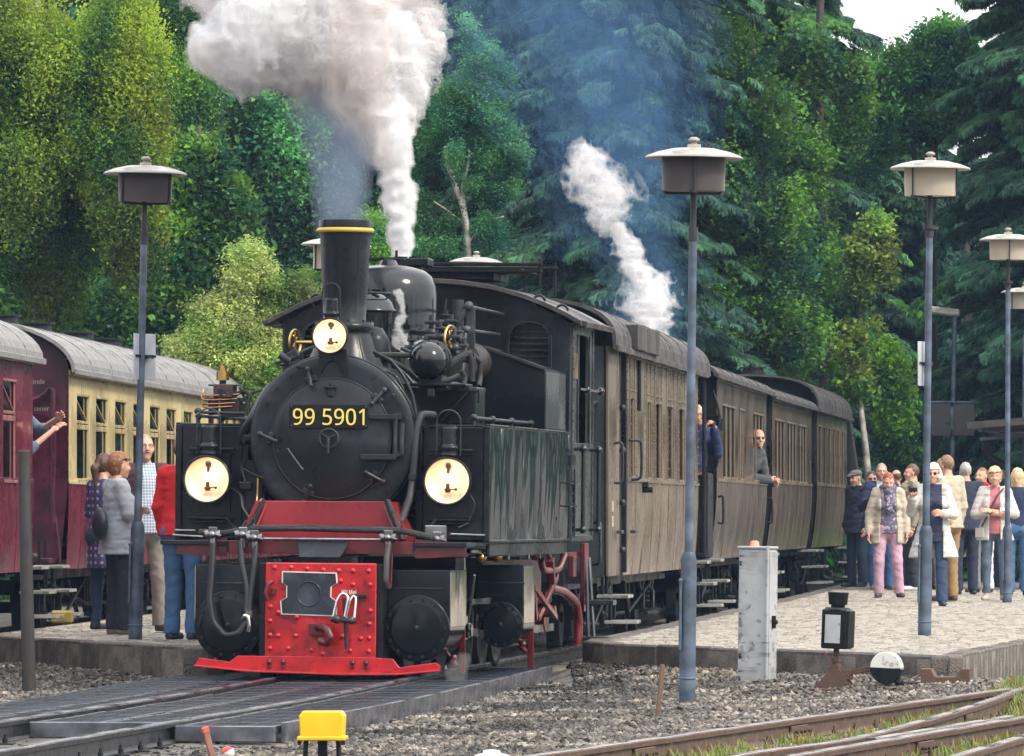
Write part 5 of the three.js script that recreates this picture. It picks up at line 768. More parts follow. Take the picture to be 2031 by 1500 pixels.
{ const p = onGround(1878, 1378, -.08), t = thing('point_motor_bracket', 'rusty iron cradle bolted beside the rails, right of the point lantern', 'track fitting', [p.x, -.02, p.z], -.2);
  new MB().extr([[-.18, 0], [.18, 0], [.18, .13], [.12, .13], [.08, .07], [-.08, .07], [-.11, .13], [-.18, .13]], .12, 0, 0, -.06, null, .006).build('cradle', M.railSide, t); new MB().bar([-.36, .02, .02], [.2, .0, .05], .02).ball(.035, -.36, .03, .02).box(.5, .02, .16, 0, -.01, 0).build('rod', M.soot, t); }
const stake = (label, a, b, y, w, m, cap) => { const p = onGround(b[0], b[1], y), q = at(a[0], a[1], -p.z), t = thing('wooden_stake', label, 'stake', [p.x, y, p.z], .3); const H = q.y - y; t.rotation.z = -Math.atan2(q.x - p.x, H); new MB().box(w, H + .1, w * .7, 0, H / 2 - .05, 0, null, .004).build('stake_shaft', m, t); if (cap) new MB().box(w + .004, .035, w * .7 + .004, 0, H - .012, 0, null, .004).build('stake_tip', cap, t); };
stake('thin brown wooden stake in the gravel, left of the large lamp post', [1315, 1318], [1305, 1415], -.08, .03, M.wood);
stake('leaning stake with red tip at the bottom edge, left of the yellow box', [405, 1442], [424, 1512], -.14, .035, mat([.3, .14, .10], .8, { map: T.dirt }), mat([.55, .08, .05], .6));
{ const p = onGround(57, 1370, -.1), t = thing('wooden_post', 'weathered dark timber post standing before the maroon train', 'post', [p.x, -.1, p.z], .2); t.rotation.z = .022; new MB().lathe([[0, -.2], [.055, -.2], [.053, .6], [.048, 1.2], [.047, 1.87], [.04, 1.885], [0, 1.885]], 0, 0, 0, null, 14).build('post_shaft', M.greyWood, t); }
{ const c = at(640, 1437, 38.6), t = thing('signal_box', 'small yellow junction box on two cable stalks at the bottom edge', 'junction box', [c.x, 0, c.z], -.06);
  const y = c.y; new MB().extr([[-.11, -.06], [.11, -.06], [.115, .045], [.1, .065], [-.1, .065], [-.115, .045]], .16, 0, y, -.08, null, .008).build('box_cover', M.yellow, t); new MB().box(.265, .025, .21, 0, y - .075, 0, null, .006).build('box_flange', M.yellow, t); { const b = new MB(); for (const x of [-.12, .12]) b.cyl(.012, .012, .03, x, y - .095, .09, null, 6); for (const x of [-.09, .085]) b.tube([[x, y - .08, 0], [x * 1.05, y - .16, .01], [x * 1.0, y - .3, .02]], .014); b.box(.05, .3, .05, 0, y - .22, 0); b.build('box_stalk', M.soot, t); } }
{ const c = at(452, 1494, 38.3), t = thing('marker_ball', 'small red and white marker ball at the bottom edge', 'marker', [c.x, c.y, c.z]); mesh('red_half', metric(flat(new THREE.SphereGeometry(.036, 20, 10, 0, 6.2832, 0, 1.3))), mat([.5, .03, .02], .3), t).rotation.z = .5; mesh('white_half', metric(flat(new THREE.SphereGeometry(.036, 20, 10, 0, 6.2832, 1.3, 1.84))), M.whitePaint, t).rotation.z = .5; new MB().cyl(.014, .014, .2, 0, -.12, 0).build('marker_stem', M.soot, t); }
{ const c = at(975, 1494, 38.6), t = thing('ground_marker', 'low white domed marker at the bottom edge, right of the yellow box', 'marker', [c.x, c.y - .03, c.z]); new MB().lathe([[.1, -.1], [.1, .01], [.09, .02], [.05, .03], [.045, .045], [0, .05]], 0, 0, 0, null, 24).build('marker_cap', M.whitePaint, t); const k = new MB().tube([[-.4, -.03, 0], [-.2, .0, .02], [.0, -.01, .05]], .02).build('marker_cable', M.soot, t); }
// ---------- people: distance fields joined smoothly and meshed with surface nets ----------
class Field {
  constructor(lo, hi, h) { this.lo = lo; this.h = h; this.n = [0, 1, 2].map(k => Math.ceil((hi[k] - lo[k]) / h) + 3); this.f = new Float32Array(this.n[0] * this.n[1] * this.n[2]).fill(1); this.lo = lo.map(v => v - h); }
  each(lo, hi, fn) {
    const { n, h, f } = this, a = [0, 1, 2].map(k => Math.max(0, Math.floor((lo[k] - this.lo[k]) / h))), b = [0, 1, 2].map(k => Math.min(n[k] - 1, Math.ceil((hi[k] - this.lo[k]) / h)));
    for (let z = a[2]; z <= b[2]; z++) for (let y = a[1]; y <= b[1]; y++) for (let x = a[0]; x <= b[0]; x++) { const i = (z * n[1] + y) * n[0] + x; f[i] = fn(f[i], this.lo[0] + x * h, this.lo[1] + y * h, this.lo[2] + z * h); }
  }
  static smin(a, b, k) { const q = Math.max(k - Math.abs(a - b), 0) / k; return Math.min(a, b) - q * q * k * .25; }
  cap(A, B, ra, rb, k = .03, flat = [1, 1, 1]) { // tapered capsule; flat squeezes space about the axis
    const m = Math.max(ra, rb) + k + 2 * this.h, R = flat.map(q => m * Math.max(q, 1)), lo = [0, 1, 2].map(i => Math.min(A[i], B[i]) - R[i]), hi = [0, 1, 2].map(i => Math.max(A[i], B[i]) + R[i]);
    const d = [0, 1, 2].map(i => (B[i] - A[i]) / flat[i]), dd = d[0] ** 2 + d[1] ** 2 + d[2] ** 2 + 1e-9;
    this.each(lo, hi, (f, x, y, z) => { const p = [(x - A[0]) / flat[0], (y - A[1]) / flat[1], (z - A[2]) / flat[2]], t = clamp((p[0] * d[0] + p[1] * d[1] + p[2] * d[2]) / dd); const e = Math.hypot(p[0] - d[0] * t, p[1] - d[1] * t, p[2] - d[2] * t) - lerp(ra, rb, t); return Field.smin(f, e, k); });
    return this;
  }
  ell(c, r, k = .02) { const lo = c.map((v, i) => v - r[i] - k - 2 * this.h), hi = c.map((v, i) => v + r[i] + k + 2 * this.h), m = Math.min(...r); this.each(lo, hi, (f, x, y, z) => { const a = (x - c[0]) / r[0], b = (y - c[1]) / r[1], e = (z - c[2]) / r[2], q = Math.hypot(a, b, e); return Field.smin(f, (q - 1) * m, k); }); return this; }
  cut(c, r, k = .01) { const lo = c.map((v, i) => v - r[i] - k - 2 * this.h), hi = c.map((v, i) => v + r[i] + k + 2 * this.h), m = Math.min(...r); this.each(lo, hi, (f, x, y, z) => { const q = Math.hypot((x - c[0]) / r[0], (y - c[1]) / r[1], (z - c[2]) / r[2]); return -Field.smin(-f, (q - 1) * m, k); }); return this; }
  trim(fn) { this.each(this.lo, this.lo.map((v, k) => v + this.n[k] * this.h), (f, x, y, z) => Math.max(f, fn(x, y, z))); return this; }
  wrinkle(amp, freq, fn) { this.each(this.lo, this.lo.map((v, k) => v + this.n[k] * this.h), (f, x, y, z) => Math.abs(f) < .06 ? f + amp * fn(x * freq, y * freq, z * freq) : f); return this; }
  mesh() {
    const { n, h, f, lo } = this, id = new Int32Array(f.length).fill(-1), pos = [], idx = [], X = 1, Y = n[0], Z = n[0] * n[1], C = [0, X, Y, X + Y, Z, X + Z, Y + Z, X + Y + Z];
    const E = [[0, 1], [2, 3], [4, 5], [6, 7], [0, 2], [1, 3], [4, 6], [5, 7], [0, 4], [1, 5], [2, 6], [3, 7]];
    for (let z = 0; z < n[2] - 1; z++) for (let y = 0; y < n[1] - 1; y++) for (let x = 0; x < n[0] - 1; x++) {
      const i = z * Z + y * Y + x; let m = 0; for (let c = 0; c < 8; c++) if (f[i + C[c]] < 0) m |= 1 << c; if (m === 0 || m === 255) continue;
      let px = 0, py = 0, pz = 0, k = 0;
      for (const [a, b] of E) { const A = f[i + C[a]], B = f[i + C[b]]; if ((A < 0) === (B < 0)) continue; const t = A / (A - B); px += (a & 1) + t * ((b & 1) - (a & 1)); py += (a >> 1 & 1) + t * ((b >> 1 & 1) - (a >> 1 & 1)); pz += (a >> 2) + t * ((b >> 2) - (a >> 2)); k++; }
      id[i] = pos.length / 3; pos.push(lo[0] + (x + px / k) * h, lo[1] + (y + py / k) * h, lo[2] + (z + pz / k) * h);
    }
    const q = (a, b, c, d, s) => { if (a < 0 || b < 0 || c < 0 || d < 0) return; s ? idx.push(a, b, c, a, c, d) : idx.push(a, c, b, a, d, c); };
    for (let z = 1; z < n[2] - 1; z++) for (let y = 1; y < n[1] - 1; y++) for (let x = 1; x < n[0] - 1; x++) {
      const i = z * Z + y * Y + x, s = f[i] < 0;
      if (s !== f[i + X] < 0) q(id[i - Y - Z], id[i - Z], id[i], id[i - Y], s);
      if (s !== f[i + Y] < 0) q(id[i - X - Z], id[i - X], id[i], id[i - Z], s);
      if (s !== f[i + Z] < 0) q(id[i - X - Y], id[i - Y], id[i], id[i - X], s);
    }
    const g = new THREE.BufferGeometry(); g.setAttribute('position', new THREE.Float32BufferAttribute(pos, 3)); g.setIndex(idx); g.computeVertexNormals(); return g;
  }
}
const skinMat = c => mat(c, .55, { rough: false });
const SK = [skinMat([.52, .29, .205]), skinMat([.56, .33, .24]), skinMat([.47, .25, .17])];
const clothMats = {};
const PRINTS = { check: tex(128, (u, v) => { const a = (u * 8 % 1) < .45, b = (v * 8 % 1) < .45, w = a && b ? 0 : a || b ? .5 : 1; return [.12 + .8 * w, .3 + .62 * w, .55 + .4 * w]; }, .22), flower: tex(256, (u, v) => { const q = sst(.52, .6, n3(u, v)) * sst(.4, .6, n1(v, u)); return [.16 + .6 * q, .15 + .45 * q, .24 + .45 * q]; }, .55), dots: tex(128, (u, v) => { const a = Math.hypot((u * 6 % 1) - .5, (v * 6 % 1) - .5) < .22 ? 1 : 0; return [.08 + .5 * a, .08 + .45 * a, .2 + .45 * a]; }, .4) };
const printed = k => clothMats[k] ??= mat([.62, .62, .62], .85, { map: PRINTS[k], bump: T.cloth, bs: .004, rough: false });
const cloth = (c, r = .85) => typeof c === 'string' ? printed(c) : clothMats[c.join() + r] ??= mat(c, r, { map: T.cloth, bump: T.cloth, bs: .004, rough: false });
const hairMats = {};
const hairMat = c => hairMats[c.join()] ??= mat(c, .55, { map: T.streak, tile: .25, bump: T.streak, bs: .004, rough: false });
const eyeM = mat([.06, .045, .035], .2, { rough: false }), lipM = mat([.42, .13, .11], .5, { rough: false }), lensM = mat([.012, .012, .014], .12, { rough: false });
const wr = (() => { const a = fbm(8, 8, 3, 611); return (x, y, z) => { const v = a(x + z * .7, y) + a(z - x * .5, y + 3.3) - 1; return Math.sign(v) * Math.pow(Math.abs(v), .7) * .8; }; })();
// turn the point p about c by yaw, then the figure is placed as a whole
function person(o) {
  const t = thing('person', o.label, 'person', [o.x, o.y ?? TOP, -o.d], o.yaw, o.group), s = (o.h ?? 1.72) / 1.75, W = o.wide ?? 1, fem = o.fem ? 1 : 0;
  const S = p => [p[0] * s, p[1] * s, p[2] * s];
  const hipY = .92, shY = 1.44, lean = o.lean ?? 0, hw = .1, sw = (fem ? .142 : .168) * W;
  const tilt = (p) => [p[0], p[1], p[2] + lean * (p[1] - hipY)];
  const N = tilt([0, 1.50, -.01]), Hd = [N[0] + (o.headX ?? 0), 1.635 - (o.nod ?? 0) * .06, N[2] + .035 + (o.nod ?? 0) * .06];
  const sh = k => tilt([k * sw, shY, -.015]), hip = k => [k * hw, hipY, 0];
  const legs = o.legs ?? [[[-.11, .07, .02], [-.11, .50, .035]], [[.11, .07, .0], [.11, .50, .025]]];
  const arms = o.arms ?? [[[-.225, 1.15, -.03], [-.235, .89, .05]], [[.225, 1.15, -.03], [.235, .89, .05]]];
  const B = { lo: [-.62, -.02, -.5], hi: [.62, 1.78, .62] };
  for (const a of arms) for (const p of a) for (let k = 0; k < 3; k++) { B.lo[k] = Math.min(B.lo[k], p[k] - .14); B.hi[k] = Math.max(B.hi[k], p[k] + .14); }
  B.lo = [Math.max(B.lo[0], -.62), B.lo[1], Math.max(B.lo[2], -.42)]; B.hi = [B.hi[0], B.hi[1], B.hi[2]];
  const low = o.from ?? 0; B.lo[1] = Math.max(B.lo[1], low - .05);
  const torso = (f, e, k = .07, top = shY) => {
    f.cap(tilt([0, .98, 0]), tilt([0, 1.12, .01]), .122 * W + e, .112 * W + e, k, [1.2, 1, .86]);
    f.cap(tilt([0, 1.12, .01]), tilt([0, 1.33, 0]), (.114 + (o.belly ?? 0)) * W + e, .118 * W + e, k, [1.2, 1, .86]);
    f.cap(sh(-1), sh(1), .05 + e, .05 + e, k); f.cap(tilt([-.05, 1.49, -.02]), tilt([.05, 1.49, -.02]), .035 + e * .5, .035 + e * .5, .06); if (fem) for (const q of [-1, 1]) f.ell(tilt([q * .075, 1.27, .105]), [.065 + e, .06 + e, .055 + e], .05);
  };
  const arm = (f, i, e, k = .03, part = 1) => { const [el, hd] = arms[i], a = sh(i ? 1 : -1), L = [0, 1, 2].map(q => lerp(el[q], hd[q], part)); f.cap(a, el, .049 + e, .04 + e, k).cap(el, L, .04 + e, lerp(.04, .03, part) + e, k); };
  const leg = (f, i, e, k = .03, flare = 0) => { const [an, kn] = legs[i], q = i ? 1 : -1; f.cap(hip(q), kn, .085 + e, .058 + e, k).cap(kn, an, .058 + e, .04 + e + flare, k); };
  const parts = [];
  // body
  const bf = new Field(B.lo, B.hi, .018); torso(bf, -.016); for (const i of [0, 1]) { arm(bf, i, -.004); if (low < .9) leg(bf, i, -.012); }
  if (low < .9) bf.cap([-.06, .94, 0], [.06, .94, -.01], .115, .115, .06); bf.cap(tilt([0, 1.42, -.01]), [Hd[0] * .8, 1.56, Hd[2] - .03], .056, .052, .04);
  parts.push(bf.mesh());
  // head, in its own axes then turned
  const hf = new Field([-.11, -.17, -.13], [.11, .15, .15], .0062), wide = o.face ?? 1;
  hf.ell([0, .03, -.012], [.076 * wide, .098, .096], .02).ell([0, -.035, .03], [.058 * wide, .082, .066], .04).cap([0, -.098, .062], [0, -.098, .062], .022, .022, .035).cap([0, .022, .088], [0, -.022, .108], .011, .0155, .016).cap([-.012, -.026, .096], [.012, -.026, .096], .009, .009, .01).cap([-.042, .03, .072], [.042, .03, .072], .012, .012, .02).cap([-.02, -.062, .082], [.02, -.062, .082], .011, .011, .012);
  for (const q of [-1, 1]) { hf.cut([q * .031, .012, .094], [.015, .009, .013], .014).ell([q * .031, .010, .072], [.0155, .0125, .014], .003).ell([q * .078 * wide, -.005, -.01], [.011, .031, .019], .008).cap([q * .04, -.03, .066], [q * .04, -.03, .066], .02, .02, .03); }
  hf.cap([0, -.06, -.02], [0, -.16, -.045], .05, .053, .03);
  const turnH = new THREE.Matrix4().compose(V(...Hd), new THREE.Quaternion().setFromEuler(new THREE.Euler((o.nod ?? 0) * .5, (o.look ?? 0), (o.roll ?? 0), 'YXZ')), V(.94, .95, .94));
  parts.push(hf.mesh().applyMatrix4(turnH));
  // hands
  const handOf = (i) => {
    const [el, hd] = arms[i], dir = V(hd[0] - el[0], hd[1] - el[1], hd[2] - el[2]).normalize(), q = i ? 1 : -1;
    const g = new Field([-.065, -.03, -.05], [.065, .2, .08], .0056), curl = o.curl?.[i] ?? .35;
    g.cap([0, -.02, 0], [0, .015, 0], .026, .028, .02, [1, 1, .8]).cap([-.02, .03, 0], [.02, .03, 0], .024, .024, .02, [1, 1, .6]).cap([-.024, .075, 0], [.022, .08, 0], .016, .016, .02, [1, 1, .8]);
    [[-.031, .058, .0078], [-.011, .068, .0085], [.011, .064, .0085], [.03, .05, .0078]].forEach(([x, l, r], k) => { let p = [x, .085 - Math.abs(k - 1.5) * .003, 0], a = curl * .5; for (const sgm of [.45, .32, .26]) { const e = [p[0] + x * .04, p[1] + l * 1.25 * sgm * Math.cos(a), p[2] + l * 1.25 * sgm * Math.sin(a)]; g.cap(p, e, r, r * .92, .005); p = e; a += curl; } });
    g.cap([-q * .026, .02, .006], [-q * .046, .055, .018], .012, .0105, .012).cap([-q * .046, .055, .018], [-q * .044, .088, .03], .0105, .009, .005);
    const m = g.mesh(), up = dir, zf = (o.palm?.[i] ? V(...o.palm[i]) : V(-q * .8, 0, .3)), xx = V().crossVectors(up, zf).normalize(), zz = V().crossVectors(xx, up); return m.applyMatrix4(new THREE.Matrix4().makeBasis(xx, up, zz).setPosition(...hd));
  };
  if (!o.noHands) for (const i of [0, 1]) parts.push(handOf(i));
  const merged = mergeGeometries(parts.map(g => { const h = g.toNonIndexed(); h.deleteAttribute('uv'); return h; })); const smooth = merged; smooth.scale(s, s, s);
  mesh('body', metric(smooth), o.skin ?? SK[0], t);
  const H = (name, g, m) => { g.applyMatrix4(turnH); g.scale(s, s, s); return mesh(name, metric(flat(g)), m, t); };
  const Cl = (name, f, m, label) => { const g = f.mesh(); g.scale(s, s, s); const q = mesh(name, metric(g), m, t); if (label) q.userData.label = label; return q; };
  // face
  if (!o.noFace) {
    const e = new MB(); for (const q of [-1, 1]) e.ball(.0062, q * .031, .0105, .0835, 1.2, .7, .6, 10); H('eye', mergeGeometries(e.g), eyeM);
    const b = new MB(); for (const q of [-1, 1]) b.bar([q * .016, .033, .0905], [q * .048, .035, .077], .003, 6); H('eyebrow', mergeGeometries(b.g), hairMat(o.brow ?? o.hair ?? [.1, .06, .04]));
    const l = new MB(); l.tube([[-.024, -.0595, .084], [0, -.062 - (o.smile ? .004 : 0), .0935], [.024, -.0595, .084]].map(p => [p[0] * (o.smile ? 1.25 : 1), p[1] + (o.smile && p[0] ? .005 : 0), p[2]]), .0042, 6, 10); H('mouth', mergeGeometries(l.g), lipM);
  }
  if (o.glasses) { const b = new MB(); for (const q of [-1, 1]) { b.torus(.020, .0016, q * .031, .012, .0985, [0, q * .2, 0], 18); b.bar([q * .052, .014, .094], [q * .078, .014, 0], .0017, 5); } b.bar([-.01, .014, .1], [.01, .014, .1], .0025, 5); H('spectacles', mergeGeometries(b.g), lensM); if (o.glasses === 'sun') { const c = new MB(); for (const q of [-1, 1]) c.ball(.021, q * .031, .010, .097, 1.1, .85, .2, 12); H('dark_lens', mergeGeometries(c.g), lensM); } }
  if (o.moustache) { const b = new MB(); b.tube([[-.03, -.056, .084], [0, -.044, .105], [.03, -.056, .084]], .009, 6, 10); H('moustache', mergeGeometries(b.g), hairMat(o.hair)); }
  // hair
  if (o.hair) {
    const k = o.style ?? 'short', f = new Field([-.15, -.34, -.2], [.15, .19, .15], .0075), c = hairMat(o.hair);
    const big = { short: .004, bob: .022, long: .02, crop: -.001, bald: -.002, pony: .01, fluffy: .022 }[k];
    f.ell([0, .035, -.016], [.079 * wide + big, .101 + big, .097 + big], .01);
    if (k === 'bob') f.cap([-.062, -.02, -.03], [.062, -.02, -.03], .062, .062, .05).ell([0, -.03, -.055], [.085, .09, .06], .04);
    if (k === 'long') f.cap([-.06, 0, -.03], [-.07, -.16, -.02], .04, .035, .05).cap([.06, 0, -.03], [.07, -.16, -.02], .04, .035, .05).cap([0, 0, -.06], [0, -.18, -.05], .06, .05, .05);
    if (k === 'pony') f.cap([0, .03, -.1], [0, -.02, -.15], .035, .035, .02).cap([0, -.02, -.15], [0, -.2, -.13], .04, .022, .03);
    if (k === 'fluffy') f.ell([0, .06, .02], [.085, .06, .085], .04).ell([0, -.02, -.06], [.078, .075, .055], .04);
    const wv = wr; f.wrinkle(k === 'crop' || k === 'bald' ? .002 : .011, 4, (x, y, z) => wv(x * 2.4, y * .7, z * 2.4) + .4 * wv(x * 6, y, z * 6));
    // the face stays free
    const line = { short: .068, bob: .066, long: .072, crop: .072, bald: .2, pony: .07, fluffy: .068 }[k];
    f.trim((x, y, z) => { const front = z - (-.005 + (y > .02 ? 0 : (k === 'bob' || k === 'long' ? .02 : -.012))); const face = Math.min(front, line + .25 * Math.abs(x) * (x > 0 ? 1 : .3) * .4 + .02 * wr(x * 9, y * 3, z * 9) - y); let cut = Math.min(face, k === 'bob' || k === 'long' ? .066 * wide + .0 - Math.abs(x) + (y > .0 ? .02 : .0) : 1); if (k === 'bald') cut = Math.max(cut, y - .045 + z * .35); if (k === 'short' || k === 'crop' || k === 'bald') cut = Math.max(cut, -.085 - y, Math.min(-.03 - y + (-.02 - z) * .0, z + .035)); return cut; });
    const g = f.mesh(); if (g.index.count) H('hair', g, c);
  }
  if (o.cap) { const f = new Field([-.15, 0, -.16], [.15, .18, .2], .008); f.ell([0, .075, -.01], [.097, .06, .115], .01).cap([0, .065, .09], [0, .05, .135], .055, .03, .03, [1.3, .28, 1]).trim((x, y) => .045 - .1 * 0 - y - 0 + (x * 0)); H('flat_cap', f.mesh(), cloth(o.cap)); }
  // clothes
  const cut = (f, a) => f.trim(a);
  if (low < .9) {
    const p = new Field([-.4, -.02, -.42], [.4, 1.06, .42], .016); for (const i of [0, 1]) leg(p, i, o.slim ? .005 : .014, .03, o.slim ? 0 : .016); p.cap([-.055, .95, 0], [.055, .95, -.012], .128 * W, .128 * W, .05).cap([-.06, .92, -.06], [.06, .92, -.06], .075, .075, .05); p.wrinkle(.012, 2.4, (x, y, z) => wr(x * .8, y * 1.6 + x, z * .8)); cut(p, (x, y) => Math.max(y - 1.03, .055 - y)); Cl('trousers', p, cloth(o.legsC ?? [.05, .07, .12]));
    const sf = new Field([-.34, -.01, -.44], [.34, .17, .46], .009); for (const i of [0, 1]) { const [an] = legs[i], q = i ? 1 : -1, tw = q * .035, y0 = Math.max(.035, an[1] - .035), toe = an[1] > .16 ? -.06 : 0; sf.cap([an[0], y0, an[2] - .03], [an[0] + tw, Math.max(.03, y0 - .004 + toe), an[2] + .15], .037, .034, .02, [1.1, 1, 1]).cap([an[0], an[1] + .02, an[2]], [an[0], y0, an[2]], .045, .04, .03); } cut(sf, (x, y) => .004 - y); Cl('shoes', sf, cloth(o.shoes ?? [.03, .03, .035], .6));
  }
  const top = (name, e, C, q = {}) => {
    const f = new Field(B.lo, B.hi, .0155); torso(f, e, .05); if (q.sleeves !== 0) for (const i of [0, 1]) arm(f, i, e + .004, .025, q.sleeves ?? .93);
    const hem = q.hem ?? .86; if (hem < .98) f.cap(tilt([0, 1.0, 0]), [0, hem, 0], .135 * W + e, (.14 + (q.flare ?? 0)) * W + e, .04, [1.22, 1, .9]);
    f.cap(tilt([0, 1.42, -.02]), tilt([0, 1.50, -.018]), .085 + e * .3, (q.collar ?? .058) + e * .4, .04);
    f.wrinkle(q.wr ?? .013, 2.4, (x, y, z) => wr(x * .7 + y * .5, y * 1.5, z * .7) + .5 * wr(x * 2 + y, y * 3, z * 2));
    f.trim((x, y, z) => { let m = Math.max(hem - y, (y > 1.3 && Math.abs(x) < .11) ? y - (1.515 + lean * 0) : -1); if (q.open) { const gap = (q.open * (1 + (1.45 - y) * .35)); const inFront = Math.min(z - .0, gap - Math.abs(x)); m = Math.max(m, Math.min(inFront, 1)); } if (q.vneck && y > 1.3) m = Math.max(m, Math.min(z - .02, (y - 1.32) * .45 - Math.abs(x))); return m; });
    return Cl(name, f, cloth(C, q.rough), q.label);
  };
  if (o.shirt) top('shirt', .012, o.shirt, { sleeves: o.jacket ? .4 : o.sleeves ?? .93, hem: o.shirtHem ?? .88, wr: .006, vneck: o.vneck });
  if (o.vest) top('vest', .017, o.vest, { sleeves: 0, hem: .80 });
  if (o.jacket) top('jacket', .022, o.jacket, { hem: o.hem ?? .84, open: o.open, flare: o.flare ?? .02, collar: o.collar ?? .07, rough: o.jr });
  const onBody = (name, mb, m) => { const g = mergeGeometries(mb.g); g.scale(s, s, s); return mesh(name, metric(g), m, t); };
  if (o.scarf) { const f = new Field([-.16, 1.1, -.16], [.16, 1.58, .26], .011); f.cap([-.05, 1.5, .02], [.05, 1.5, .02], .07, .07, .03).cap([0, 1.46, .1], [.01, 1.2, .15], .06, .055, .03).wrinkle(.03, 4, wr); Cl('scarf', f, cloth(o.scarf)); }
  if (o.check) { const b = new MB(); for (let y = .96; y < 1.44; y += .052) b.torus(.158 * W, .006, 0, y, .012, [HALF, 0, 0], 24); b.each(g => g.scale(1.2, 1, 1)); }
  if (o.strap) { const k = o.strap; onBody('bag_strap', new MB().tube([[k * .12, 1.49, .03], [k * .03, 1.38, .155], [-k * .08, 1.15, .19], [-k * .17, .98, .13]], .013, 6), cloth([.06, .035, .03])); }
  if (o.bag) onBody('shoulder_bag', new MB().add(new THREE.SphereGeometry(1, 18, 14).scale(.13, .16, .07), ...o.bag), cloth([.018, .02, .03], .5));
  if (o.pack) { onBody('backpack', new MB().box(.29, .43, .15, 0, 1.22, -.225, null, .05).box(.22, .2, .06, 0, 1.12, -.31, null, .025), cloth(o.pack, .7)); }
  if (o.phone) { const p = o.phone; const m = new MB().box(.105, .066, .04, ...p, [0, 0, 0], .008).cyl(.024, .024, .04, p[0] + .02, p[1], p[2] + .04, [HALF, 0, 0], 14); onBody('camera', m, lensM); }
  for (const f of (o.pockets ?? [])) { const g = new MB().box(.12, .13, .02, ...f, [0, f[0] * 2, 0], .006); onBody('pocket', g, cloth(o.jacket)); }
  return t;
}
// ---- who stands where: bearing of the feet gives the place
const stand = (px, py, y = TOP) => { const p = onGround(px, py, y); return { x: p.x, d: -p.z }; };
const GL = 'people talking on the left platform', GC = 'crowd on the right platform';
const jeans = [.06, .14, .29], dkJeans = [.022, .04, .085], navy = [.016, .026, .075], beige = [.47, .41, .32], offW = [.52, .51, .475];
const fold = [[[-.23, 1.17, .03], [.02, 1.16, .22]], [[.23, 1.17, .03], [-.03, 1.2, .21]]];
person({ ...stand(204, 1250), h: 1.64, yaw: 2.35, fem: 1, label: 'woman with a dark ponytail and navy patterned tunic beside the grey jacketed woman', group: GL, hair: [.075, .035, .02], style: 'pony', shirt: 'dots', shirtHem: .62, legsC: dkJeans, shoes: [.02, .02, .03], arms: fold, slim: 1 });
person({ ...stand(232, 1260), h: 1.62, yaw: 2.0, fem: 1, wide: 1.12, label: 'woman with short red brown hair in a pale grey jacket, black bag on her back', group: GL, hair: [.23, .095, .04], style: 'fluffy', jacket: [.36, .39, .44], hem: .78, legsC: [.02, .026, .04], shoes: [.2, .17, .13], arms: fold, bag: [-.1, 1.08, -.22], strap: 1, face: 1.05 });
person({ ...stand(287, 1254), h: 1.8, yaw: .35, wide: 1.08, label: 'man with moustache, blue shirt and open brown jacket by the left lamp', group: GL, hair: [.33, .24, .16], style: 'crop', glasses: 1, moustache: 1, shirt: 'check', jacket: [.045, .022, .026], open: .085, hem: .86, legsC: [.27, .24, .215], shoes: [.075, .055, .04], look: -.1, nod: -.2, belly: .015, legs: [[[-.12, .07, .08], [-.12, .5, .06]], [[.16, .07, -.05], [.13, .5, .0]]] });
person({ ...stand(360, 1270), h: 1.74, yaw: 2.5, label: 'person in a bright red jacket and blue jeans half hidden by the left tank', group: GL, hair: [.18, .09, .05], style: 'short', jacket: [.55, .008, .012], hem: .9, legsC: jeans, shoes: [.02, .03, .07], belly: .01 });

person({ ...stand(1702, 1165), h: 1.79, yaw: -.9, wide: 1.1, label: 'man in grey flat cap and navy jacket at the left end of the crowd', group: GC, cap: [.13, .12, .11], hair: [.2, .17, .15], style: 'crop', jacket: [.014, .022, .05], hem: .80, legsC: [.014, .028, .055], nod: .3, shoes: [.015, .015, .02], curl: [1.0, .4] });
person({ ...stand(1729, 1163), h: 1.76, yaw: .1, label: 'man with sunglasses in a bright blue jacket behind the man in the flat cap', group: GC, hair: [.08, .05, .04], style: 'short', glasses: 'sun', jacket: [.02, .12, .33], hem: .76, legsC: [.02, .03, .05] });
person({ ...stand(1749, 1171), h: 1.84, yaw: .05, label: 'tall man with glasses and short grey hair behind the pink trousered woman', group: GC, hair: [.3, .25, .2], style: 'crop', glasses: 1, shirt: [.55, .56, .6], jacket: [.02, .025, .075], open: .07, hem: .82, legsC: [.04, .12, .27], shoes: [.17, .15, .1], arms: [[[-.27, 1.16, .02], [-.16, 1.25, .24]], [[.25, 1.14, -.02], [.26, .88, .06]]], phone: [-.15, 1.3, .3] });
person({ ...stand(1762, 1186), h: 1.68, yaw: .0, fem: 1, wide: 1.08, label: 'woman in pink trousers and open beige jacket looking down as she walks', group: GC, hair: [.30, .10, .035], style: 'short', nod: .75, shirt: 'flower', jacket: beige, open: .095, hem: .74, flare: .03, legsC: [.50, .31, .40], shoes: [.075, .05, .045], arms: [[[-.25, 1.16, -.02], [-.27, .9, .05]], [[.24, 1.16, -.02], [.25, .9, .05]]], legs: [[[-.13, .07, .02], [-.13, .5, .06]], [[.15, .075, .04], [.12, .5, .08]]], scarf: 'flower', collar: .09 });
person({ ...stand(1779, 1168), h: 1.76, yaw: 3.5, label: 'balding man in a navy jacket seen from behind, right of the red haired woman', group: GC, hair: [.12, .07, .05], style: 'bald', jacket: navy, hem: .84, legsC: dkJeans });
person({ ...stand(1812, 1172), h: 1.82, yaw: -1.45, label: 'person in profile with a beige scarf and white shoes, left of the lamp post', group: GC, hair: [.12, .07, .04], style: 'short', shirt: [.3, .25, .19], legsC: [.02, .022, .03], shoes: [.6, .62, .68], scarf: [.36, .3, .22] });
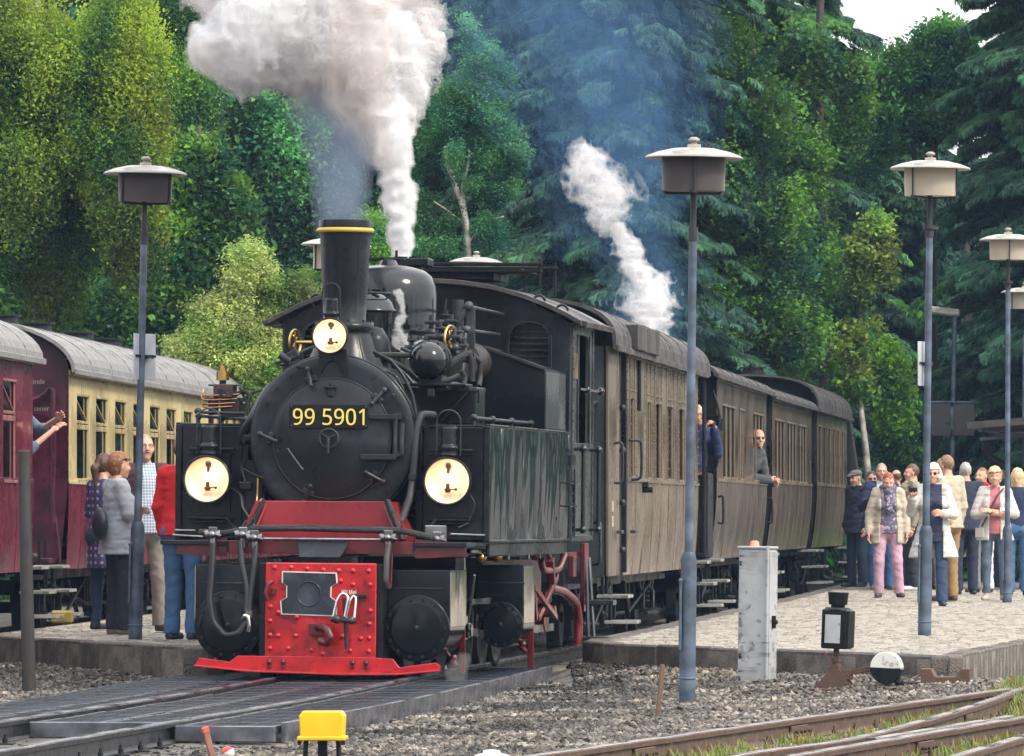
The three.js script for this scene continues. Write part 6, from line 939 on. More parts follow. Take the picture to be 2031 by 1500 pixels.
person({ ...stand(1852, 1203), h: 1.68, yaw: -.15, fem: 1, label: 'white haired woman in sunglasses and a wide white coat, walking with a camera', group: GC, hair: [.72, .70, .66], style: 'bob', glasses: 'sun', shirt: [.4, .24, .27], vest: [.022, .025, .06], jacket: [.54, .53, .50], open: .105, hem: .60, flare: .10, collar: .1, legsC: [.025, .055, .115], shoes: [.03, .04, .07], arms: [[[-.27, 1.17, .05], [-.24, 1.35, .26]], [[.25, 1.14, .05], [.13, 1.15, .25]]], phone: [-.22, 1.44, .33], legs: [[[-.1, .12, -.14], [-.1, .52, .02]], [[.12, .065, .16], [.11, .5, .1]]], face: .95, palm: [[.4, .2, 1], [-1, 0, .2]], curl: [.8, .45] });
person({ ...stand(1880, 1193), h: 1.83, yaw: 3.9, wide: 1.05, label: 'man with light brown hair in beige jacket and tan trousers, seen from behind', group: GC, hair: [.25, .15, .085], style: 'short', jacket: [.47, .41, .31], hem: .88, legsC: [.3, .19, .085], shoes: [.06, .04, .03] });
person({ ...stand(1916, 1180), h: 1.80, yaw: 3.4, wide: 1.08, label: 'grey haired man in dark navy jacket and jeans seen from behind', group: GC, hair: [.40, .38, .36], style: 'short', jacket: [.017, .022, .05], hem: .86, legsC: [.018, .026, .055] });
person({ ...stand(1950, 1176), h: 1.75, yaw: -.75, label: 'man with a red collar and white trousers holding up a phone to take a picture', group: GC, hair: [.24, .10, .05], style: 'crop', shirt: [.50, .30, .32], scarf: [.5, .012, .02], legsC: [.6, .6, .64], pack: [.03, .02, .05], arms: [[[-.3, 1.25, .15], [-.14, 1.55, .32]], [[.3, 1.22, .15], [.1, 1.5, .34]]], phone: [-.04, 1.58, .37], curl: [.8, .8] });
person({ ...stand(1990, 1166), h: 1.90, yaw: -1.1, label: 'tall dark haired man in profile behind the smiling blonde woman', group: GC, hair: [.07, .04, .03], style: 'crop', jacket: [.02, .024, .04], shirt: [.4, .45, .5], legsC: dkJeans });
person({ ...stand(1974, 1192), h: 1.68, yaw: -.1, fem: 1, wide: 1.06, label: 'smiling blonde woman with folded arms in a white jacket and pink shirt', group: GC, hair: [.62, .47, .27], style: 'fluffy', smile: 1, shirt: [.5, .16, .19], jacket: offW, open: .06, hem: .80, flare: .035, collar: .085, legsC: [.10, .14, .19], shoes: [.42, .38, .3], arms: [[[-.26, 1.15, .05], [.06, 1.14, .22]], [[.26, 1.15, .05], [-.05, 1.19, .22]]], strap: 1, slim: 1, pockets: [[-.2, .9, .11]] });
person({ ...stand(2019, 1182), h: 1.70, yaw: 3.0, fem: 1, wide: 1.1, label: 'woman with long blonde hair and navy sweater seen from behind at the right edge', group: GC, hair: [.58, .44, .25], style: 'long', shirt: [.014, .025, .075], legsC: jeans });
person({ ...stand(1868, 1170), h: 1.92, yaw: .6, label: 'tall man whose sandy head rises behind the man in the beige jacket', group: GC, hair: [.35, .22, .13], style: 'crop', jacket: [.05, .05, .06], legsC: dkJeans });
// passengers
{ const p = c2.at(.9, 0, -.72); person({ x: p.x, y: .82, d: -p.z, h: 1.74, yaw: .55, from: 1.0, label: 'white haired man in navy filming from the carriage balcony', hair: [.66, .64, .6], style: 'short', jacket: [.02, .03, .10], hem: .98, glasses: 1, arms: [[[-.22, 1.2, .16], [-.06, 1.48, .34]], [[.24, 1.2, .18], [.09, 1.48, .34]]], phone: [.01, 1.53, .38], look: .15, curl: [.9, .9], lean: .15 }); }
{ const L = c2.sideL(1506), p = c2.at(.84, 0, L); person({ x: p.x, y: .64, d: -p.z, h: 1.76, yaw: 1.05, from: 1.0, label: 'balding man in sunglasses leaning out of the second brown carriage window', hair: [.12, .08, .06], style: 'bald', glasses: 'sun', jacket: [.06, .065, .07], hem: 1.0, lean: .55, look: -.8, arms: [[[-.22, 1.13, .32], [.0, 1.1, .50]], [[.22, 1.13, .32], [.06, 1.06, .54]]] }); }
{ const p = at(28, 900, 69.7); person({ x: p.x, y: .84, d: 69.8, h: 1.72, yaw: 1.2, from: .82, label: 'passenger leaning an arm out between the two maroon carriages', hair: [.03, .02, .02], style: 'short', shirt: [.10, .13, .2], sleeves: .2, arms: [[[-.2, 1.1, .25], [-.0, 1.3, .42]], [[.25, 1.3, .16], [.1, 1.42, .42]]], lean: .1 }); }
// ---------- trees ----------
const leafMat = new THREE.MeshPhysicalMaterial({ color: 0xffffff, roughness: 1, transmission: .45, thickness: 0, specularIntensity: .3, side: THREE.DoubleSide });
const softNormals = (g, k) => { // every leaf faces up, its shading eased towards the sky
  const p = g.attributes.position.array, n = g.attributes.normal, v = V();
  for (let i = 0; i < n.count; i += 3) { if (n.getY(i) < 0) for (let j = 0; j < 3; j++) { const t = p[(i + 1) * 3 + j]; p[(i + 1) * 3 + j] = p[(i + 2) * 3 + j]; p[(i + 2) * 3 + j] = t; } for (let q = 0; q < 3; q++) { v.set(n.getX(i), n.getY(i), n.getZ(i)); if (v.y < 0) v.negate(); v.multiplyScalar(1 - k).add(V(0, k, 0)).normalize(); n.setXYZ(i + q, v.x, v.y, v.z); } }
  return g;
};
function clump(n, size, spread, droop, sd, slim = .55) { // a twig's worth of folded leaves
  const keep = seed; seed = sd; const P = [], v = V();
  for (let i = 0; i < n; i++) {
    const q = new THREE.Quaternion().setFromEuler(new THREE.Euler(rr(-1.1, 1.1) + droop, rr(0, 6.28), rr(-.9, .9))), o = V(gauss() * spread, gauss() * spread * (droop > .5 ? 1.4 : .8), gauss() * spread), s = size * rr(.7, 1.25), w = s * slim;
    const pt = (x, y, z) => { v.set(x, y, z).applyQuaternion(q).add(o); return [v.x, v.y, v.z]; };
    const a = pt(0, 0, 0), b = pt(w * .5, s * .18, s * .45), c = pt(0, 0, s), d = pt(-w * .5, s * .18, s * .45), m = pt(0, 0, s * .5);
    P.push(...a, ...b, ...m, ...m, ...b, ...c, ...a, ...m, ...d, ...d, ...m, ...c);
  }
  seed = keep; const g = new THREE.BufferGeometry(); g.setAttribute('position', new THREE.Float32BufferAttribute(P, 3)); g.computeVertexNormals(); return softNormals(g, .2);
}
function spray(sd, L = .31) { // a drooping spruce twig: needled side shoots along an axis
  const keep = seed; seed = sd; const P = [];
  for (let i = 0; i < 11; i++) for (const s of [-1, 1]) { const t = .12 + i / 12 * .88, x = t * L, y = -.22 * L * t * t, l = L * .42 * (1.05 - t) + .05, e = [x + l * .75, y - l * rr(.1, .45), s * l * rr(.6, 1)], w = .0125; P.push(x - w, y, 0, x + w, y + .01, 0, ...e); P.push(x, y - w, s * .01, x, y + w, s * .01, e[0], e[1] + .01, e[2]); for (let k = 0; k < 2; k++) { const u = rr(.3, .8), bx = lerp(x, e[0], u), by = lerp(y, e[1], u), bz = lerp(0, e[2], u); P.push(bx - .015, by, bz, bx + .02, by - .004, bz, bx + rr(-.01, .05), by - rr(.03, .09), bz + rr(-.03, .03)); } }
  P.push(0, 0, -.012, 0, 0, .012, L, -.22 * L, 0);
  seed = keep; const g = new THREE.BufferGeometry(); g.setAttribute('position', new THREE.Float32BufferAttribute(P, 3)); g.computeVertexNormals(); return softNormals(g, .25);
}
const LEAF = { birch: [0, 1].map(k => clump(20, .056, .135, 1.1, 50 + k, .6)), broad: [0, 1].map(k => clump(15, .092, .155, .3, 60 + k, .62)), fine: [0, 1].map(k => clump(24, .046, .12, .2, 70 + k, .5)), far: [0, 1].map(k => clump(9, .17, .22, .4, 80 + k, .6)), spray: [0, 1, 2].map(k => spray(90 + k)) };
const fol = fbm(24, 24, 3, 808), fol2 = fbm(48, 48, 2, 809);
const n3d = (x, y, z) => (fol(x / 9, y / 9) + fol(y / 9 + .37, z / 9 + .11) + fol(z / 9 + .71, x / 9 + .53)) / 3;
const limbs = (b, list) => { for (const [pts, r0, r1] of list) { const c = new THREE.CatmullRomCurve3(pts), N = Math.max(4, pts.length * 4), q = c.getPoints(N); for (let i = 0; i < N; i++) b.bar(q[i].toArray(), q[i + 1].toArray(), lerp(r0, r1, i / N), 9, lerp(r0, r1, (i + 1) / N)); } };
// foliage masses are given by bearing, angular radii and distance, then filled in depth
function leafyTree(label, o) {
  const { d, kind, n, tint, category = 'tree', name = 'leafy_tree' } = o, base = at(o.base[0], HOR, d), gy = Math.max(hillY(base.x, d), groundY(base.x, d));
  const t = thing(name, label, category, [base.x, gy, -d], 0, o.group), off = base.clone().setY(gy);
  const BR = 1.12, s = F / d, list = LEAF[kind].map(() => []), area = o.blobs.reduce((a, b) => a + b[2] * b[3], 0);
  for (const [px, py, rx, ry, dd = 0, br = 1] of o.blobs) {
    const c = at(px, py, d + dd), R = [rx / s, ry / s, Math.min((rx + ry) / 2 / s, 2.2)], N = Math.round((kind === 'fine' ? .6 : .72) * n * rx * ry / area);
    for (let i = 0; i < N; i++) {
      const a = rr(0, 6.2832), u = rr(-1, 1), q = Math.sqrt(1 - u * u), r = Math.pow(rnd(), .38), x = R[0] * q * Math.cos(a) * r, y = R[1] * u * r, z = R[2] * q * Math.sin(a) * r;
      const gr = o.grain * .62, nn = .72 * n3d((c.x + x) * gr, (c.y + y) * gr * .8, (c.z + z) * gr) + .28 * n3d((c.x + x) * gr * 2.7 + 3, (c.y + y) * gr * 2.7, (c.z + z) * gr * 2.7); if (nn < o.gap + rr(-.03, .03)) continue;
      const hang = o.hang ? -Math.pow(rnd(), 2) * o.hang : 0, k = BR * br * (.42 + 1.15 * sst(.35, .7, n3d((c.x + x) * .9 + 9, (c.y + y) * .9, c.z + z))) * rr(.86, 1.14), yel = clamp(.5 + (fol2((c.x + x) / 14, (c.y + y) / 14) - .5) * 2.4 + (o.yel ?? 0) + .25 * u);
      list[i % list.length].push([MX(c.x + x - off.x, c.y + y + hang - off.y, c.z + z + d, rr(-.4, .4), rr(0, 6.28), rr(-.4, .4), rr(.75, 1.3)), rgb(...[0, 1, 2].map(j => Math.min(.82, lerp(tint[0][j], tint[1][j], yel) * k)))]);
    }
  }
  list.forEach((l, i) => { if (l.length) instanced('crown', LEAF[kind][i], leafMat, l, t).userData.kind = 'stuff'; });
  if (o.trunk) { const b = new MB(); limbs(b, o.trunk.map(([pts, r0, r1]) => [pts.map(p => at(p[0], p[1], d + (p[2] ?? 0)).sub(V(off.x, off.y, -d))), r0, r1])); const tm = b.build('trunk', o.bark ?? M.bark, t); tm.position.z = o.trunkForward ?? 0; }
  return t;
}
const G1 = [[.03, .12, .03], [.25, .34, .03]], G2 = [[.025, .13, .075], [.11, .30, .10]], G4 = [[.16, .31, .06], [.46, .52, .17]], G5 = [[.022, .125, .06], [.16, .34, .04]];
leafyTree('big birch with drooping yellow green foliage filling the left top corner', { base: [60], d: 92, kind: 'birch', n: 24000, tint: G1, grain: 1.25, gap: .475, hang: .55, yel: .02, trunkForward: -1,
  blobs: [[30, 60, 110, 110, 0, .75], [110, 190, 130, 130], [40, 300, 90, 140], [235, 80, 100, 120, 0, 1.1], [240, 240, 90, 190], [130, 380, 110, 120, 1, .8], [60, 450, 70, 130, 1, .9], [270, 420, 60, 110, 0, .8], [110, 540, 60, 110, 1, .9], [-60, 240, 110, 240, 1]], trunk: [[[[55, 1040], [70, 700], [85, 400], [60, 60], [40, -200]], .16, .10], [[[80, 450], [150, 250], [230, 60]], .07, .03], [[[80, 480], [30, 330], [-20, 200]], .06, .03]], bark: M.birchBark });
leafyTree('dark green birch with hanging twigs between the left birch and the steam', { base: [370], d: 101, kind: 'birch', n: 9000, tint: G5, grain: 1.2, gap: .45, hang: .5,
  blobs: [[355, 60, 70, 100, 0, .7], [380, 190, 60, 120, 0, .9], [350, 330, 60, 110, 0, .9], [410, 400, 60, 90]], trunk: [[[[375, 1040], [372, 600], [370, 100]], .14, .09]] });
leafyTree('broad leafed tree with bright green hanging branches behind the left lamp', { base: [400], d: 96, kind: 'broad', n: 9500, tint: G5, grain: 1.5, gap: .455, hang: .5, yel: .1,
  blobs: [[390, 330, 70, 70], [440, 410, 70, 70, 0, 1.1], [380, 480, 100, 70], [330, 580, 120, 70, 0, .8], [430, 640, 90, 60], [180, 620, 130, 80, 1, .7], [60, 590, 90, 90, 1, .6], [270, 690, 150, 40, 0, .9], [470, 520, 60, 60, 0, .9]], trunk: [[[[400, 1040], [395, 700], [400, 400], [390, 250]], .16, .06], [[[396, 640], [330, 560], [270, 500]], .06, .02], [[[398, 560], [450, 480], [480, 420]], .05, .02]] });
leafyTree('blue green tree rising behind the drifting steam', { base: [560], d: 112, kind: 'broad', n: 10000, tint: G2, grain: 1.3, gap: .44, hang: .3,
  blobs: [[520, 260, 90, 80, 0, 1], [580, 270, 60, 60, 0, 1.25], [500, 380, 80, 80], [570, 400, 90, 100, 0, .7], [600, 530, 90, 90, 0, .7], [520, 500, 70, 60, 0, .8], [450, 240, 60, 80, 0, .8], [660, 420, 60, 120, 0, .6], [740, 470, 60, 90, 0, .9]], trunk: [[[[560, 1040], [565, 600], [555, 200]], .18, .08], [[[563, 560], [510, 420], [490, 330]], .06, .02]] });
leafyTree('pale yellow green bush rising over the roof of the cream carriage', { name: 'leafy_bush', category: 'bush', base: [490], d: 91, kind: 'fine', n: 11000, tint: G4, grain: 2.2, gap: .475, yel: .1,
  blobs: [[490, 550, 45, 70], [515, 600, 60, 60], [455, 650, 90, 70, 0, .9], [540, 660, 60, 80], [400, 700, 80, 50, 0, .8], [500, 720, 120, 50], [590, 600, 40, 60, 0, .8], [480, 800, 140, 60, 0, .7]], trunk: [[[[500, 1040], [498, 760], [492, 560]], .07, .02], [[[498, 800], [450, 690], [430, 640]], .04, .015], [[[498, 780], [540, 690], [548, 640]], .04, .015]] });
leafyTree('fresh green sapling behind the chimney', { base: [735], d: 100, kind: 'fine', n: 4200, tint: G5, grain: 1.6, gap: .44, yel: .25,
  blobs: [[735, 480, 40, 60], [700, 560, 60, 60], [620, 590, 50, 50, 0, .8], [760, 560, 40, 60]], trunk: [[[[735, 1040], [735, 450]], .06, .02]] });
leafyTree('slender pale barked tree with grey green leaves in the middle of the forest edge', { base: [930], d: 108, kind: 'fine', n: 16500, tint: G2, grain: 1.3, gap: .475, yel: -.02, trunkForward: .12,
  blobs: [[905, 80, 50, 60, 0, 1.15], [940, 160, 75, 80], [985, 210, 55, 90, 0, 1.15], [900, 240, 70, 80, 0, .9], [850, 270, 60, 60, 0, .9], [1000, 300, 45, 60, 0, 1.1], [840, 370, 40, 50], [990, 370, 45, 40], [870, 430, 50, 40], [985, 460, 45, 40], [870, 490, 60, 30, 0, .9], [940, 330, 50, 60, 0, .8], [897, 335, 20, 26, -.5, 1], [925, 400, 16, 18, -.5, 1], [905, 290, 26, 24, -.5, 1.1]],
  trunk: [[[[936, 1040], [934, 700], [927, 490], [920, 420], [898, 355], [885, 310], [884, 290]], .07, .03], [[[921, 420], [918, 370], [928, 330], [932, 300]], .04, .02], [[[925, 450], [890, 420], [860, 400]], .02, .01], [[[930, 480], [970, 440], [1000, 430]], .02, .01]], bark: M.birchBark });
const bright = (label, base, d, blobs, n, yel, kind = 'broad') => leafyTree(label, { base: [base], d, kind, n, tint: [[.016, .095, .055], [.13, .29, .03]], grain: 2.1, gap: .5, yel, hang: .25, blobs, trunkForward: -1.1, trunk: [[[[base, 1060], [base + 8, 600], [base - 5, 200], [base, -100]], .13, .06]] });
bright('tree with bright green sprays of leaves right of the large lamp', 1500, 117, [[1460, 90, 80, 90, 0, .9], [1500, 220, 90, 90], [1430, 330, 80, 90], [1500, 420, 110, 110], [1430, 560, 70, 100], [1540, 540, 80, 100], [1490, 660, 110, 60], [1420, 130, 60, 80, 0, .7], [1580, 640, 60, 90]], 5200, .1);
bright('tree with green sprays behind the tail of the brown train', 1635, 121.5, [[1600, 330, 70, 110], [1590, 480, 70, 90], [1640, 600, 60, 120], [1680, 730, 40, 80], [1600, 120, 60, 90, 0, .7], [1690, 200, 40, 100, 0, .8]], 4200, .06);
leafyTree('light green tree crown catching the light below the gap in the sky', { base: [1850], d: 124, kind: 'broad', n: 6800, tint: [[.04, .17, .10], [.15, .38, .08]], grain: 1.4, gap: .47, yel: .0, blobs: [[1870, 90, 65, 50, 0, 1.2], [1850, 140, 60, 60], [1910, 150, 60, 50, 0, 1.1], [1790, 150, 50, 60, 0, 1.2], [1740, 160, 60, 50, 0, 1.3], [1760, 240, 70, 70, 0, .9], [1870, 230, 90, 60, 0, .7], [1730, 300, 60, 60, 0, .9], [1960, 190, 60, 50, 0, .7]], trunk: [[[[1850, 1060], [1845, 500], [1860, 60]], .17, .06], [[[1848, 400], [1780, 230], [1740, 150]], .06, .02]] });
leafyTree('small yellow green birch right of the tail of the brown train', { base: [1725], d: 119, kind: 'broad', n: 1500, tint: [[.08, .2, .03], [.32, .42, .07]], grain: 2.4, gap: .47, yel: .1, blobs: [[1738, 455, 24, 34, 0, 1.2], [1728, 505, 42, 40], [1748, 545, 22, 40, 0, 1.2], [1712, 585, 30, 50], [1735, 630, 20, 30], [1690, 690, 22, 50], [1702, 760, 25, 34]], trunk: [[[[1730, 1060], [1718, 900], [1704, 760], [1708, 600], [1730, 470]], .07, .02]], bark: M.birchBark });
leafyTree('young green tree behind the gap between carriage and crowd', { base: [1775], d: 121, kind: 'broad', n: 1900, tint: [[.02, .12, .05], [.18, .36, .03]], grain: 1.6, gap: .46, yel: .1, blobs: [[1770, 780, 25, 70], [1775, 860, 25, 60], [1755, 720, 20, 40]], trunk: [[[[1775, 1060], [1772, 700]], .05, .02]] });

function spruce(label, px, d, H, R, n, o = {}) { // tapering trunk, whorls of drooping boughs set with needled twigs
  const b = at(px, HOR, d), gy = Math.max(hillY(b.x, d), -.12), t = thing('spruce', label, 'spruce tree', [b.x, gy, -d], 0, o.group), vis = o.vis ?? 14;
  const lists = LEAF.spray.map(() => []), tr = new MB().cyl(.05, R * .075 + .1, H, 0, H / 2, 0, null, 12), top = Math.min(H, vis);
  const nb = Math.round((top - .4) / .36) * 7, per = Math.max(2, Math.round(n * (o.sc ? 1 : 2.7) / nb));
  for (let i = 0; i < nb; i++) {
    const y = rr(o.bare ?? .6, top), a = rr(0, 6.2832), L = R * Math.pow(1 - y / H, .75) * rr(.65, 1.08) + .15; if (L < .2) continue;
    const rise = .14, dr = rr(.25, .42), end = [L * Math.cos(a), y + rise * L * .3 - dr * L, L * Math.sin(a)];
    if (i % 2 === 0 && d < 125) tr.bar([0, y, 0], end, .035, 5, .01);
    for (let k = 0; k < per; k++) {
      const q = Math.pow(rnd(), .6), x = L * q, yy = y + rise * L * .3 * q - dr * L * q * q + gauss() * .05, side = gauss() * L * .2 * (1.1 - q * .6), aa = a + rr(-.9, .9);
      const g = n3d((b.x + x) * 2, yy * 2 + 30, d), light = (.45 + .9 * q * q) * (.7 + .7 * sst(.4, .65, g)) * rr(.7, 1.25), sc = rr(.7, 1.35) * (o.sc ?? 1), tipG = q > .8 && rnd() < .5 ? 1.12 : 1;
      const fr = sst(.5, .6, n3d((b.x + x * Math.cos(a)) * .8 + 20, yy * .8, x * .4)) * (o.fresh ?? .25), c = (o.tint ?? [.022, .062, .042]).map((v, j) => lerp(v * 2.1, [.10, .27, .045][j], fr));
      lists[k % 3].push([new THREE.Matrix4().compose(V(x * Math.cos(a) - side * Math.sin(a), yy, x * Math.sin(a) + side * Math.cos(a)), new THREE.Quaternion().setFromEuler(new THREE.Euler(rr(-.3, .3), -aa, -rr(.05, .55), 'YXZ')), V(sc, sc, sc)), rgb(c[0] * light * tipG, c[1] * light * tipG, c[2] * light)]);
    }
  }
  tr.build('trunk', M.bark, t);
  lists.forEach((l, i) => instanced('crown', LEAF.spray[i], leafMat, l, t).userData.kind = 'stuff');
  return t;
}
const DS = 'dark spruces of the forest behind';
const WHERE = { '-120': 'outside the left edge behind the birch', 40: 'behind the left half of the big birch', 290: 'in the gap right of the big birch', 560: 'behind the blue green tree', 850: 'behind the white steam jet', 960: 'behind the slender pale tree', 1140: 'left of the blue smoke', 1300: 'right of the blue smoke', 1440: 'just right of the large lamp', 1480: 'behind the bright green sprays', 2190: 'outside the right edge', 2260: 'outermost beyond the right edge' };
// front rank
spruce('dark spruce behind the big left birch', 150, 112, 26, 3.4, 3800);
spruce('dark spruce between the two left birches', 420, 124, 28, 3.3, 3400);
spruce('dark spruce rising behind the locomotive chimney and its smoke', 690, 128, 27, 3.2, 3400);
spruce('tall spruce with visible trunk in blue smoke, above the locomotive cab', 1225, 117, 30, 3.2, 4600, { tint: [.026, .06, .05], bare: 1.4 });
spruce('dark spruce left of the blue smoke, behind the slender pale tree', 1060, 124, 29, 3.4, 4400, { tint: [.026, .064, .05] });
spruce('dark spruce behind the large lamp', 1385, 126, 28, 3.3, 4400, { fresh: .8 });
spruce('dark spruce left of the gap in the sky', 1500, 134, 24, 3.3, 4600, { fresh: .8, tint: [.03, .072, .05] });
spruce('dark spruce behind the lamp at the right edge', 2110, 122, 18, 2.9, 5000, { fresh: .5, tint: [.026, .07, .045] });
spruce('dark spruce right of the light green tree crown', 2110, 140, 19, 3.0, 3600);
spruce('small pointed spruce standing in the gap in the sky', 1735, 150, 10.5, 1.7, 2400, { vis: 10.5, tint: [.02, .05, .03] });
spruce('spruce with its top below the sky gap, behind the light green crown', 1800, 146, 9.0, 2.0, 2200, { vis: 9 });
// second rank closes the wood
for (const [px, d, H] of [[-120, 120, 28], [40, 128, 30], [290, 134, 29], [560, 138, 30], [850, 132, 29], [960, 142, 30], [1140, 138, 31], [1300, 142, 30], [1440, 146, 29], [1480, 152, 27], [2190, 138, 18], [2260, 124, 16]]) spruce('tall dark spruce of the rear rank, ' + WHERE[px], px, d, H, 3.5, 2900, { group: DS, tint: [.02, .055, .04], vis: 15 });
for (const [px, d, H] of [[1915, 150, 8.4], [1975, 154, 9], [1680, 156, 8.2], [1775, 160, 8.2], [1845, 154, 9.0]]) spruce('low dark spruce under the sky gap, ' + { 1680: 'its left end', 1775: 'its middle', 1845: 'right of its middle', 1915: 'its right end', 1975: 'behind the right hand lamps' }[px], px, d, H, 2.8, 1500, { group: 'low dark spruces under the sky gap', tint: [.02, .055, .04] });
// beside the picture, so that the wood goes on there
for (const [x, d, H] of [[14, 104, 13], [18, 112, 14], [23, 118, 15], [12.5, 118, 13], [28, 126, 16], [-14, 100, 24], [-18, 112, 26]]) { const p = 1015.5 + F * x / d; spruce('spruce beyond the picture edge, ' + { 14: 'nearest on the right', 18: 'second nearest on the right', 23: 'third on the right', 12.5: 'behind the nearest on the right', 28: 'farthest on the right', '-14': 'nearest on the left', '-18': 'farther on the left' }[x], p, d, H, 3.4, 900, { group: 'spruces beyond the picture edge', sc: 1.7, vis: 22 }); }
for (const [px, top, r, d] of [[1722, 830, .13, 126], [1240, 300, .2, 121]]) { const b = at(px, HOR, d), t = thing('bare_trunk', px > 1500 ? 'leaning pale tree trunk between the carriage tail and the crowd' : 'straight dark tree trunk in the blue smoke', 'tree trunk', [b.x, hillY(b.x, d), -d]); const m = new MB(), H = 13, lx = px > 1500 ? -.9 : .05; for (let i = 0; i < 6; i++) m.bar([lx * i / 6 * 2, i * H / 6, 0], [lx * (i + 1) / 6 * 2, (i + 1) * H / 6, 0], r * (1 - i * .1), 10, r * (.9 - i * .1)); m.build('trunk_shaft', px > 1500 ? mat([.2, .19, .17], .9, { map: T.streak }) : M.bark, t); const q = new MB(); for (let y = 2; y < 11; y += .5) { const a = rr(0, 6); q.bar([lx * y / H * 2, y, 0], [lx * y / H * 2 + Math.cos(a) * 1.3, y - rr(-.1, .5), Math.sin(a) * 1.3], .018, 5, .006); } q.build('dead_branch', M.bark, t); }

// the wood also closes the valley behind the photographer
for (const [x, d, H, w] of [[-30, -34, 22, 'left'], [-16, -44, 23, 'left of centre'], [-4, -40, 21, 'in the middle'], [9, -46, 23, 'right of centre'], [24, -40, 20, 'right'], [-44, -10, 22, 'far left'], [-40, 24, 22, 'beside the maroon train'], [-30, 62, 24, 'beyond the maroon train']]) { const t = thing('spruce', 'spruce out of view behind the photographer, ' + w, 'spruce tree', [x, -.13, -d], 0, 'spruces out of view'), l = []; for (let i = 0; i < 700; i++) { const y = rr(1, H), r = 4.6 * Math.pow(1 - y / H, .8) * Math.pow(rnd(), .4), a = rr(0, 6.28), k = rr(.6, 1.3), q = rr(3.5, 6); l.push([MX(r * Math.cos(a), y, r * Math.sin(a), rr(-.3, .3), -a, -rr(.1, .5), q), rgb(.04 * k, .09 * k, .06 * k)]); } instanced('crown', LEAF.spray[0], leafMat, l, t).userData.kind = 'stuff'; new MB().cyl(.08, .4, H, 0, H / 2, 0).build('trunk', M.bark, t); }

// ---------- steam and smoke: nested ragged shells, thin outside and dense inside ----------
const G3D = (() => { const a = new Float32Array(32768), keep = seed; seed = 4242; for (let i = 0; i < 32768; i++) a[i] = rnd() * 2 - 1; seed = keep; return a; })();
function noise3(x, y, z) {
  const i = Math.floor(x), j = Math.floor(y), k = Math.floor(z), a = x - i, b = y - j, c = z - k, p = a * a * (3 - 2 * a), q = b * b * (3 - 2 * b), r = c * c * (3 - 2 * c), h = (X, Y, Z) => G3D[((Z & 31) << 10) | ((Y & 31) << 5) | (X & 31)];
  return lerp(lerp(lerp(h(i, j, k), h(i + 1, j, k), p), lerp(h(i, j + 1, k), h(i + 1, j + 1, k), p), q), lerp(lerp(h(i, j, k + 1), h(i + 1, j, k + 1), p), lerp(h(i, j + 1, k + 1), h(i + 1, j + 1, k + 1), p), q), r);
}
const mistMat = (color, opacity) => new THREE.MeshPhysicalMaterial({ color: rgb(...color), transparent: true, opacity, roughness: 1, transmission: .5, thickness: 0, side: THREE.DoubleSide, specularIntensity: 0, depthWrite: false });
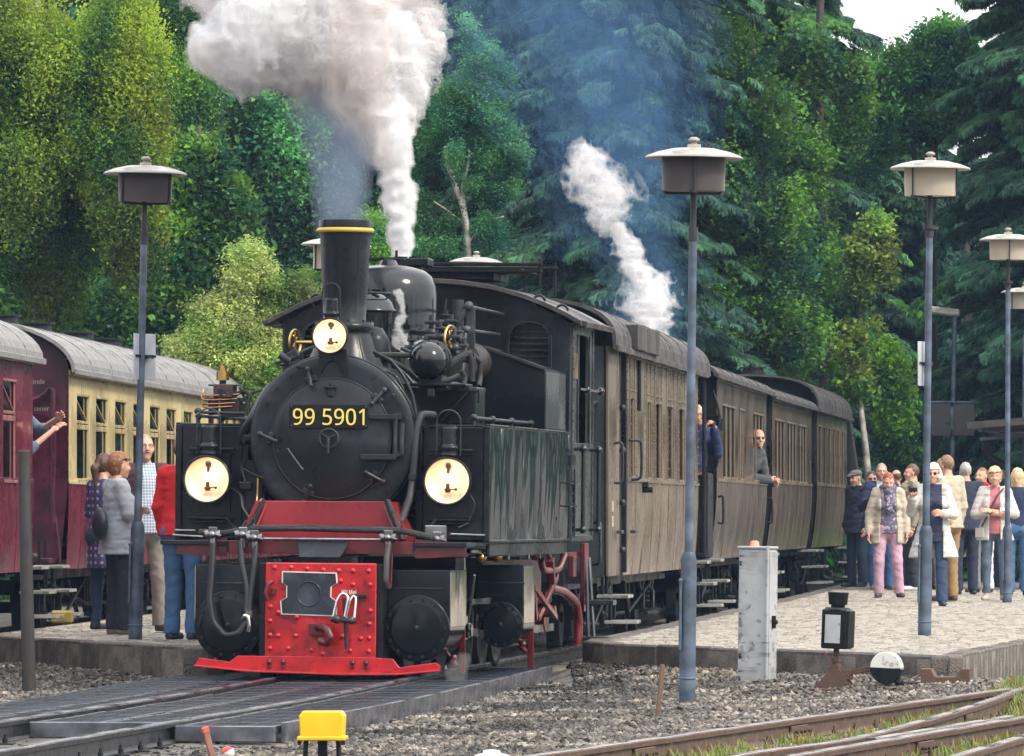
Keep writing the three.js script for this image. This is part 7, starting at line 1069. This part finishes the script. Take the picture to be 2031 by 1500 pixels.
function plume(name, label, path, o) { // knots [px, py, radius px, depth shift]
  const knots = path.map(k => { const d = o.d + (k[3] ?? 0); return { p: at(k[0], k[1], d), r: k[2] * d / F }; }), rm = Math.max(...knots.map(k => k.r)), grow = o.grow ?? 1.5;
  const lo = [0, 1, 2].map(i => Math.min(...knots.map(k => k.p.getComponent(i) - k.r * grow))), hi = [0, 1, 2].map(i => Math.max(...knots.map(k => k.p.getComponent(i) + k.r * grow)));
  const f = new Field(lo, hi, o.h), [A, B, C] = f.n, dist = f.f.fill(9), rad = new Float32Array(dist.length), N = o.noise ?? .8;
  for (let s = 0; s < knots.length - 1; s++) { // distance in radii to the axis
    const a = knots[s], b = knots[s + 1], R = Math.max(a.r, b.r) * grow, ab = b.p.clone().sub(a.p), L2 = ab.lengthSq();
    const l = [0, 1, 2].map(i => Math.min(a.p.getComponent(i), b.p.getComponent(i)) - R), h = [0, 1, 2].map(i => Math.max(a.p.getComponent(i), b.p.getComponent(i)) + R), q = [0, 1, 2].map(i => Math.max(0, Math.floor((l[i] - f.lo[i]) / f.h))), e = [0, 1, 2].map(i => Math.min(f.n[i] - 1, Math.ceil((h[i] - f.lo[i]) / f.h)));
    for (let z = q[2]; z <= e[2]; z++) for (let y = q[1]; y <= e[1]; y++) for (let x = q[0]; x <= e[0]; x++) {
      const px = f.lo[0] + x * f.h - a.p.x, py = f.lo[1] + y * f.h - a.p.y, pz = f.lo[2] + z * f.h - a.p.z, t = clamp((px * ab.x + py * ab.y + pz * ab.z) / L2), r = lerp(a.r, b.r, t), d = Math.hypot(px - ab.x * t, py - ab.y * t, pz - ab.z * t) / r, i = (z * B + y) * A + x;
      if (d < dist[i]) { dist[i] = d; rad[i] = r; }
    }
  }
  for (let z = 0; z < C; z++) for (let y = 0; y < B; y++) for (let x = 0; x < A; x++) {
    const i = (z * B + y) * A + x; if (dist[i] > 2) { dist[i] = 1; continue; }
    const r = Math.max(rad[i], .1), px = (f.lo[0] + x * f.h), py = (f.lo[1] + y * f.h), pz = (f.lo[2] + z * f.h);
    const X = px - knots[0].p.x, Y = py - knots[0].p.y, Z = pz - knots[0].p.z, l0 = 2 * rm / (o.f ?? .9), wx = noise3(X / l0 + 9, Y / l0, Z / l0) * .5, wy = noise3(X / l0, Y / l0 + 7, Z / l0) * .5;
    let n = 0, tot = 0;
    for (let k = 0, l = l0; k < 7; k++, l *= .5) {
      const wgt = Math.pow(Math.min(1, l / (1.7 * r)), .62) * sst(3.4, 1.7, l / r); if (l < f.h * 1.8 || k >= (o.oct ?? 9)) break; if (wgt < .01) continue;
      const v = noise3(X / l + wx + k * 5.1, Y / l + wy + k * 1.7, Z / l + k * 3.7); n += (l > 1.5 * r ? v : .75 - 2.2 * Math.abs(v)) * wgt * .62; tot += wgt;
    }
    dist[i] = dist[i] - 1 - N * n * .5;
  }
  for (let z = 0; z < C; z++) for (let y = 0; y < B; y++) for (let x = 0; x < A; x++) if (!x || !y || !z || x === A - 1 || y === B - 1 || z === C - 1) dist[(z * B + y) * A + x] = 1;
  const t = thing(name, label, o.category); t.userData.kind = 'stuff';
  for (const [level, opacity, color] of o.shells) {
    const g = new Field([0, 0, 0], [0, 0, 0], 1); Object.assign(g, { n: f.n, h: f.h, lo: f.lo, f: level ? dist.map(v => v + level) : dist });
    const m = mesh('mist', metric(g.mesh()), mistMat(color ?? o.color, opacity), t); m.userData.kind = 'stuff';
  }
}
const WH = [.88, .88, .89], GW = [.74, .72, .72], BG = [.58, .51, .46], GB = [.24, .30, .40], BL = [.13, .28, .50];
const dense = [[-.14, .1], [-.06, .16], [.02, .24], [.11, .36], [.24, .8]];
plume('steam_cloud', 'thick white steam shooting from the safety valve and spreading across the top of the picture', [[795, 516, 17], [795, 470, 22], [793, 410, 27], [786, 350, 31], [776, 290, 40], [766, 230, 52, .2], [758, 170, 70, .3], [750, 100, 96, .4], [690, 60, 125, .5], [600, 50, 110, .5], [510, 75, 85, .5], [440, 88, 52, .5], [395, 100, 26, .5]], { d: 59.6, h: .022, color: WH, category: 'steam', noise: 1.15, shells: dense });
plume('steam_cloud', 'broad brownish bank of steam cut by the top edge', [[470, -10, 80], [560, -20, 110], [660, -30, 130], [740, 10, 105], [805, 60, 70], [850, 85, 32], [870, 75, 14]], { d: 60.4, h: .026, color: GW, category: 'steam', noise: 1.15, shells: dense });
plume('smoke', 'brownish smoke mixing into the white steam above the chimney', [[745, 300, 30], [725, 230, 50], [705, 150, 66], [720, 60, 70]], { d: 58.9, h: .03, color: BG, category: 'smoke', shells: [[-.2, .04], [-.05, .06], [.1, .08], [.25, .1]] });
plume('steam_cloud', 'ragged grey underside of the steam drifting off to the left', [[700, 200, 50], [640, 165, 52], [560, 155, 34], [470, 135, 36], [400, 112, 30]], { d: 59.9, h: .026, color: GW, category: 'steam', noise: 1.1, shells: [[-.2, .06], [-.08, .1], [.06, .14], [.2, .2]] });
plume('smoke', 'thin blue grey smoke rising from the chimney', [[676, 440, 46], [675, 380, 52, .6], [672, 320, 58, 1.4], [665, 260, 64, 2.4], [655, 190, 70, 3.4], [650, 120, 70, 4]], { d: 57.2, h: .04, color: GB, category: 'smoke', noise: .7, oct: 2, f: .7, shells: [[-.25, .07], [-.12, .08], [0, .1], [.15, .1], [.3, .12]] });
const puff = (label, path, shells, noise = 2.6) => plume('steam_cloud', label, path, { d: 76, h: .022, color: WH, category: 'steam', noise, f: 1.0, grow: 2.6, shells });
puff('white steam rising from the first brown carriage roof, lowest puff', [[1316, 678, 16], [1306, 645, 28], [1292, 608, 38], [1290, 572, 30], [1270, 542, 16]], [[-.3, .07], [-.1, .12], [.1, .2], [.35, .32], [.65, .4]]);
puff('middle puff of the white steam behind the large lamp', [[1276, 545, 14], [1256, 512, 24], [1240, 478, 16], [1224, 455, 10]], [[-.3, .06], [-.1, .1], [.15, .16], [.45, .22]], 3);
puff('topmost thin puff of the steam rising from the carriage roof', [[1232, 465, 12], [1222, 430, 26], [1208, 390, 40], [1186, 350, 38], [1168, 318, 26], [1158, 290, 8]], [[-.35, .04], [-.15, .06], [.1, .1], [.35, .14], [.7, .18]], 3);
plume('smoke', 'thin blue smoke drifting before the dark spruces', [[1290, 640, 50], [1280, 500, 80], [1250, 380, 100], [1230, 240, 120], [1180, 110, 150], [1120, 0, 170]], { d: 88, h: .09, color: BL, category: 'smoke', noise: 1.5, f: .9, grow: 2.3, shells: [[-.5, .025], [-.25, .03], [0, .04], [.25, .045], [.5, .05], [.8, .05]] });
plume('steam_cloud', 'wisp of steam leaking between dome and generator', [[790, 580, 7], [800, 620, 8], [788, 650, 9], [798, 680, 11], [815, 692, 14], [845, 694, 11]], { d: 57.4, h: .0075, color: WH, category: 'steam', noise: 2.6, f: .8, shells: [[-.1, .05], [.05, .07], [.2, .1], [.35, .12]] });
plume('steam_cloud', 'faint steam leaking low beside the cylinders', [[900, 1335, 16], [915, 1312, 16], [905, 1350, 18]], { d: 55.2, h: .02, color: GW, category: 'steam', noise: .9, oct: 2, shells: [[-.2, .03], [0, .03], [.2, .03]] });

renderer.render(scene, camera);
